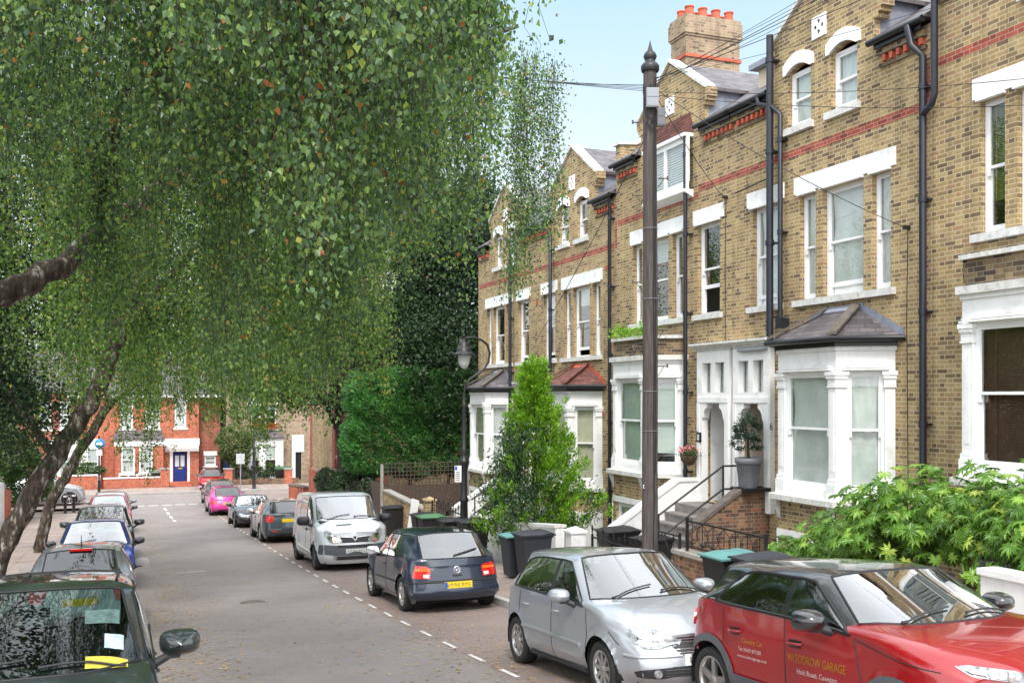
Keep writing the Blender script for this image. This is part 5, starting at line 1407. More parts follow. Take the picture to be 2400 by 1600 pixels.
# small red two seater across the junction
smart = simple('parked_car', 'small red two seat car with a black soft top parked across the junction', 'car', sp(L=2.7, W=1.56, H=1.52, fo=.5, wb=1.87, rw=.29, sc=.62, sh=1.1, hz0=.8, hz1=.98, zb0=.98, zb1=1.02, srt=2.35, srb=2.62, zrb=1.02, zt=.95, sB=1.55, sC=1.9, sD3=2.1, sD4=2.0, paint=pa('bright_red_paint', (.6,.015,.01), .1), roofpaint=blk, rpillar=1, rpz=.68), 5.3, 70.0, False)
# ---- left side of the road
gmpv = pa('dark_green_grey_paint', (.022,.032,.034), .35, .3)
mpv = make_car('parked_car', 'dark people carrier at the bottom left corner with stickers in its windscreen', 'car', dict(
    L=4.45, W=1.79, H=1.64, fo=.88, wb=2.68, rw=.32, sc=.98, sh=1.98, hz0=.78, hz1=1.06, zb0=1.04, zb1=1.06, srt=4.05, srb=4.32, zrb=1.05, zt=.95, zH=1.60, ap=.5,
    sB=2.25, sC=3.2, sD3=3.95, sD4=3.8, quarter=1, paint=gmpv, det=3, wr=.80, nf=.84, mscale=1.25, mz=1.13, wsglass=cheapglass('green_tinted_windscreen', tint=(.36,.50,.45), refl=.85, through=.85)))
def mpv_bits(a):
    X = a['X']
    def on_screen(y0, y1, t0, t1, mt, nm, sk=0., bow=0.):
        # quad stuck behind the windscreen; t runs from its foot to its head
        G = []
        for t in np.linspace(t0, t1, 6):
            row = []
            for y in np.linspace(y0, y1, 6):
                x = X(.98+(1.98-.98)*t+.25*(y/.8)**2); w_ = y+sk*(t-t0)+ (bow*(1-abs(2*(t-t0)/(t1-t0)-1))*(1 if y > (y0+y1)/2 else -1)*.0)
                r = a['cast'](Vector((x, w_, 0)), Vector((0, 0, -1))); row.append((r[0]+Vector((.0, 0, .006))) if r[0] else Vector((x, w_, 1.3)))
            G.append(row)
        mb = MB(); mb.grid(G, 0, True); return mb.build(nm, mt, a['root'], keep=True)
    stick = mat('blue_and_white_paper', (.42,.52,.60), .5, var=.3, vs=14)
    on_screen(.52, .65, .22, .38, stick, 'parking_permit'); on_screen(.40, .68, .0, .13, mat('dull_yellow_paper', (.5,.42,.06), .6, var=.1), 'yellow_notice')
    on_screen(.38, .62, .50, .66, mat('clear_plastic_pocket', (.10,.16,.15), .15, var=.4, vs=20), 'plastic_pocket')
    handles(a, (2.1, 3.05), .9, gmpv, gmpv); gaps(a, [[(1.36,.26),(1.32,.9)], [(2.27,.25),(2.25,.95)]])
    mb = MB(); mb.tube([(X(1.86), .0, 1.50), (X(1.95), 0, 1.44)], .012, 5); mb.box(X(1.96), X(1.93), -.12, .12, 1.40, 1.47); mb.build('interior_mirror', M['dash'], a['root'], keep=True)
    for sg in (1, -1):
        mb = MB(); pts = []
        for s in np.linspace(2.3, 3.9, 9):
            r = a['cast'](Vector((X(s), sg*.60, 0)), Vector((0, 0, -1)))
            if r[0]: pts.append(r[0]+Vector((0, 0, .03)))
        mb.tube(pts, .014, 6); mb.build('roof_rail', M['trim'], a['root'], keep=True)
mpv_bits(mpv); put_car(mpv, -.68, 6.35, True)
sil2 = simple('parked_car', 'silver hatchback with a red high brake light, seen from behind on the left', 'car', sp(L=3.9, W=1.66, H=1.46, det=2, paint=silver, srt=3.42, srb=3.72, zrb=1.0, zt=.86, sB=2.1, sC=2.9, sD3=3.25, sD4=3.0, wb=2.46, rwglass=M['carglass_dark']), -.72, 17.2, False)
sil2['patch']('brake_light', 'rear', 1, [(-.16,1.41),(.16,1.41),(.16,1.435),(-.16,1.435)], M['lamp_red'], .01, res=.05) if False else None
mb = MB(); mb.box(-sil2['L']/2+.42, -sil2['L']/2+.5, -.17, .17, 1.405, 1.44); mb.build('brake_light', M['lamp_red'], sil2['root'])
mb = MB(); mb.tube([(-1.3,0,1.45),(-1.42,0,1.66)], [.012,.004], 6); mb.build('aerial', M['trim'], sil2['root'])
blue = pa('bright_blue_paint', (.018,.05,.42), .3, .3)
simple('parked_car', 'bright blue hatchback parked nose towards the camera on the left', 'car', sp(L=3.95, W=1.70, H=1.54, det=2, wb=2.5, srt=3.45, srb=3.75, zrb=1.0, sB=2.1, sC=2.9, sD3=3.25, sD4=3.0, paint=blue, mirmat=blk, wsglass=cheapglass('sky_reflecting_windscreen', tint=(.74,.84,.80), refl=4.5)), -.72, 24.0, True)
simple('parked_car', 'black hatchback with large round mirrors parked behind the blue car', 'car', sp(H=1.62, L=4.1, paint=blk, mscale=1.25, mz=1.06, glass=M['carglass_dark']), -.72, 31.0, True)
simple('parked_car', 'red hatchback parked on the left beyond the black car', 'car', sp(H=1.56, L=4.0, paint=pa('coral_red_paint', (.55,.03,.04), .1), mirmat=blk, wsglass=cheapglass('pale_windscreen', refl=4.)), -.75, 43.0, True)
simple('parked_car', 'dark silver hatchback behind the red car, last in the left row', 'car', sp(H=1.5, paint=pa('dark_silver_paint', (.22,.23,.25), .4)), -.75, 49.0, True)
suv = simple('parked_car', 'silver four wheel drive seen side on at the far left corner', 'car', sp(L=4.5, W=1.85, H=1.75, hz0=.95, hz1=1.15, zb0=1.12, zb1=1.2, zrb=1.2, zt=1.05, rw=.38, paint=pa('pale_silver_paint', (.3,.31,.33), .4), srt=3.95, srb=4.3, sC=3.2, sD3=3.8, sD4=3.7, glass=M['carglass_dark']), -4.6, 62.5, True, yaw=-math.pi/2*-1)
# ------------------------------------------------------------------ pole, wires, lamps, signs
b = NB('weathered_pole_wood'); p = b.pos(); mp = b.n('ShaderNodeMapping'); b.put(mp.inputs[0], p); mp.inputs['Scale'].default_value = (14, 14, .7)
n1 = b.noise(mp.outputs[0], 3., 6, .7); c = b.ramp(n1, [(.25,(.035,.029,.028)),(.5,(.088,.075,.071)),(.75,(.155,.137,.13))])
M['polewood'] = b.out(b.pbr(c, .85, 0, .2, 0, b.bump(n1, .7, .01)))
PX, PY = 8.7, 15.7; pz = gz(PY)+.1
pole = thing('telegraph_pole', 'tall brown wooden pole with a spiked cap standing in front of the brick terrace', 'telegraph pole', (PX, PY, pz))
mb = MB(); mb.tube([(PX+.005*math.sin(z), PY, z) for z in np.linspace(pz, 5.85, 14)], [.148-.030*i/13 for i in range(14)], 20); sh_ = mb.build('shaft', M['polewood'], pole)
mb = MB(); mb.lathe([(.15,5.80),(.165,5.84),(.165,5.9),(.13,5.95),(.085,5.98),(.10,6.02),(.12,6.07),(.10,6.13),(.05,6.18),(.02,6.28),(.004,6.36)], (PX, PY, 0), 18); mb.build('cap', M['iron'], pole)
tdir = Vector((-CP, SP, 0))          # along the picture's left-right from the pole
for k, (z, s_) in enumerate([(4.9,-1),(3.6,-1),(3.25,1),(2.35,1),(2.05,-1),(1.2,1),(.9,-1),(3.9,1),(.55,1)]):
    d = tdir*(-s_); o = Vector((PX, PY, z)); mb = MB()
    mb.tube([o+d*.14, o+d*.31], .012, 6); mb.tube([o+d*.145-Vector((0,0,.16)), o+d*.25], .008, 5); mb.box(*(sorted((o.x+d.x*.31-.012, o.x+d.x*.31+.012))), o.y+d.y*.31-.012, o.y+d.y*.31+.012, z-.03, z+.04)
    mb.build('climbing_peg', M['concrete_dark'], pole)
nc = Vector((-SP, -CP, 0))
def pbox(cx, z0, z1, w, dpt, mt, ang=0):
    o = Vector((PX, PY, 0))+nc*.14+Vector((CP, -SP, 0))*cx; F = frame((o.x, o.y, z0), (CP, -SP, 0), nc); mb = MB(F); mb.box(-w/2, w/2, -.02, dpt, 0, z1-z0); mb.box(-w/2+.01, w/2-.01, dpt, dpt+.008, (z1-z0)*.52, (z1-z0)-.02); mb.box(-w/2+.01, w/2-.01, dpt, dpt+.008, .02, (z1-z0)*.48); return mb.build('junction_box', mt, pole, bevel=.01, keep=True)
pbox(.02, 5.12, 5.46, .22, .07, M['grey_plastic']); pbox(.17, 4.78, 5.1, .14, .09, mat('mid_grey_plastic', (.13,.13,.14), .5))
mb = MB(); random.seed(3)
for k in range(16):
    a0 = random.uniform(-.9, 1.1); z0 = random.uniform(4.6, 5.0); q = []
    for t in range(7):
        a = a0+random.uniform(-.5, .5); q.append((PX+.16*math.sin(a)*-1*-1*CP-.155*SP*math.cos(a), PY-.16*math.sin(a)*SP-.155*CP*math.cos(a), z0+(5.55-z0)*t/6))
    mb.tube(q, .005, 4)
mb.build('cable_tangle', M['iron'], pole, keep=True)
mb = MB(); q = [(PX+nc.x*.155+.05, PY+nc.y*.155, z) for z in np.linspace(-3.3, 4.9, 26)]; mb.tube([(x+.006*math.sin(z*3), y, z) for x, y, z in q], .011, 5); mb.tube([(x+.035, y, z) for x, y, z in q[6:]], .008, 5); mb.build('cable_run', M['iron'], pole, keep=True)
for z in (3.0, 1.75, .1, -.6): mb = MB(); mb.tube([(PX+.156*math.cos(a), PY+.156*math.sin(a), z) for a in np.linspace(0, 6.28, 20)], .004, 4); mb.build('cable_strap', M['grey_plastic'], pole, keep=True)
wall_text(pole, 'D 38', .09, (PX-.165, PY-.03, -1.62), (CP, -SP, 0), nc, M['white_clean'], 'pole_lettering')
def wire(p0, p1, sag, label, r=.007, n=22):
    p0, p1 = Vector(p0), Vector(p1); mb = MB(); mb.tube([p0.lerp(p1, t)-Vector((0, 0, 4*sag*t*(1-t))) for t in np.linspace(0, 1, n)], r, 4); return mb.build('overhead_wire', M['iron'], label=label, cat='overhead wire', group='wires strung from the wooden pole')
TP = (PX, PY, 5.56)
Yq, Zq = px2(1697, 462, XF-.08)
wire(TP, (12.1, Yq, Zq), .1, 'wire dropping from the wooden pole to the wall between the two first floor windows')
wire(TP, (12.1, 13.15, 2.83), .15, 'wire from the wooden pole to the bracket left of the double drainpipe')
wire((PX, PY, 5.4), (12.1, 10.7, 4.2), .12, 'lower of two wires sagging from the pole to the house at the right edge', .006)
wire((PX, PY, 5.45), (12.1, 10.3, 4.5), .12, 'upper of two wires sagging from the pole to the house at the right edge', .006)
for k, (x, y, z) in enumerate([(12.0, 4.5, 7.3), (12.0, 4.2, 7.7), (12.0, 3.9, 8.1), (12.0, 3.2, 7.2), (12.0, 2.6, 7.6), (12.0, 6.0, 6.6), (12.0, 6.6, 5.6)]):
    wire((PX, PY, 5.5+.03*k), (x, y, z), .22, 'wire of the bundle running from the pole across the gables to the upper right', .004+.002*(k % 2))
wire((PX, PY, 5.5), (14.4, 23.6, 9.0), .1, 'wire rising from the pole to the tall chimney stack', .006)
wire((PX, PY, 4.8), (12.1, 29.3, 1.75), .12, 'black wire slanting down left from the pole past the farther bay windows', .009)
for k in range(5): wire((PX, PY, 5.45+.03*k), (-9, 13.5+1.4*k, 5.3+.25*k-.4*(k==4)), .30, 'wire running left from the pole into the birch leaves', .005)
for yy, zz in ((13.15, 2.83), (Yq, Zq)):
    mb = MB(); mb.box(12.08, 12.2, yy-.03, yy+.03, zz-.03, zz+.03); mb.tube([(12.17, yy, zz), (12.17, yy+.03, zz-1.5), (12.17, yy-.01, -1.6)], .007, 4); mb.build('wire_bracket', M['iron'], h6, keep=True)

M['lampglass'] = mat('frosted_lamp_glass', (.62,.64,.62), .25, var=.05, coat=.5)
def street_lamp(X_, Y_, s_, label, swing=1, base=None):
    z0 = gz(Y_)+.1 if base is None else base
    t = thing('street_lamp', label, 'street lamp', (X_, Y_, z0), 'black swan neck street lamps')
    mb = MB(); Z = lambda h: z0+h*s_
    mb.lathe([(.17,0),(.17,.06),(.13,.10),(.115,.3),(.11,1.1),(.10,1.55),(.125,1.58),(.125,1.64),(.095,1.70),(.09,2.35),(.10,2.42),(.13,2.55),(.145,2.62),(.145,2.68),(.10,2.72),(.085,2.85),(.10,2.97),(.06,3.02),(.055,4.1),(.062,4.2),(.045,4.22),(.04,4.5)], (X_, Y_, z0), 14)
    mb.v = [(v[0], v[1], z0+(v[2]-z0)*s_) for v in mb.v]
    mb.build('post', M['iron'], t, keep=True)
    pts = [(0,4.45),(.04,4.68),(.16,4.86),(.36,4.98),(.56,5.12),(.70,5.34),(.74,5.58),(.67,5.80),(.50,5.93),(.28,5.99),(.08,5.97),(0,5.97)]
    ar = MB(); ar.tube([(X_+a*s_*swing, Y_, Z(h)) for a, h in pts], .033*s_, 8); ar.ball((X_, Y_, Z(6.03)), .045, 8); ar.tube([(X_, Y_, Z(6.0)), (X_, Y_, Z(6.16))], [.03, .004], 6); ar.tube([(X_-.13*s_, Y_, Z(5.98)), (X_, Y_, Z(5.97))], .02, 6); ar.build('swan_neck', M['iron'], t, keep=True)
    ln = MB(); ln.lathe([(.03,5.95),(.05,5.88),(.11,5.86),(.13,5.84),(.13,5.74),(.15,5.72),(.19,5.70),(.19,5.62),(.215,5.58),(.30,5.54),(.31,5.51),(.17,5.53)], (X_, Y_, 0), 20); ln.v = [(X_+(v[0]-X_)*s_, Y_+(v[1]-Y_)*s_, Z(v[2])) for v in ln.v]; la = ln.build('lantern', M['iron'], t, keep=True)
    gl = MB(); gl.lathe([(.165,5.53),(.165,5.42),(.14,5.28),(.09,5.18),(.03,5.14),(.001,5.135)], (X_, Y_, 0), 20); gl.v = [(X_+(v[0]-X_)*s_, Y_+(v[1]-Y_)*s_, Z(v[2])) for v in gl.v]; gl.build('lamp_glass', M['lampglass'], la, keep=True)
    return t
l1 = street_lamp(8.45, 25.5, 1.0, 'black swan neck street lamp in front of the farther bay windows')
mb = MB(frame((8.33, 25.42, -2.28), (CP, -SP, 0), nc)); mb.box(-.16, .02, 0, .01, 0, .44); pl_ = mb.build('parking_sign', M['white_clean'], l1)
mb = MB(frame((8.33, 25.42, -2.28), (CP, -SP, 0), nc)); mb.box(-.15, -.09, .01, .013, .32, .42); mb.build('sign_panel', M['plate_blue'], pl_)
mb = MB(frame((8.33, 25.42, -2.28), (CP, -SP, 0), nc))
for k in range(5): mb.box(-.14, -.02+.0*k, .01, .0125, .05+.05*k, .07+.05*k)
mb.build('sign_text', M['trim_grey'], pl_, keep=True)
street_lamp(8.05, 69.9, .95, 'black swan neck street lamp far off across the junction')
# road signs
sg_ = thing('road_sign', 'round blue sign with a white arrow on a dark post at the far left corner', 'road sign', (-1.75, 69.9, gz(70)+.1))
mb = MB(); mb.tube([(-1.75, 69.9, gz(70)+.1), (-1.75, 69.9, -2.5)], .05, 8); mb.tube([(-1.75, 69.9, gz(70)+.1), (-1.75, 69.9, gz(70)+1.0)], .09, 8); mb.build('post', M['iron'], sg_)
mb = MB(); mb.lathe([(.001,0),(.31,0),(.31,.02)], (-1.7, 69.8, -3.02), 28, 0, 'y'); fc = mb.build('sign_face', mat('sign_blue', (.01,.22,.62), .4, var=0), sg_)
mb = MB(); mb.prism([(-1.92, 69.79, -3.10), (-1.68, 69.79, -3.10), (-1.68, 69.79, -3.18), (-1.5, 69.79, -3.03), (-1.68, 69.79, -2.88), (-1.68, 69.79, -2.96), (-1.92, 69.79, -2.96)], (0, .008, 0)); mb.build('arrow', M['white_clean'], fc)
mb = MB(); mb.box(-1.92, -1.56, 69.78, 69.8, -3.78, -3.42); mb.build('lower_plate', M['white_clean'], sg_)
s2 = thing('road_sign', 'plain grey sign back on a thin grey post across the junction', 'road sign', (7.15, 69.9, gz(70)+.1))
mb = MB(); mb.tube([(7.15, 69.9, gz(70)+.1), (7.15, 69.9, -3.75)], .04, 8); mb.build('post', M['lead'], s2)
mb = MB(); mb.box(6.85, 7.42, 69.82, 69.85, -4.55, -3.85); mb.build('sign_back', mat('pale_grey_sign', (.5,.52,.54), .5), s2)
for x, y, lb in ((9.2, 59.8, 'black bollard with a white band left of the low brick piers'), (10.4, 59.9, 'black bollard with a white band behind the low brick piers'), (-3.1, 57.6, 'left of two black bollards by the far left corner'), (-2.7, 58.0, 'right of two black bollards by the far left corner')):
    t = thing('bollard', lb, 'bollard', (x, y, gz(y)+.1), 'black bollards at the junction'); z = gz(y)+.1
    mb = MB(); mb.lathe([(.09,0),(.08,.05),(.07,.8),(.09,.84),(.09,.95),(.06,1.0),(.001,1.02)], (x, y, z), 12); mb.build('post', M['iron'], t); mb = MB(); mb.lathe([(.093,.86),(.093,.93)], (x, y, z), 12); mb.build('white_band', M['white_clean'], t)

# ------------------------------------------------------------------ staircases and front boundaries
def entrance(Yc, dz, zg, brickside):
    """raised entrance stair shared by the two houses of a pair"""
    Z = lambda z: z+dz
    t = thing('entrance_steps', ('grey stone entrance stair between a white wall and a brown brick wall' if brickside else 'entrance stair between two white coped walls behind the lamp post'), 'steps', (10.5, Yc, zg))
    y0, y1 = Yc-.85, Yc+1.35; st = MB(); n = 8; zl = -2.36; zb = zg+.05-dz; rise = (zl-zb)/n
    st.box(11.45, XF-.01, Yc-.92, Yc+1.4, Z(zb), Z(zl))
    for k in range(n): st.box(11.45-.26*(k+1), 11.45-.26*k, y0, y1, Z(zb)-.05, Z(zl)-rise*(k+1)); st.box(11.45-.26*(k+1)-.02, 11.45-.26*k, y0, y1, Z(zl)-rise*(k+1)-.04, Z(zl)-rise*(k+1)+.003)
    st.build('steps', M['stepstone'], t, keep=True)
    def wing(y, mt, mc, end, th=.22, up=.0):
        w = MB(); pts = [(XF-.02, y, Z(zb)-.2), (XF-.02, y, Z(-1.9+up)), (11.58, y, Z(-1.9+up)), (end, y, Z(-1.9+up-(11.58-end)*.62)), (end, y, Z(zb)-.2)]; w.prism(pts, (0, th, 0)); w.build('side_wall', mt, t)
        c_ = MB(); q = [(XF-.03, Z(-1.9+up)), (11.56, Z(-1.9+up)), (end-.04, Z(-1.9+up-(11.56-end+.04)*.62))]
        c_.prism([(q[0][0], y-.03, q[0][1]), (q[1][0], y-.03, q[1][1]), (q[2][0], y-.03, q[2][1]), (q[2][0], y-.03, q[2][1]+.08), (q[1][0]-.02, y-.03, q[1][1]+.07), (q[0][0], y-.03, q[0][1]+.07)], (0, th+.06, 0)); c_.build('wall_coping', mc, t)
    wing(Yc+1.38, M['white'], M['white'], 9.9)
    if brickside: wing(Yc-1.12, M['brick_brown'], M['concrete_dark'], 10.35)
    else: wing(Yc-1.12, M['white'], M['white'], 10.2, up=-.1)
    hr = MB(); yr = Yc-.72
    for dz_ in (.95, .48):
        hr.tube([(XF-.1, yr, Z(zl)+dz_), (11.35, yr, Z(zl)+dz_), (9.75, yr, Z(zl)+dz_-1.62*.62)], .022, 8)
    for x in (11.35, 9.85): hr.tube([(x, yr, Z(zl)-max(0, (11.35-x)*.62)), (x, yr, Z(zl)+.97-max(0, (11.35-x)*.62))], .022, 8)
    hr.build('handrail', M['iron'], t, keep=True)
    return t
e1 = entrance(18.15, 0, gz(18.2), True)
e2 = entrance(29.4, dzA, gz(29.4), False)
# pot with a clipped bush on the brick side wall
def lathe_obj(name, prof, c, mt, par=None, n=20, **k):
    mb = MB(); mb.lathe(prof, c, n); return mb.build(name, mt, par, keep=True, **k)
M['potgrey'] = mat('slate_grey_planter', (.15,.155,.17), .5, var=.15, vs=7)
pot = thing('plant_pot', 'large ribbed grey planter standing by the door beside the bay window', 'planter', (11.75, 17.12, -1.83))
mb = MB(); mb.lathe([(.18,0),(.185,.02),(.235,.46),(.25,.47),(.275,.50),(.28,.60),(.26,.60),(.24,.54),(.001,.53)], (11.75, 17.12, -1.83), 28); mb.build('pot', M['potgrey'], pot)
for k in range(28):
    a = 2*math.pi*k/28
    if math.cos(a) > .75: continue
mb = MB()
for k in range(30):
    a = 2*math.pi*k/30; c0, s0 = math.cos(a), math.sin(a); mb.tube([(11.75+.188*c0, 17.12+.188*s0, -1.80), (11.75+.235*c0, 17.12+.235*s0, -1.38)], .008, 4)
mb.build('rib', M['potgrey'], pot, keep=True)
mb = MB(); mb.box(11.5, 12.1, 16.85, 17.4, -1.9, -1.83); mb.build('ledge', M['black'], pot)

def wheelie(x, y, ang, label, lid=None, s_=1., body=None, tilt=0):
    z = gz(y)+(.12 if x > KR else 0)
    t = thing('wheelie_bin', label, 'wheelie bin', (x, y, z), 'wheelie bins in front of the houses', world=False); t.rotation_euler = (0, 0, ang); t.scale = (s_,)*3
    mb = MB(); w0, w1, d0, d1 = .23, .29, .25, .34
    vs = [(-w0,-d0,.05),(w0,-d0,.05),(w0,d0,.05),(-w0,d0,.05),(-w1,-d1,.98),(w1,-d1,.98),(w1,d1,.98),(-w1,d1,.98)]
    mb.add(vs, [(0,3,2,1),(0,1,5,4),(1,2,6,5),(2,3,7,6),(3,0,4,7)]); mb.box(-.31,.31,-.36,.36,.95,1.0)
    bd = mb.build('body', body or M['binplastic'], t, bevel=.012, keep=True)
    l = MB(); G = []
    for a in np.linspace(-1, 1, 9):
        G.append([(b_*.33, a*.39-.0, 1.02+.07*(1-abs(a)**3)*(1-abs(b_)**3)+.02*(a > .3)) for b_ in np.linspace(-1, 1, 7)])
    l.grid([r_[::-1] for r_ in G]); l.box(-.335,.335,-.395,.395,.995,1.022); l.tube([(-.27,.42,1.0),(.27,.42,1.0)], .02, 6); l.build('lid', lid or M['binplastic'], t, keep=True)
    for sx_ in (-.2, .2): w = MB(); w.lathe([(.001,-.03),(.1,-.03),(.1,.03),(.001,.03)], (sx_*1.25, .27, .1), 14, 0, 'x'); w.build('wheel', M['tyre'], t, keep=True)
    return t
M['binplastic'] = mat('dark_bin_plastic', (.028,.032,.042), .55, var=.1, vs=4)
M['binblack'] = mat('black_bin_plastic', (.012,.012,.014), .5, var=.1, vs=4)
M['lidteal'] = mat('teal_bin_lid', (.10,.26,.25), .5, var=.1); M['lidgreen'] = mat('green_bin_lid', (.06,.16,.07), .5, var=.1)
A_ = math.pi/2
wheelie(8.2, 20.0, -A_, 'large dark grey wheelie bin standing on the pavement between the dark blue and silver cars')
wheelie(8.12, 20.75, -A_, 'wheelie bin with a teal lid half hidden behind the large dark grey bin', M['lidteal'], .93)
wheelie(8.45, 12.75, -A_, 'wheelie bin with a pale teal lid against the brick garden wall', M['lidteal'], 1., M['binblack'])
wheelie(8.5, 12.0, -A_, 'all black wheelie bin just behind the roof of the red car', None, 1., M['binblack'])
wheelie(8.35, 25.2+.9, -A_, 'black wheelie bin left of the nearer street lamp', M['binblack'], 1., M['binblack'])
wheelie(8.4, 24.6, -A_, 'black wheelie bin right of the nearer street lamp', M['binblack'], 1.05, M['binblack'])
wheelie(8.35, 28.3, -A_, 'wheelie bin with a green lid in front of the black gate', M['lidgreen'], 1., M['binblack'])
wheelie(8.45, 29.4, -A_, 'black wheelie bin behind the green lidded one', M['binblack'], 1., M['binblack'])
wheelie(9.75, 19.0, -A_, 'black wheelie bin inside the spiked railings', M['binblack'], 1.05, M['binblack'])
wheelie(9.8, 17.6, -A_, 'black wheelie bin inside the railings just left of the wooden pole', M['binblack'], .95, M['binblack'])
wheelie(8.7, 34.2, -A_, 'black wheelie bin on the pavement beyond the slanting brick wall', M['binblack'], 1., M['binblack'])

def garden_wall(y0, y1, top, label, mt, cap=None, X_=9.0, th=.22, capt=.07, top1=None):
    t = thing('garden_wall', label, 'wall', (X_, (y0+y1)/2, gz((y0+y1)/2)))
    tp1 = top if top1 is None else top1
    mb = MB(); mb.prism([(X_, y0, gz(y0)-.2), (X_, y1, gz(y1)-.2), (X_, y1, tp1), (X_, y0, top)], (th, 0, 0)); mb.build('wall', mt, t)
    if cap: mb = MB(); mb.prism([(X_-.04, y0-.02, top), (X_-.04, y1+.02, tp1), (X_-.04, y1+.02, tp1+capt), (X_-.04, y0-.02, top+capt)], (th+.08, 0, 0)); mb.build('coping', cap, t)
    return t
garden_wall(11.2, 15.4, -2.75, 'low brown brick garden wall with stone coping under the hooped railings', M['brick_brown'], M['concrete'])
garden_wall(2.0, 8.6, -2.0, 'white rendered garden wall at the right edge behind the red car', M['white'], M['white'])
garden_wall(20.6, 23.2, -2.95, 'low white painted brick wall behind the wheelie bins', M['white'], M['white_grey'], top1=-3.2)
garden_wall(23.9, 27.2, -3.45, 'low white garden wall beside the nearer street lamp', M['white'], M['white_grey'], X_=9.3)
garden_wall(31.3, 36.8, -3.72, 'slanting mossy yellow brick garden wall', M['brick'], M['concrete'], top1=-3.55)
def pier(x, y, top, label, mt, w=.34, cap=None):
    t = thing('gate_pier', label, 'gate pier', (x, y, gz(y))); mb = MB(); mb.box(x-w/2, x+w/2, y-w/2, y+w/2, gz(y)-.2, top); mb.build('shaft', mt, t, bevel=.01)
    mb = MB(); w2 = w/2+.03; mb.add([(x-w2,y-w2,top),(x+w2,y-w2,top),(x+w2,y+w2,top),(x-w2,y+w2,top),(x-w2,y-w2,top+.05),(x+w2,y-w2,top+.05),(x+w2,y+w2,top+.05),(x-w2,y+w2,top+.05),(x,y,top+.14)], [(0,3,2,1),(0,1,5,4),(1,2,6,5),(2,3,7,6),(3,0,4,7),(4,5,8),(5,6,8),(6,7,8),(7,4,8)]); mb.build('cap', cap or mt, t)
pier(9.1, 19.75, -2.95, 'white pyramid capped gate pier beside the spiked railings', M['white']); pier(9.1, 31.0, -3.35, 'yellow brick gate pier at the end of the slanting wall', M['brick'])
def railings(y0, y1, base, top, label, style, X_=9.1):
    t = thing('railings', label, 'railings', (X_, (y0+y1)/2, base)); fr_ = MB()
    fr_.box(X_-.012, X_+.012, y0, y1, top-.03, top); fr_.box(X_-.012, X_+.012, y0, y1, base+.06, base+.085)
    for y in (y0, y1): fr_.box(X_-.02, X_+.02, y-.02, y+.02, base-.1, top+.05)
    fr_.build('rail_frame', M['iron'], t)
    L = y1-y0
    if style == 'hoop':
        n = int(L/.30)
        for k in range(n):
            a = y0+L*(k+.5)/n; w = L/n*.62; mb = MB(); mb.tube([(X_, a, base+.05), (X_, a, top)], .008, 5)
            for s_ in (-1, 1): mb.tube([(X_+.01*s_, a+s_*w*math.sin(math.pi*q)**.8 if q < 1 else a, base+.1+(top-.03-base-.1)*q) for q in np.linspace(0, 1, 10)], .008, 5)
            for s_ in (-1, 0, 1): mb.ball((X_-.01, a+s_*.035, base+.14+.02*(s_ == 0)), .022, 6)
            mb.build('hoop', M['iron'], t, keep=True)
    else:
        n = int(L/.24)
        for k in range(n+1):
            a = y0+L*k/n; mb = MB(); h = top+(.22 if k % 2 == 0 else .12); mb.tube([(X_, a, base), (X_, a, h-.08)], .010, 5); mb.lathe([(.012,-.1),(.03,-.06),(.001,.04)], (X_, a, h), 6); mb.lathe([(.012,-.14),(.024,-.12),(.012,-.10)], (X_, a, h), 6)
            if k < n: mb.tube([(X_, a+L/n*(.5+.42*math.cos(q)), (base+top)/2+.05+.13*math.sin(q)) for q in np.linspace(0, 6.28, 14)], .007, 4)
            mb.build('spiked_bar', M['iron'], t, keep=True)
railings(12.8, 15.1, -2.66, -2.14, 'black railings of pointed hoops on the brown brick garden wall', 'hoop')
railings(15.35, 16.2, -3.3, -2.45, 'short length of low black hooped railing beside the wooden pole', 'hoop')
railings(16.45, 18.9, -3.75, -2.92, 'black spiked railings with rings left of the wooden pole', 'spike')
railings(27.5, 30.7, -4.45, -3.42, 'black spiked gate and railings below the far entrance stair', 'spike')
# white boards leaning on the slanting wall
bo = thing('plank', 'white boards leaning against the slanting yellow brick wall', 'plank', (8.8, 32.4, gz(32)))
for k in range(4): mb = MB(); mb.prism([(8.75, 31.75+.22*k, gz(32)+.12), (8.75, 31.93+.22*k, gz(32)+.12), (8.97, 31.93+.22*k, -3.42), (8.97, 31.75+.22*k, -3.42)], (-.025, 0, 0)); mb.build('board', M['white_clean'], bo)
# fence with trellis between the terrace and the hedge
M['fencewood'] = mat('weathered_fence_boards', (.085,.062,.05), .9, var=.35, vs=9, dirt=((.14,.05,.03), 2.5, .6), bump=.4, bs=30)
fe = thing('wooden_fence', 'dark weathered board fence topped with square trellis below the big hedge', 'fence', (10.6, 37, gz(37)))
x = 9.05
mb = MB()
while x < 12.35: mb.box(x, x+.135, 37+.01*(int(x*10) % 2), 37.03+.01*(int(x*10) % 2), gz(37)+.75, -3.36); x += .14
mb.build('board_panel', M['fencewood'], fe, keep=True)
mb = MB()
for k in range(23): mb.box(9.05+.15*k, 9.08+.15*k, 37, 37.02, -3.34, -2.5)
for k in range(6): mb.box(9.05, 12.4, 36.985, 37.0, -3.3+.15*k, -3.27+.15*k)
mb.build('trellis', M['fencewood'], fe, keep=True)
for x in (8.98, 12.42): mb = MB(); mb.box(x-.05, x+.05, 36.95, 37.05, gz(37), -2.6 if x > 10 else -2.55); mb.build('post', M['concrete'], fe)
mb = MB(); mb.box(8.95, 12.3, 36.9, 37.12, gz(37)-.2, gz(37)+.55); mb.build('brick_base', M['brick_brown'], fe); mb = MB(); mb.box(8.95, 12.3, 36.88, 36.9, gz(37)-.1, gz(37)+.42); mb.build('painted_base', M['white'], fe)
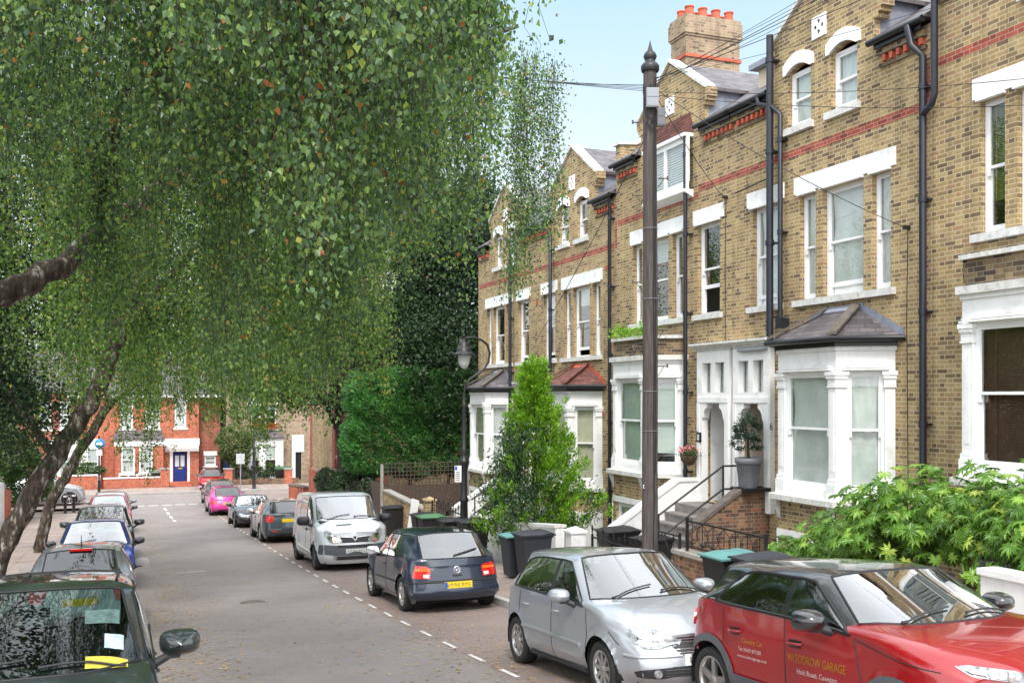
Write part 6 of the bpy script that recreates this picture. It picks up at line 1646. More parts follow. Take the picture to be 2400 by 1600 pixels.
fe2 = thing('wooden_fence', 'board fence along the pavement below the ivy, beyond the big hedge', 'fence', (9.0, 43, gz(43))); mb = MB(); y = 37.2
while y < 50: mb.box(8.98, 9.01, y, y+.14, gz(y)+.1, gz(y)+1.95); y += .145
mb.build('board_panel', M['fencewood'], fe2, keep=True)
for y in (40, 43, 46, 49): mb = MB(); mb.box(8.9, 8.98, y, y+.1, gz(y), gz(y)+2.05); mb.build('post', M['concrete'], fe2)
# red brick flank wall, corner house and low brick piers near the junction
fw = thing('brick_wall', 'tall orange red brick wall with stone coping at the right corner of the junction', 'wall', (9.6, 53.5, gz(53)))
mb = MB(); mb.prism([(8.95, 50.2, gz(51)), (12.5, 50.2, gz(51)), (12.5, 50.2, -3.1), (9.9, 50.2, -3.1), (9.9, 50.2, -3.75), (8.95, 50.2, -3.75)], (0, .25, 0)); mb.box(8.95, 9.2, 50.45, 53.2, gz(53)-.2, -3.75); mb.build('wall', M['brick_orange'], fw)
mb = MB(); mb.box(9.85, 12.55, 50.15, 50.5, -3.1, -2.98); mb.box(8.9, 9.85, 50.15, 50.5, -3.75, -3.66); mb.build('coping', M['concrete'], fw)
for k in range(6): pier(8.95, 53.9+.95*k, gz(54)+1.25-.05*k, 'low orange brick pier with a dark cap near the junction, one of a row', M['brick_orange'], .42, M['concrete_dark'])
for o in bpy.data.objects:
    if o.name.startswith('gate_pier') and 'one of a row' in o.get('label', ''): o['group'] = 'row of low brick piers near the junction'
ch_ = thing('corner_house', 'yellow brick corner house with red quoins half hidden by leaves', 'house', (13, 55, gz(55)))
mb = MB(); mb.box(9.95, 19, 51.2, 58.5, gz(58)-.3, 2.2); mb.build('wall', M['brick'], ch_)
for a, c_ in ((51.17, 51.8), (57.9, 58.53)): mb = MB(); mb.box(9.93, 10.35, a, c_, gz(58)-.3, 2.21); mb.build('quoin', M['brick_red'], ch_)
mb = MB(); mb.prism([(9.6, 51, 2.2), (19.3, 51, 2.2), (14.5, 51, 5.4)], (0, 7.8, 0)); mb.build('roof', M['slate'], ch_)
sash(ch_, frame((11.4, 51.2, -1.9), (1, 0, 0), (0, -1, 0)), 1.1, 1.7); sash(ch_, frame((9.95, 56, -4.2), (0, -1, 0), (-1, 0, 0)), 1.1, 1.6)

# ------------------------------------------------------------------ houses across the junction
YF = 77.
def qx(x, Y=YF): m = (x-1200)/2333.; return Y*(SP+m*CP)/(CP-m*SP)
def qz(x, y, Y=YF): return (930-y)/2333.*(Y*CP+qx(x, Y)*SP)
def facade(par, x0, x1, zt, holes, mt, Y=YF, th=.3, zb=-6.6):
    mb = MB(); mb.sheet([(x0, zb), (x1, zb), (x1, zt), (x0, zt)], [[(a, c), (b_, c), (b_, d), (a, d)] for a, b_, c, d in holes], lambda p, q, d: (p, Y+d, q), th)
    mb.box(x0, x1, Y+8, Y+8.2, zb, zt); mb.quad((x0, Y, zb), (x0, Y+8, zb), (x0, Y+8, zt), (x0, Y, zt)); mb.quad((x1, Y, zb), (x1, Y+8, zb), (x1, Y+8, zt), (x1, Y, zt))
    return mb.build('wall', mt, par, keep=True)
def fwin(par, a, b_, c, d, blind=None, Y=YF, cols=1):
    w = (b_-a)/cols
    for k in range(cols): sash(par, frame((a+k*w, Y, c), (1, 0, 0), (0, -1, 0)), w, d-c, blind, fw=.07, deep=.03)
    mb = MB(); mb.box(a-.12, b_+.12, Y-.06, Y+.02, c-.12, c); mb.build('window_sill', M['white'], par)
def lint(par, a, b_, z0, z1, Y=YF, mt=None): mb = MB(); mb.box(a, b_, Y-.05, Y+.02, z0, z1); mb.build('lintel', mt or M['white'], par)
X_ = [qx(v) for v in (195, 281, 312, 340, 375, 406, 438, 463, 481, 508, 518)]
rh = thing('red_brick_house', 'bright red brick house across the junction with a blue front door', 'house', (X_[3], YF+4, -6.4))
ztop = qz(350, 926)
up = (qz(300, 1004), qz(300, 940)); lo = (qz(300, 1108), qz(300, 1046))
facade(rh, X_[0]-.5, qx(466), ztop, [(X_[1], X_[2], *up), (X_[3], X_[4], *up), (X_[5]+.1, X_[6]-.05, *up), (X_[5], X_[6], -6.3, -3.4)], M['brick_orange'])
for a, b_ in ((X_[1], X_[2]), (X_[3], X_[4]), (X_[5]+.1, X_[6]-.05)): fwin(rh, a, b_, *up, ('net', 1)); lint(rh, a-.2, b_+.2, up[1], up[1]+.3)
mb = MB(); yb = YF-.75   # ground floor bay
mb.box(qx(270), qx(382), yb+.01, YF-.001, -6.4, lo[0]-.05); mb.box(qx(270), qx(382), yb+.01, YF-.001, lo[1]+.02, qz(300, 1027)); 
for a, b_ in ((270, 284), (316, 326), (357, 382)): mb.box(qx(a), qx(b_), yb+.011, YF-.001, lo[0]-.05, lo[1]+.02)
mb.build('bay', M['brick_orange'], rh, keep=True)
for a, b_ in ((284, 316), (326, 357)): fwin(rh, qx(a), qx(b_), lo[0], lo[1], ('net', .97), Y=yb)
lint(rh, qx(268), qx(466), lo[1]+.05, qz(300, 1028), Y=yb-.0); 
mb = MB(); mb.prism([(qx(264), yb-.2, qz(300, 1028)), (qx(386), yb-.2, qz(300, 1028)), (qx(378), YF, qz(300, 1008)), (qx(272), YF, qz(300, 1008))], (0, .02, -.03)); mb.build('bay_roof', M['slate'], rh)
mb = MB(); mb.box(qx(386), qx(466), YF-.10, YF+.01, qz(300, 1060), qz(300, 1030)); mb.box(qx(398), qx(405), YF-.08, YF+.01, -6.3, qz(300, 1060)); mb.box(qx(439), qx(445), YF-.08, YF+.01, -6.3, qz(300, 1060)); mb.build('door_surround', M['white'], rh, keep=True)
mb = MB(); dx0, dx1 = qx(407), qx(436); mb.box(dx0, dx1, YF+.1, YF+.15, -6.2, -4.15)
for q in (.12, .56): mb.box(dx0+(dx1-dx0)*q, dx0+(dx1-dx0)*(q+.32), YF+.08, YF+.1, -6.05, -5.35)
dr = mb.build('front_door', M['blue_paint'], rh, keep=True)
mb = MB();
for q in (.12, .56): mb.box(dx0+(dx1-dx0)*q, dx0+(dx1-dx0)*(q+.32), YF+.085, YF+.1, -5.1, -4.3)
mb.build('door_glass', M['lampglass'], dr, keep=True)
mb = MB(); mb.box(dx0+.3, dx0+.62, YF+.07, YF+.085, -5.28, -5.2); mb.build('letterbox', M['gold'], dr)
mb = MB(); mb.box(dx0-.3, dx1+.3, YF-1.0, YF+.1, -6.6, -6.2); mb.box(dx0-.3, dx1+.3, YF-2.6, YF-1.0, -6.6, -6.32); mb.build('door_step', M['brick_orange'], rh)
mb = MB(); mb.prism([(X_[0]-1, YF-.3, ztop), (X_[0]-1, YF+4, ztop+3.0), (X_[0]-1, YF+8.3, ztop)], (qx(520)-X_[0]+1, 0, 0)); mb.build('roof', M['slate'], rh)
mb = MB(); mb.box(X_[0]-1, qx(520), YF-.4, YF-.28, ztop-.15, ztop+.02); mb.build('gutter', M['white'], rh)
mb = MB(); mb.box(qx(345), qx(378), YF+3.5, YF+4.5, ztop+2, ztop+4.2); mb.build('chimney', M['brick_orange'], rh)
# set back right part of the red house
mb = MB(); mb.sheet([(qx(466), -6.6), (qx(520), -6.6), (qx(520), ztop), (qx(466), ztop)], [[(qx(481), qz(490, 1093)), (qx(508), qz(490, 1093)), (qx(508), qz(490, 1070)), (qx(481), qz(490, 1070))]], lambda p, q, d: (p, YF+.8+d, q), .3); mb.build('side_wing', M['brick_red'], rh, keep=True)
fwin(rh, qx(481), qx(508), qz(490, 1093), qz(490, 1070), ('net', 1), Y=YF+.8); lint(rh, qx(479), qx(511), qz(490, 1069), qz(490, 1058), Y=YF+.8)
for x in (520, 526): mb = MB(); mb.tube([(qx(x), YF+.7, -6.3), (qx(x), YF+.7, ztop-.2)], .06, 8); mb.build('drainpipe', M['black'], rh)
# house to the left of it
lh = thing('red_brick_house', 'left hand red brick house behind the blue sign, pale ground floor window', 'house', (qx(120), YF+4, -6.4))
facade(lh, qx(40), X_[0]-.55, ztop+.2, [(qx(205), qx(232), *lo)] if False else [(qx(140), qx(165), *up), (qx(90), qx(120), *up)], M['brick_red'])
for a, b_ in ((140, 165), (90, 120)): fwin(lh, qx(a), qx(b_), *up, ('net', 1))
mb = MB(); mb.box(qx(120), qx(236), yb+.01, YF-.001, -6.4, lo[0]-.1); mb.box(qx(120), qx(236), yb+.01, YF-.001, lo[1], qz(300, 1027)); 
for a, b_ in ((120, 140), (165, 203), (232, 236)): mb.box(qx(a), qx(b_), yb+.012, YF-.001, lo[0]-.1, lo[1])
mb.build('bay', M['white'], lh, keep=True)
for a, b_ in ((140, 165), (203, 232)): fwin(lh, qx(a), qx(b_), lo[0]-.1, lo[1], ('net', .9), Y=yb)
mb = MB(); mb.prism([(qx(30), YF-.3, ztop+.2), (qx(30), YF+4, ztop+3.2), (qx(30), YF+8.3, ztop+.2)], (X_[0]-.55-qx(30)+.0, 0, 0)); mb.build('roof', M['slate'], lh)
# cream brick house
chh = thing('yellow_brick_house', 'pale yellow brick house across the junction with red flowers on its window sills', 'house', (qx(620), YF+4, -6.4))
zt2 = qz(620, 885); u2 = (qz(620, 1005), qz(620, 950)); l2 = (qz(620, 1106), qz(620, 1041))
xs_ = [qx(v) for v in (588, 610, 621, 648)]
facade(chh, qx(530), qx(760), zt2, [(xs_[0], xs_[1], *u2), (xs_[2], xs_[3], *u2), (qx(692), qx(706), -6.3, -4.2)], M['brick_pale'])
for a, b_ in ((xs_[0], xs_[1]), (xs_[2], xs_[3])): fwin(chh, a, b_, *u2, ('net', .15))
lint(chh, qx(578), qx(655), u2[1], u2[1]+.55)
mb = MB(); mb.box(qx(580), qx(660), YF-.9, YF-.001, l2[1], qz(620, 1026)); 
for a, b_ in ((580, 585), (607, 616), (645, 660)): mb.box(qx(a), qx(b_), YF-.9, YF-.001, l2[0]-.1, l2[1])
mb.box(qx(580), qx(660), YF-.9, YF-.001, -6.5, l2[0]-.1); mb.build('bay', M['white'], chh, keep=True)
for a, b_ in ((585, 607), (616, 645)): fwin(chh, qx(a), qx(b_), l2[0]-.1, l2[1], ('net', .5), Y=YF-.9)
mb = MB(); mb.prism([(qx(574), YF-1.1, qz(620, 1025)), (qx(664), YF-1.1, qz(620, 1025)), (qx(656), YF, qz(620, 1009)), (qx(582), YF, qz(620, 1009))], (0, .02, -.03)); mb.build('bay_roof', M['slate'], chh)
mb = MB(); mb.box(qx(684), qx(692), YF-.08, YF+.02, -6.4, qz(620, 1020)); mb.box(qx(692), qx(712), YF-.08, YF+.02, -4.2, qz(620, 1020)); mb.build('door_surround', M['white'], chh, keep=True)
mb = MB(); mb.box(qx(692), qx(706), YF+.1, YF+.15, -6.4, -4.1); mb.build('front_door', M['black'], chh)
mb = MB(); mb.prism([(qx(528), YF-.3, zt2), (qx(528), YF+4, zt2+3.0), (qx(528), YF+8.3, zt2)], (qx(765)-qx(528), 0, 0)); rf_ = mb.build('roof', M['slate'], chh)
mb = MB(); mb.box(qx(588), qx(610), YF+.3, YF+2.5, zt2, zt2+1.3); mb.build('dormer', M['white'], rf_)
gt = thing('garden_gate', 'tall blue painted gate between the red house and the pale yellow one', 'gate', (qx(528), YF-.3, -6.3)); mb = MB(); mb.box(qx(521)+.12, qx(535), YF-.35, YF-.3, -6.3, qz(528, 1066)); mb.build('gate_leaf', M['blue_paint'], gt); mb = MB(); mb.box(qx(535), qx(537), YF-.38, YF-.28, -6.3, qz(528, 1064)); mb.build('gate_post', M['blue_paint'], gt)
# front walls across the junction
def fwall(x0, x1, Y, z1, lab, mt, cap=None):
    t = thing('front_wall', lab, 'wall', ((x0+x1)/2, Y, -6.4)); mb = MB(); mb.box(x0, x1, Y, Y+.25, -6.6, z1); mb.build('wall', mt, t)
    if cap: mb = MB(); mb.box(x0-.03, x1+.03, Y-.04, Y+.29, z1, z1+.08); mb.build('coping', cap, t)
fwall(qx(243, 73.4), qx(383, 73.4), 73.4, qz(300, 1121, 73.4), 'low orange brick front wall with a white coping in front of the red house', M['brick_orange'], M['white'])
fwall(qx(100, 73.4), qx(228, 73.4), 73.4, qz(200, 1115, 73.4), 'orange brick front wall left of the blue sign', M['brick_orange'], M['white'])
fwall(qx(529, 73.4), qx(700, 73.4), 73.4, qz(600, 1122, 73.4), 'low brown brick front wall under thin railings in front of the pale yellow house', M['brick_brown'], None)
for x, lab in ((386, 'brick gate pier left of the blue door'), (535, 'brick gate pier beside the red two seat car'), (676, 'brick gate pier in front of the pale yellow house')):
    xx = qx(x, 73.4); t = thing('gate_pier', lab, 'gate pier', (xx, 73.5, -6.4)); mb = MB(); mb.box(xx-.28, xx+.28, 73.3, 73.8, -6.6, qz(x, 1100, 73.4)); mb.build('shaft', M['brick_orange'], t); mb = MB(); mb.box(xx-.33, xx+.33, 73.25, 73.85, qz(x, 1100, 73.4), qz(x, 1097, 73.4)); mb.build('cap', M['concrete'], t)
t = thing('railings', 'thin grey railings on the low wall in front of the pale yellow house', 'railings', (qx(600, 73.5), 73.5, -5.6)); mb = MB(); x = qx(545, 73.4)
while x < qx(668, 73.4): mb.box(x, x+.03, 73.5, 73.53, qz(600, 1122, 73.4), qz(600, 1101, 73.4)); x += .17
mb.box(qx(543, 73.4), qx(670, 73.4), 73.5, 73.54, qz(600, 1103, 73.4), qz(600, 1101.5, 73.4)); mb.build('rail_panel', M['iron'], t, keep=True)
t = thing('white_fence_rail', 'low white rail fence in front of the red house bay', 'fence', (qx(320, 74.5), 74.5, -6.3)); mb = MB()
for k in range(5): xx = qx(278, 74.5)+k*(qx(362, 74.5)-qx(278, 74.5))/4; mb.box(xx, xx+.1, 74.5, 74.58, -6.3, qz(300, 1109, 74.5))
mb.box(qx(278, 74.5), qx(362, 74.5)+.1, 74.49, 74.59, qz(300, 1112, 74.5), qz(300, 1108, 74.5)); mb.build('rail_panel', M['white'], t, keep=True)
def farbin(x, lab, lid):
    t = thing('wheelie_bin', lab, 'wheelie bin', (qx(x, 74.3), 74.3, gz(74)+.1), 'wheelie bins in front of the houses', world=False); mb = MB(); mb.add([(-.5,-.3,0),(.5,-.3,0),(.5,.3,0),(-.5,.3,0),(-.58,-.38,1.0),(.58,-.38,1.0),(.58,.38,1.0),(-.58,.38,1.0)], [(0,3,2,1),(0,1,5,4),(1,2,6,5),(2,3,7,6),(3,0,4,7)]); mb.build('body', M['binblack'], t); mb = MB(); mb.box(-.62,.62,-.42,.42,1.0,1.1); mb.box(-.5,.5,-.3,.3,1.1,1.16); mb.build('lid', lid, t, keep=True)
farbin(374, 'dark bin with a grey green lid beside the red house bay', mat('grey_green_lid', (.22,.26,.2), .6)); farbin(664, 'dark bin with a green lid in front of the pale yellow house', M['lidgreen'])
# white garden wall on the left
lw = thing('garden_wall', 'plain white rendered garden wall on the left behind the leaning birch trunks', 'wall', (-5.5, 38, gz(38)))
mb = MB(); mb.prism([(-5.6, 22, gz(22)-.1), (-5.6, 54, gz(54)-.1), (-5.6, 54, gz(54)+2.0), (-5.6, 38, gz(38)+1.95), (-5.6, 22, gz(22)+1.9)], (-.25, 0, 0)); mb.build('wall', M['white'], lw)
mb = MB(); mb.box(-5.7, -5.35, 54, 54.4, gz(54)-.2, gz(54)+1.6); mb.build('end_pier', M['brick_orange'], lw)
# ------------------------------------------------------------------ foliage
def leafmat(name, stops, trans=.35, rough=.45, spec=.4):
    b = NB(name); g = b.n('ShaderNodeNewGeometry'); r = g.outputs['Random Per Island']
    col = b.ramp(r, stops); big = b.mr(b.noise(g.outputs['Position'], .9, 3), .3, .7, .8, 1.2); col = b.mix(1., col, big, 'MULTIPLY')
    d = b.pbr(col, rough, 0, spec)
    t = b.n('ShaderNodeBsdfTranslucent'); b.put(t.inputs[0], b.mix(1., col, (1.15,1.35,.55,1), 'MULTIPLY'))
    m = b.n('ShaderNodeMixShader'); m.inputs[0].default_value = trans; b.nt.links.new(d, m.inputs[1]); b.nt.links.new(t.outputs[0], m.inputs[2])
    return b.out(m.outputs[0])
M['birch'] = leafmat('birch_leaves', [(0,(.035,.085,.038)),(.35,(.075,.15,.058)),(.65,(.13,.22,.078)),(.86,(.20,.31,.09)),(.975,(.30,.40,.09)),(.985,(.34,.27,.05)),(.995,(.40,.15,.03)),(1,(.32,.07,.03))], .42, .38, .6)
M['birch_far'] = leafmat('birch_leaves_farther', [(0,(.045,.10,.03)),(.4,(.10,.185,.05)),(.75,(.18,.28,.07)),(.95,(.28,.37,.08)),(1,(.40,.28,.07))], .45)
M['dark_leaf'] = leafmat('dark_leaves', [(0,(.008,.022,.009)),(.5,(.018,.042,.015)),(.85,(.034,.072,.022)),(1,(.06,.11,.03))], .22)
M['mid_leaf'] = leafmat('mid_green_leaves', [(0,(.03,.065,.018)),(.5,(.055,.11,.028)),(.85,(.09,.16,.04)),(1,(.14,.22,.05))], .35)
M['hedge_leaf'] = leafmat('hedge_sprays', [(0,(.04,.13,.045)),(.5,(.075,.215,.065)),(.85,(.12,.30,.08)),(1,(.19,.40,.10))], .35)
M['lime_leaf'] = leafmat('golden_cypress_sprays', [(0,(.08,.19,.015)),(.4,(.15,.33,.02)),(.8,(.26,.48,.03)),(1,(.38,.60,.05))], .35)
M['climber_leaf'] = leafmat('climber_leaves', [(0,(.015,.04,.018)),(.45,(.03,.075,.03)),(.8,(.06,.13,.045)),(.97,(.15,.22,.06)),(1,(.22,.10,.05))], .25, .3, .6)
M['fatsia_leaf'] = leafmat('glossy_palmate_leaves', [(0,(.07,.15,.02)),(.35,(.10,.22,.028)),(.7,(.16,.32,.04)),(.92,(.27,.42,.06)),(1,(.38,.44,.07))], .25, .3, .6)
M['bay_leaf'] = leafmat('dark_glossy_leaves', [(0,(.010,.028,.014)),(.6,(.022,.055,.024)),(1,(.05,.10,.035))], .15, .3, .6)
b = NB('birch_bark'); p = b.pos(); mp = b.n('ShaderNodeMapping'); b.put(mp.inputs[0], p); mp.inputs['Scale'].default_value = (1, 1, .35)
n1 = b.noise(mp.outputs[0], 9., 6, .7); c = b.ramp(n1, [(.3,(.022,.018,.015)),(.48,(.075,.058,.047)),(.57,(.15,.12,.10)),(.61,(.40,.37,.33)),(.8,(.52,.48,.44))])
M['bark'] = b.out(b.pbr(c, .9, 0, .2, 0, b.bump(b.noise(mp.outputs[0], 14., 6, .75), .9, .03)))
M['twig'] = mat('twig', (.035,.022,.016), .8, var=.2, vs=20)
M['darkbark'] = mat('dark_bark', (.035,.028,.022), .9, var=.4, vs=10, bump=.6, bs=20)

def leaf_quads(P, size, droop=.75, asp=.62, jit=1., rs=None, fold=.16):
    """rhombic leaves: P (n,3) attachment points -> (4n,3) verts. droop: how strongly the tips hang"""
    n = len(P); rs = rs or rng
    s = size*(rs.uniform(.65, 1.25, n))
    d = rs.normal(0, 1, (n, 3)); d[:, 2] *= .55; d /= np.linalg.norm(d, axis=1)[:, None]+1e-9
    d = d*(1-droop)+np.array([0, 0, -1.])*droop+rs.normal(0, .16*jit, (n, 3)); d /= np.linalg.norm(d, axis=1)[:, None]
    a = rs.normal(0, 1, (n, 3)); w = np.cross(d, a); w /= np.linalg.norm(w, axis=1)[:, None]+1e-9; nn = np.cross(d, w)
    s = s[:, None]; V = np.empty((n, 4, 3))
    V[:, 0] = P; V[:, 1] = P+d*s*.36+w*s*asp*.5+nn*s*fold; V[:, 2] = P+d*s; V[:, 3] = P+d*s*.36-w*s*asp*.5+nn*s*fold
    return V.reshape(-1, 3)
def quads(n): return np.arange(4*n).reshape(-1, 4)
def limbs(par, paths, mt, name='limb', n=9):
    for pts, r0, r1 in paths:
        P = crom(np.array(pts, float), 6); k = len(P)
        P[1:-1] += rng.normal(0, r0*.12, (k-2, 3)); rs_ = [r0+(r1-r0)*(i/(k-1))**.8 for i in range(k)]
        mb = MB(); mb.tube([tuple(q) for q in P], rs_, n); mb.build(name, mt, par, keep=True)

def birch(name_lab, base, trunk, limb_paths, regions, leaf, mt, seed, every=.034, inner=None):
    """regions: list of dict(c=(x,y), r=(rx,ry), n=strands, top=(mean,dome), bot=(mean,sd), lmax)"""
    rs = np.random.default_rng(seed)
    t = thing('birch_tree', name_lab, 'tree', base)
    limbs(t, trunk, M['bark'], 'trunk', 14); limbs(t, limb_paths, M['bark'], 'limb')
    LP = []; TW = MB(); 
    for R_ in regions:
        k = 0
        cl = rs.uniform(-1, 1, (int(R_['n']/15)+1, 2)); co = rs.normal(0, R_['bot'][1]*1.25, len(cl)); co -= (rs.random(len(cl)) < .12)*R_['bot'][1]*1.8
        while k < R_['n']:
            off_ = 0.
            if rs.random() < .90: ci = rs.integers(len(cl)); q = cl[ci]+rs.normal(0, .034, 2); off_ = co[ci]
            else: q = rs.uniform(-1, 1, 2); off_ = abs(rs.normal(0, R_['bot'][1]))
            rr = math.hypot(*q)
            if rr > 1: k += 0; 
            if rr > 1: 
                if rs.random() < .02: k += 1
                continue
            x, y = R_['c'][0]+q[0]*R_['r'][0], R_['c'][1]+q[1]*R_['r'][1]
            zt_ = R_['top'][0]+R_['top'][1]*math.sqrt(max(0, 1-rr*rr))*rs.uniform(.25, 1)
            zb_ = rs.normal(R_['bot'][0], R_['bot'][1]*.45)+off_+R_.get('slope', 0)*q[0]+R_.get('lift', 0)*(1-rr)
            if zb_ > zt_-.5: zb_ = zt_-rs.uniform(.4, 1.2)
            zb_ = max(zb_, zt_-R_['lmax'])
            L_ = zt_-zb_; m = int(L_/every)
            tt = np.sort(rs.random(m)); ox, oy = rs.normal(0, .22, 2)
            cx = x+ox*tt**.7*L_*.25+.05*np.sin(tt*9+rs.uniform(0, 6)); cy = y+oy*tt**.7*L_*.25+.05*np.cos(tt*8+rs.uniform(0, 6)); cz = zt_-L_*tt
            spread = .05+.10*(1-tt)
            P = np.stack([cx+rs.normal(0, 1, m)*spread, cy+rs.normal(0, 1, m)*spread, cz], 1); LP.append(P)
            if R_.get('twigs', 1) and m > 4:
                idx = np.linspace(0, m-1, min(9, m)).astype(int); TW.tube([(cx[i], cy[i], cz[i]) for i in idx], [.004-.003*j/len(idx) for j in range(len(idx))], 3, caps=False)
            k += 1
    P = np.concatenate(LP); V = leaf_quads(P, leaf, .62, .78, rs=rs)
    numesh('crown', V, quads(len(P)), mt, t)
    if TW.v: TW.build('twigs', M['twig'], t, keep=True)
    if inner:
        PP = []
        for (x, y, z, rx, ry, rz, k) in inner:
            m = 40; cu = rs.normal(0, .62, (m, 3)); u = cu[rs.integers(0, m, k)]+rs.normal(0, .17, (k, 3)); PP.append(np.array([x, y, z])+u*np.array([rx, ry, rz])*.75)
        Q = np.concatenate(PP); numesh('inner_crown_shade', leaf_quads(Q, leaf*1.15, .4, .8, rs=rs), quads(len(Q)), M['dark_leaf'], t)  # inner leaves take a darker green, painting in the shade inside the crown
    return len(P)

n_ = 0
n_ += birch('nearest birch, its leafy curtain hanging over the road at the top of the view', (-3.0, 12.0, gz(12)),
    [([(-3.0,12,gz(12)-.1),(-3.05,12.1,-1.6),(-2.9,12.1,-.2),(-2.5,12.3,.9)], .26, .21)],
    [([(-2.55,12.3,.8),(-1.9,12.6,1.0),(-1.1,13.1,1.35),(-.3,13.8,2.1),(.6,14.3,3.0),(2.2,14.6,4.2),(4.0,14.3,5.0),(5.5,14.0,5.6)], .21, .03),
     ([(-2.6,12.3,.9),(-2.3,11.6,2.4),(-1.8,10.6,4.0),(-.8,9.6,5.5),(.8,8.4,6.2)], .20, .03), ([(-2.6,12.3,.9),(-3.0,12.0,2.8),(-3.6,11.0,5.0),(-4.2,9.6,7.0)], .18, .03),
     ([(-1.8,10.6,4.0),(-1.6,9.0,4.9),(-1.4,7.2,5.4),(-.6,5.9,5.3)], .09, .02), ([(-.3,13.8,2.1),(-.1,12.6,3.4),(.6,10.8,4.5),(1.7,9.2,4.9)], .09, .02)],
    [dict(c=(-1.45,9.2), r=(4.5,4.3), n=1250, top=(2.9,3.6), bot=(1.75,.36), lift=.2, slope=.42, lmax=3.6),
     dict(c=(1.9,10.6), r=(1.5,2.2), n=260, top=(2.6,1.8), bot=(1.15,.4), slope=.75, lmax=3.2),
     dict(c=(2.35,11.8), r=(.35,.5), n=20, top=(2.2,.6), bot=(-.05,.2), lmax=3.2),
     dict(c=(1.35,6.9), r=(1.35,2.3), n=420, top=(2.8,1.6), bot=(1.75,.3), lmax=3.0, slope=.35), dict(c=(2.9,9.6), r=(1.0,1.8), n=170, top=(3.3,1.6), bot=(2.75,.35), lmax=3.0),
     dict(c=(5.65,13.9), r=(.5,.9), n=60, top=(4.7,.9), bot=(2.6,.5), lmax=3.4, slope=-.2), dict(c=(4.6,13.6), r=(.9,.9), n=110, top=(4.6,1.2), bot=(3.4,.5), lmax=2.6)],
    .046, M['birch'], 21, every=.024, inner=[(-2.7,12.6,3.4,2.6,1.8,2.2,15000),(-.3,11.8,4.2,2.4,1.8,1.8,9000),(1.2,11.2,3.6,1.6,1.5,1.3,5000)])
n_ += birch('second birch, leaning trunk with peeling bark rising behind the parked cars on the left', (-2.8, 22.6, gz(22.6)),
    [([(-2.8,22.6,gz(22.6)-.1),(-2.3,22.6,-2.9),(-1.4,22.6,-1.25),(-.78,22.6,-.18),(-.1,22.6,1.5),(.35,22.7,2.9),(.5,22.8,4.5)], .24, .13)],
    [([(-.1,22.6,1.5),(.9,22.0,2.6),(2.6,21.4,4.4),(4.6,21.0,5.0)], .12, .03), ([(.5,22.8,4.5),(.4,22.0,6.5),(1.0,21.0,8.5)], .12, .03), ([(.35,22.7,2.9),(-1.2,23.0,4.6),(-3.4,23.0,6.0)], .10, .03), ([(-1.4,22.6,-1.25),(-2.6,22.4,.6),(-3.6,22.0,2.0)], .10, .03)],
    [dict(c=(.4,21.6), r=(5.2,5.2), n=1150, top=(3.4,5.0), bot=(.95,.8), lmax=5.2, twigs=1), dict(c=(3.6,20.5), r=(1.4,2.4), n=170, top=(3.4,2.), bot=(1.25,.5), lmax=4.8)],
    .070, M['birch_far'], 22, every=.042, inner=[(-2.9,22.6,.6,2.2,2.2,2.3,15000),(-1.0,23.5,3.2,2.6,2.0,1.8,7000)])
n_ += birch('third birch, slender forked trunk leaning over the parked cars', (-2.7, 35, gz(35)),
    [([(-2.7,35,gz(35)-.1),(-2.45,35,-3.9),(-1.91,35,-2.6),(-1.1,35,-1.1),(-.5,35,-.2)], .19, .14)],
    [([(-.5,35,-.2),(-.85,35,.6),(-.9,35,1.8),(-.6,35,4.0)], .13, .04), ([(-.5,35,-.2),(.35,35,.5),(1.2,35,1.15),(2.6,35,1.9),(4,34.6,2.4)], .11, .02)],
    [dict(c=(.6,34.5), r=(5.6,5.0), n=800, top=(1.6,6.5), bot=(-.75,.6), lmax=5.5), dict(c=(-.5,33.5), r=(2.1,2.0), n=40, top=(.6,1.5), bot=(-2.2,.5), lmax=4.5)],
    .082, M['birch_far'], 23, every=.055)

def bushy(kind, lab, cat, base, clumps, n, leaf, mt, seed, trunk=None, droop=.3, asp=.6, shell=.55, group=None, bark=None, gap=.0):
    """clumps: (cx,cy,cz,rx,ry,rz); leaves fill a noisy shell of each clump"""
    rs = np.random.default_rng(seed); t = thing(kind, lab, cat, base, group)
    if trunk: limbs(t, trunk, bark or M['darkbark'], 'trunk')
    vol = np.array([c[3]*c[4]*c[5] for c in clumps])**.67; cnt = (n*vol/vol.sum()).astype(int); PP = []
    for c, k in zip(clumps, cnt):
        u = rs.normal(0, 1, (k, 3)); u /= np.linalg.norm(u, axis=1)[:, None]
        # sub-clumps give an uneven outline
        m = max(8, k//140); cu = rs.normal(0, 1, (m, 3)); cu /= np.linalg.norm(cu, axis=1)[:, None]; cr = rs.uniform(.78, 1.08, m)
        pick = rs.integers(0, m, k); w = rs.random(k) < .75
        u = np.where(w[:, None], cu[pick]+rs.normal(0, .16, (k, 3)), u); u /= np.linalg.norm(u, axis=1)[:, None]
        r = np.where(w, cr[pick]*rs.uniform(shell, 1.0, k)**.6, rs.uniform(shell*.6, 1.0, k))
        PP.append(np.array(c[:3])+u*r[:, None]*np.array(c[3:6]))
    P = np.concatenate(PP); V = leaf_quads(P, leaf, droop, asp, rs=rs); numesh('crown', V, quads(len(P)), mt, t); return t
G_ = lambda y: gz(y)
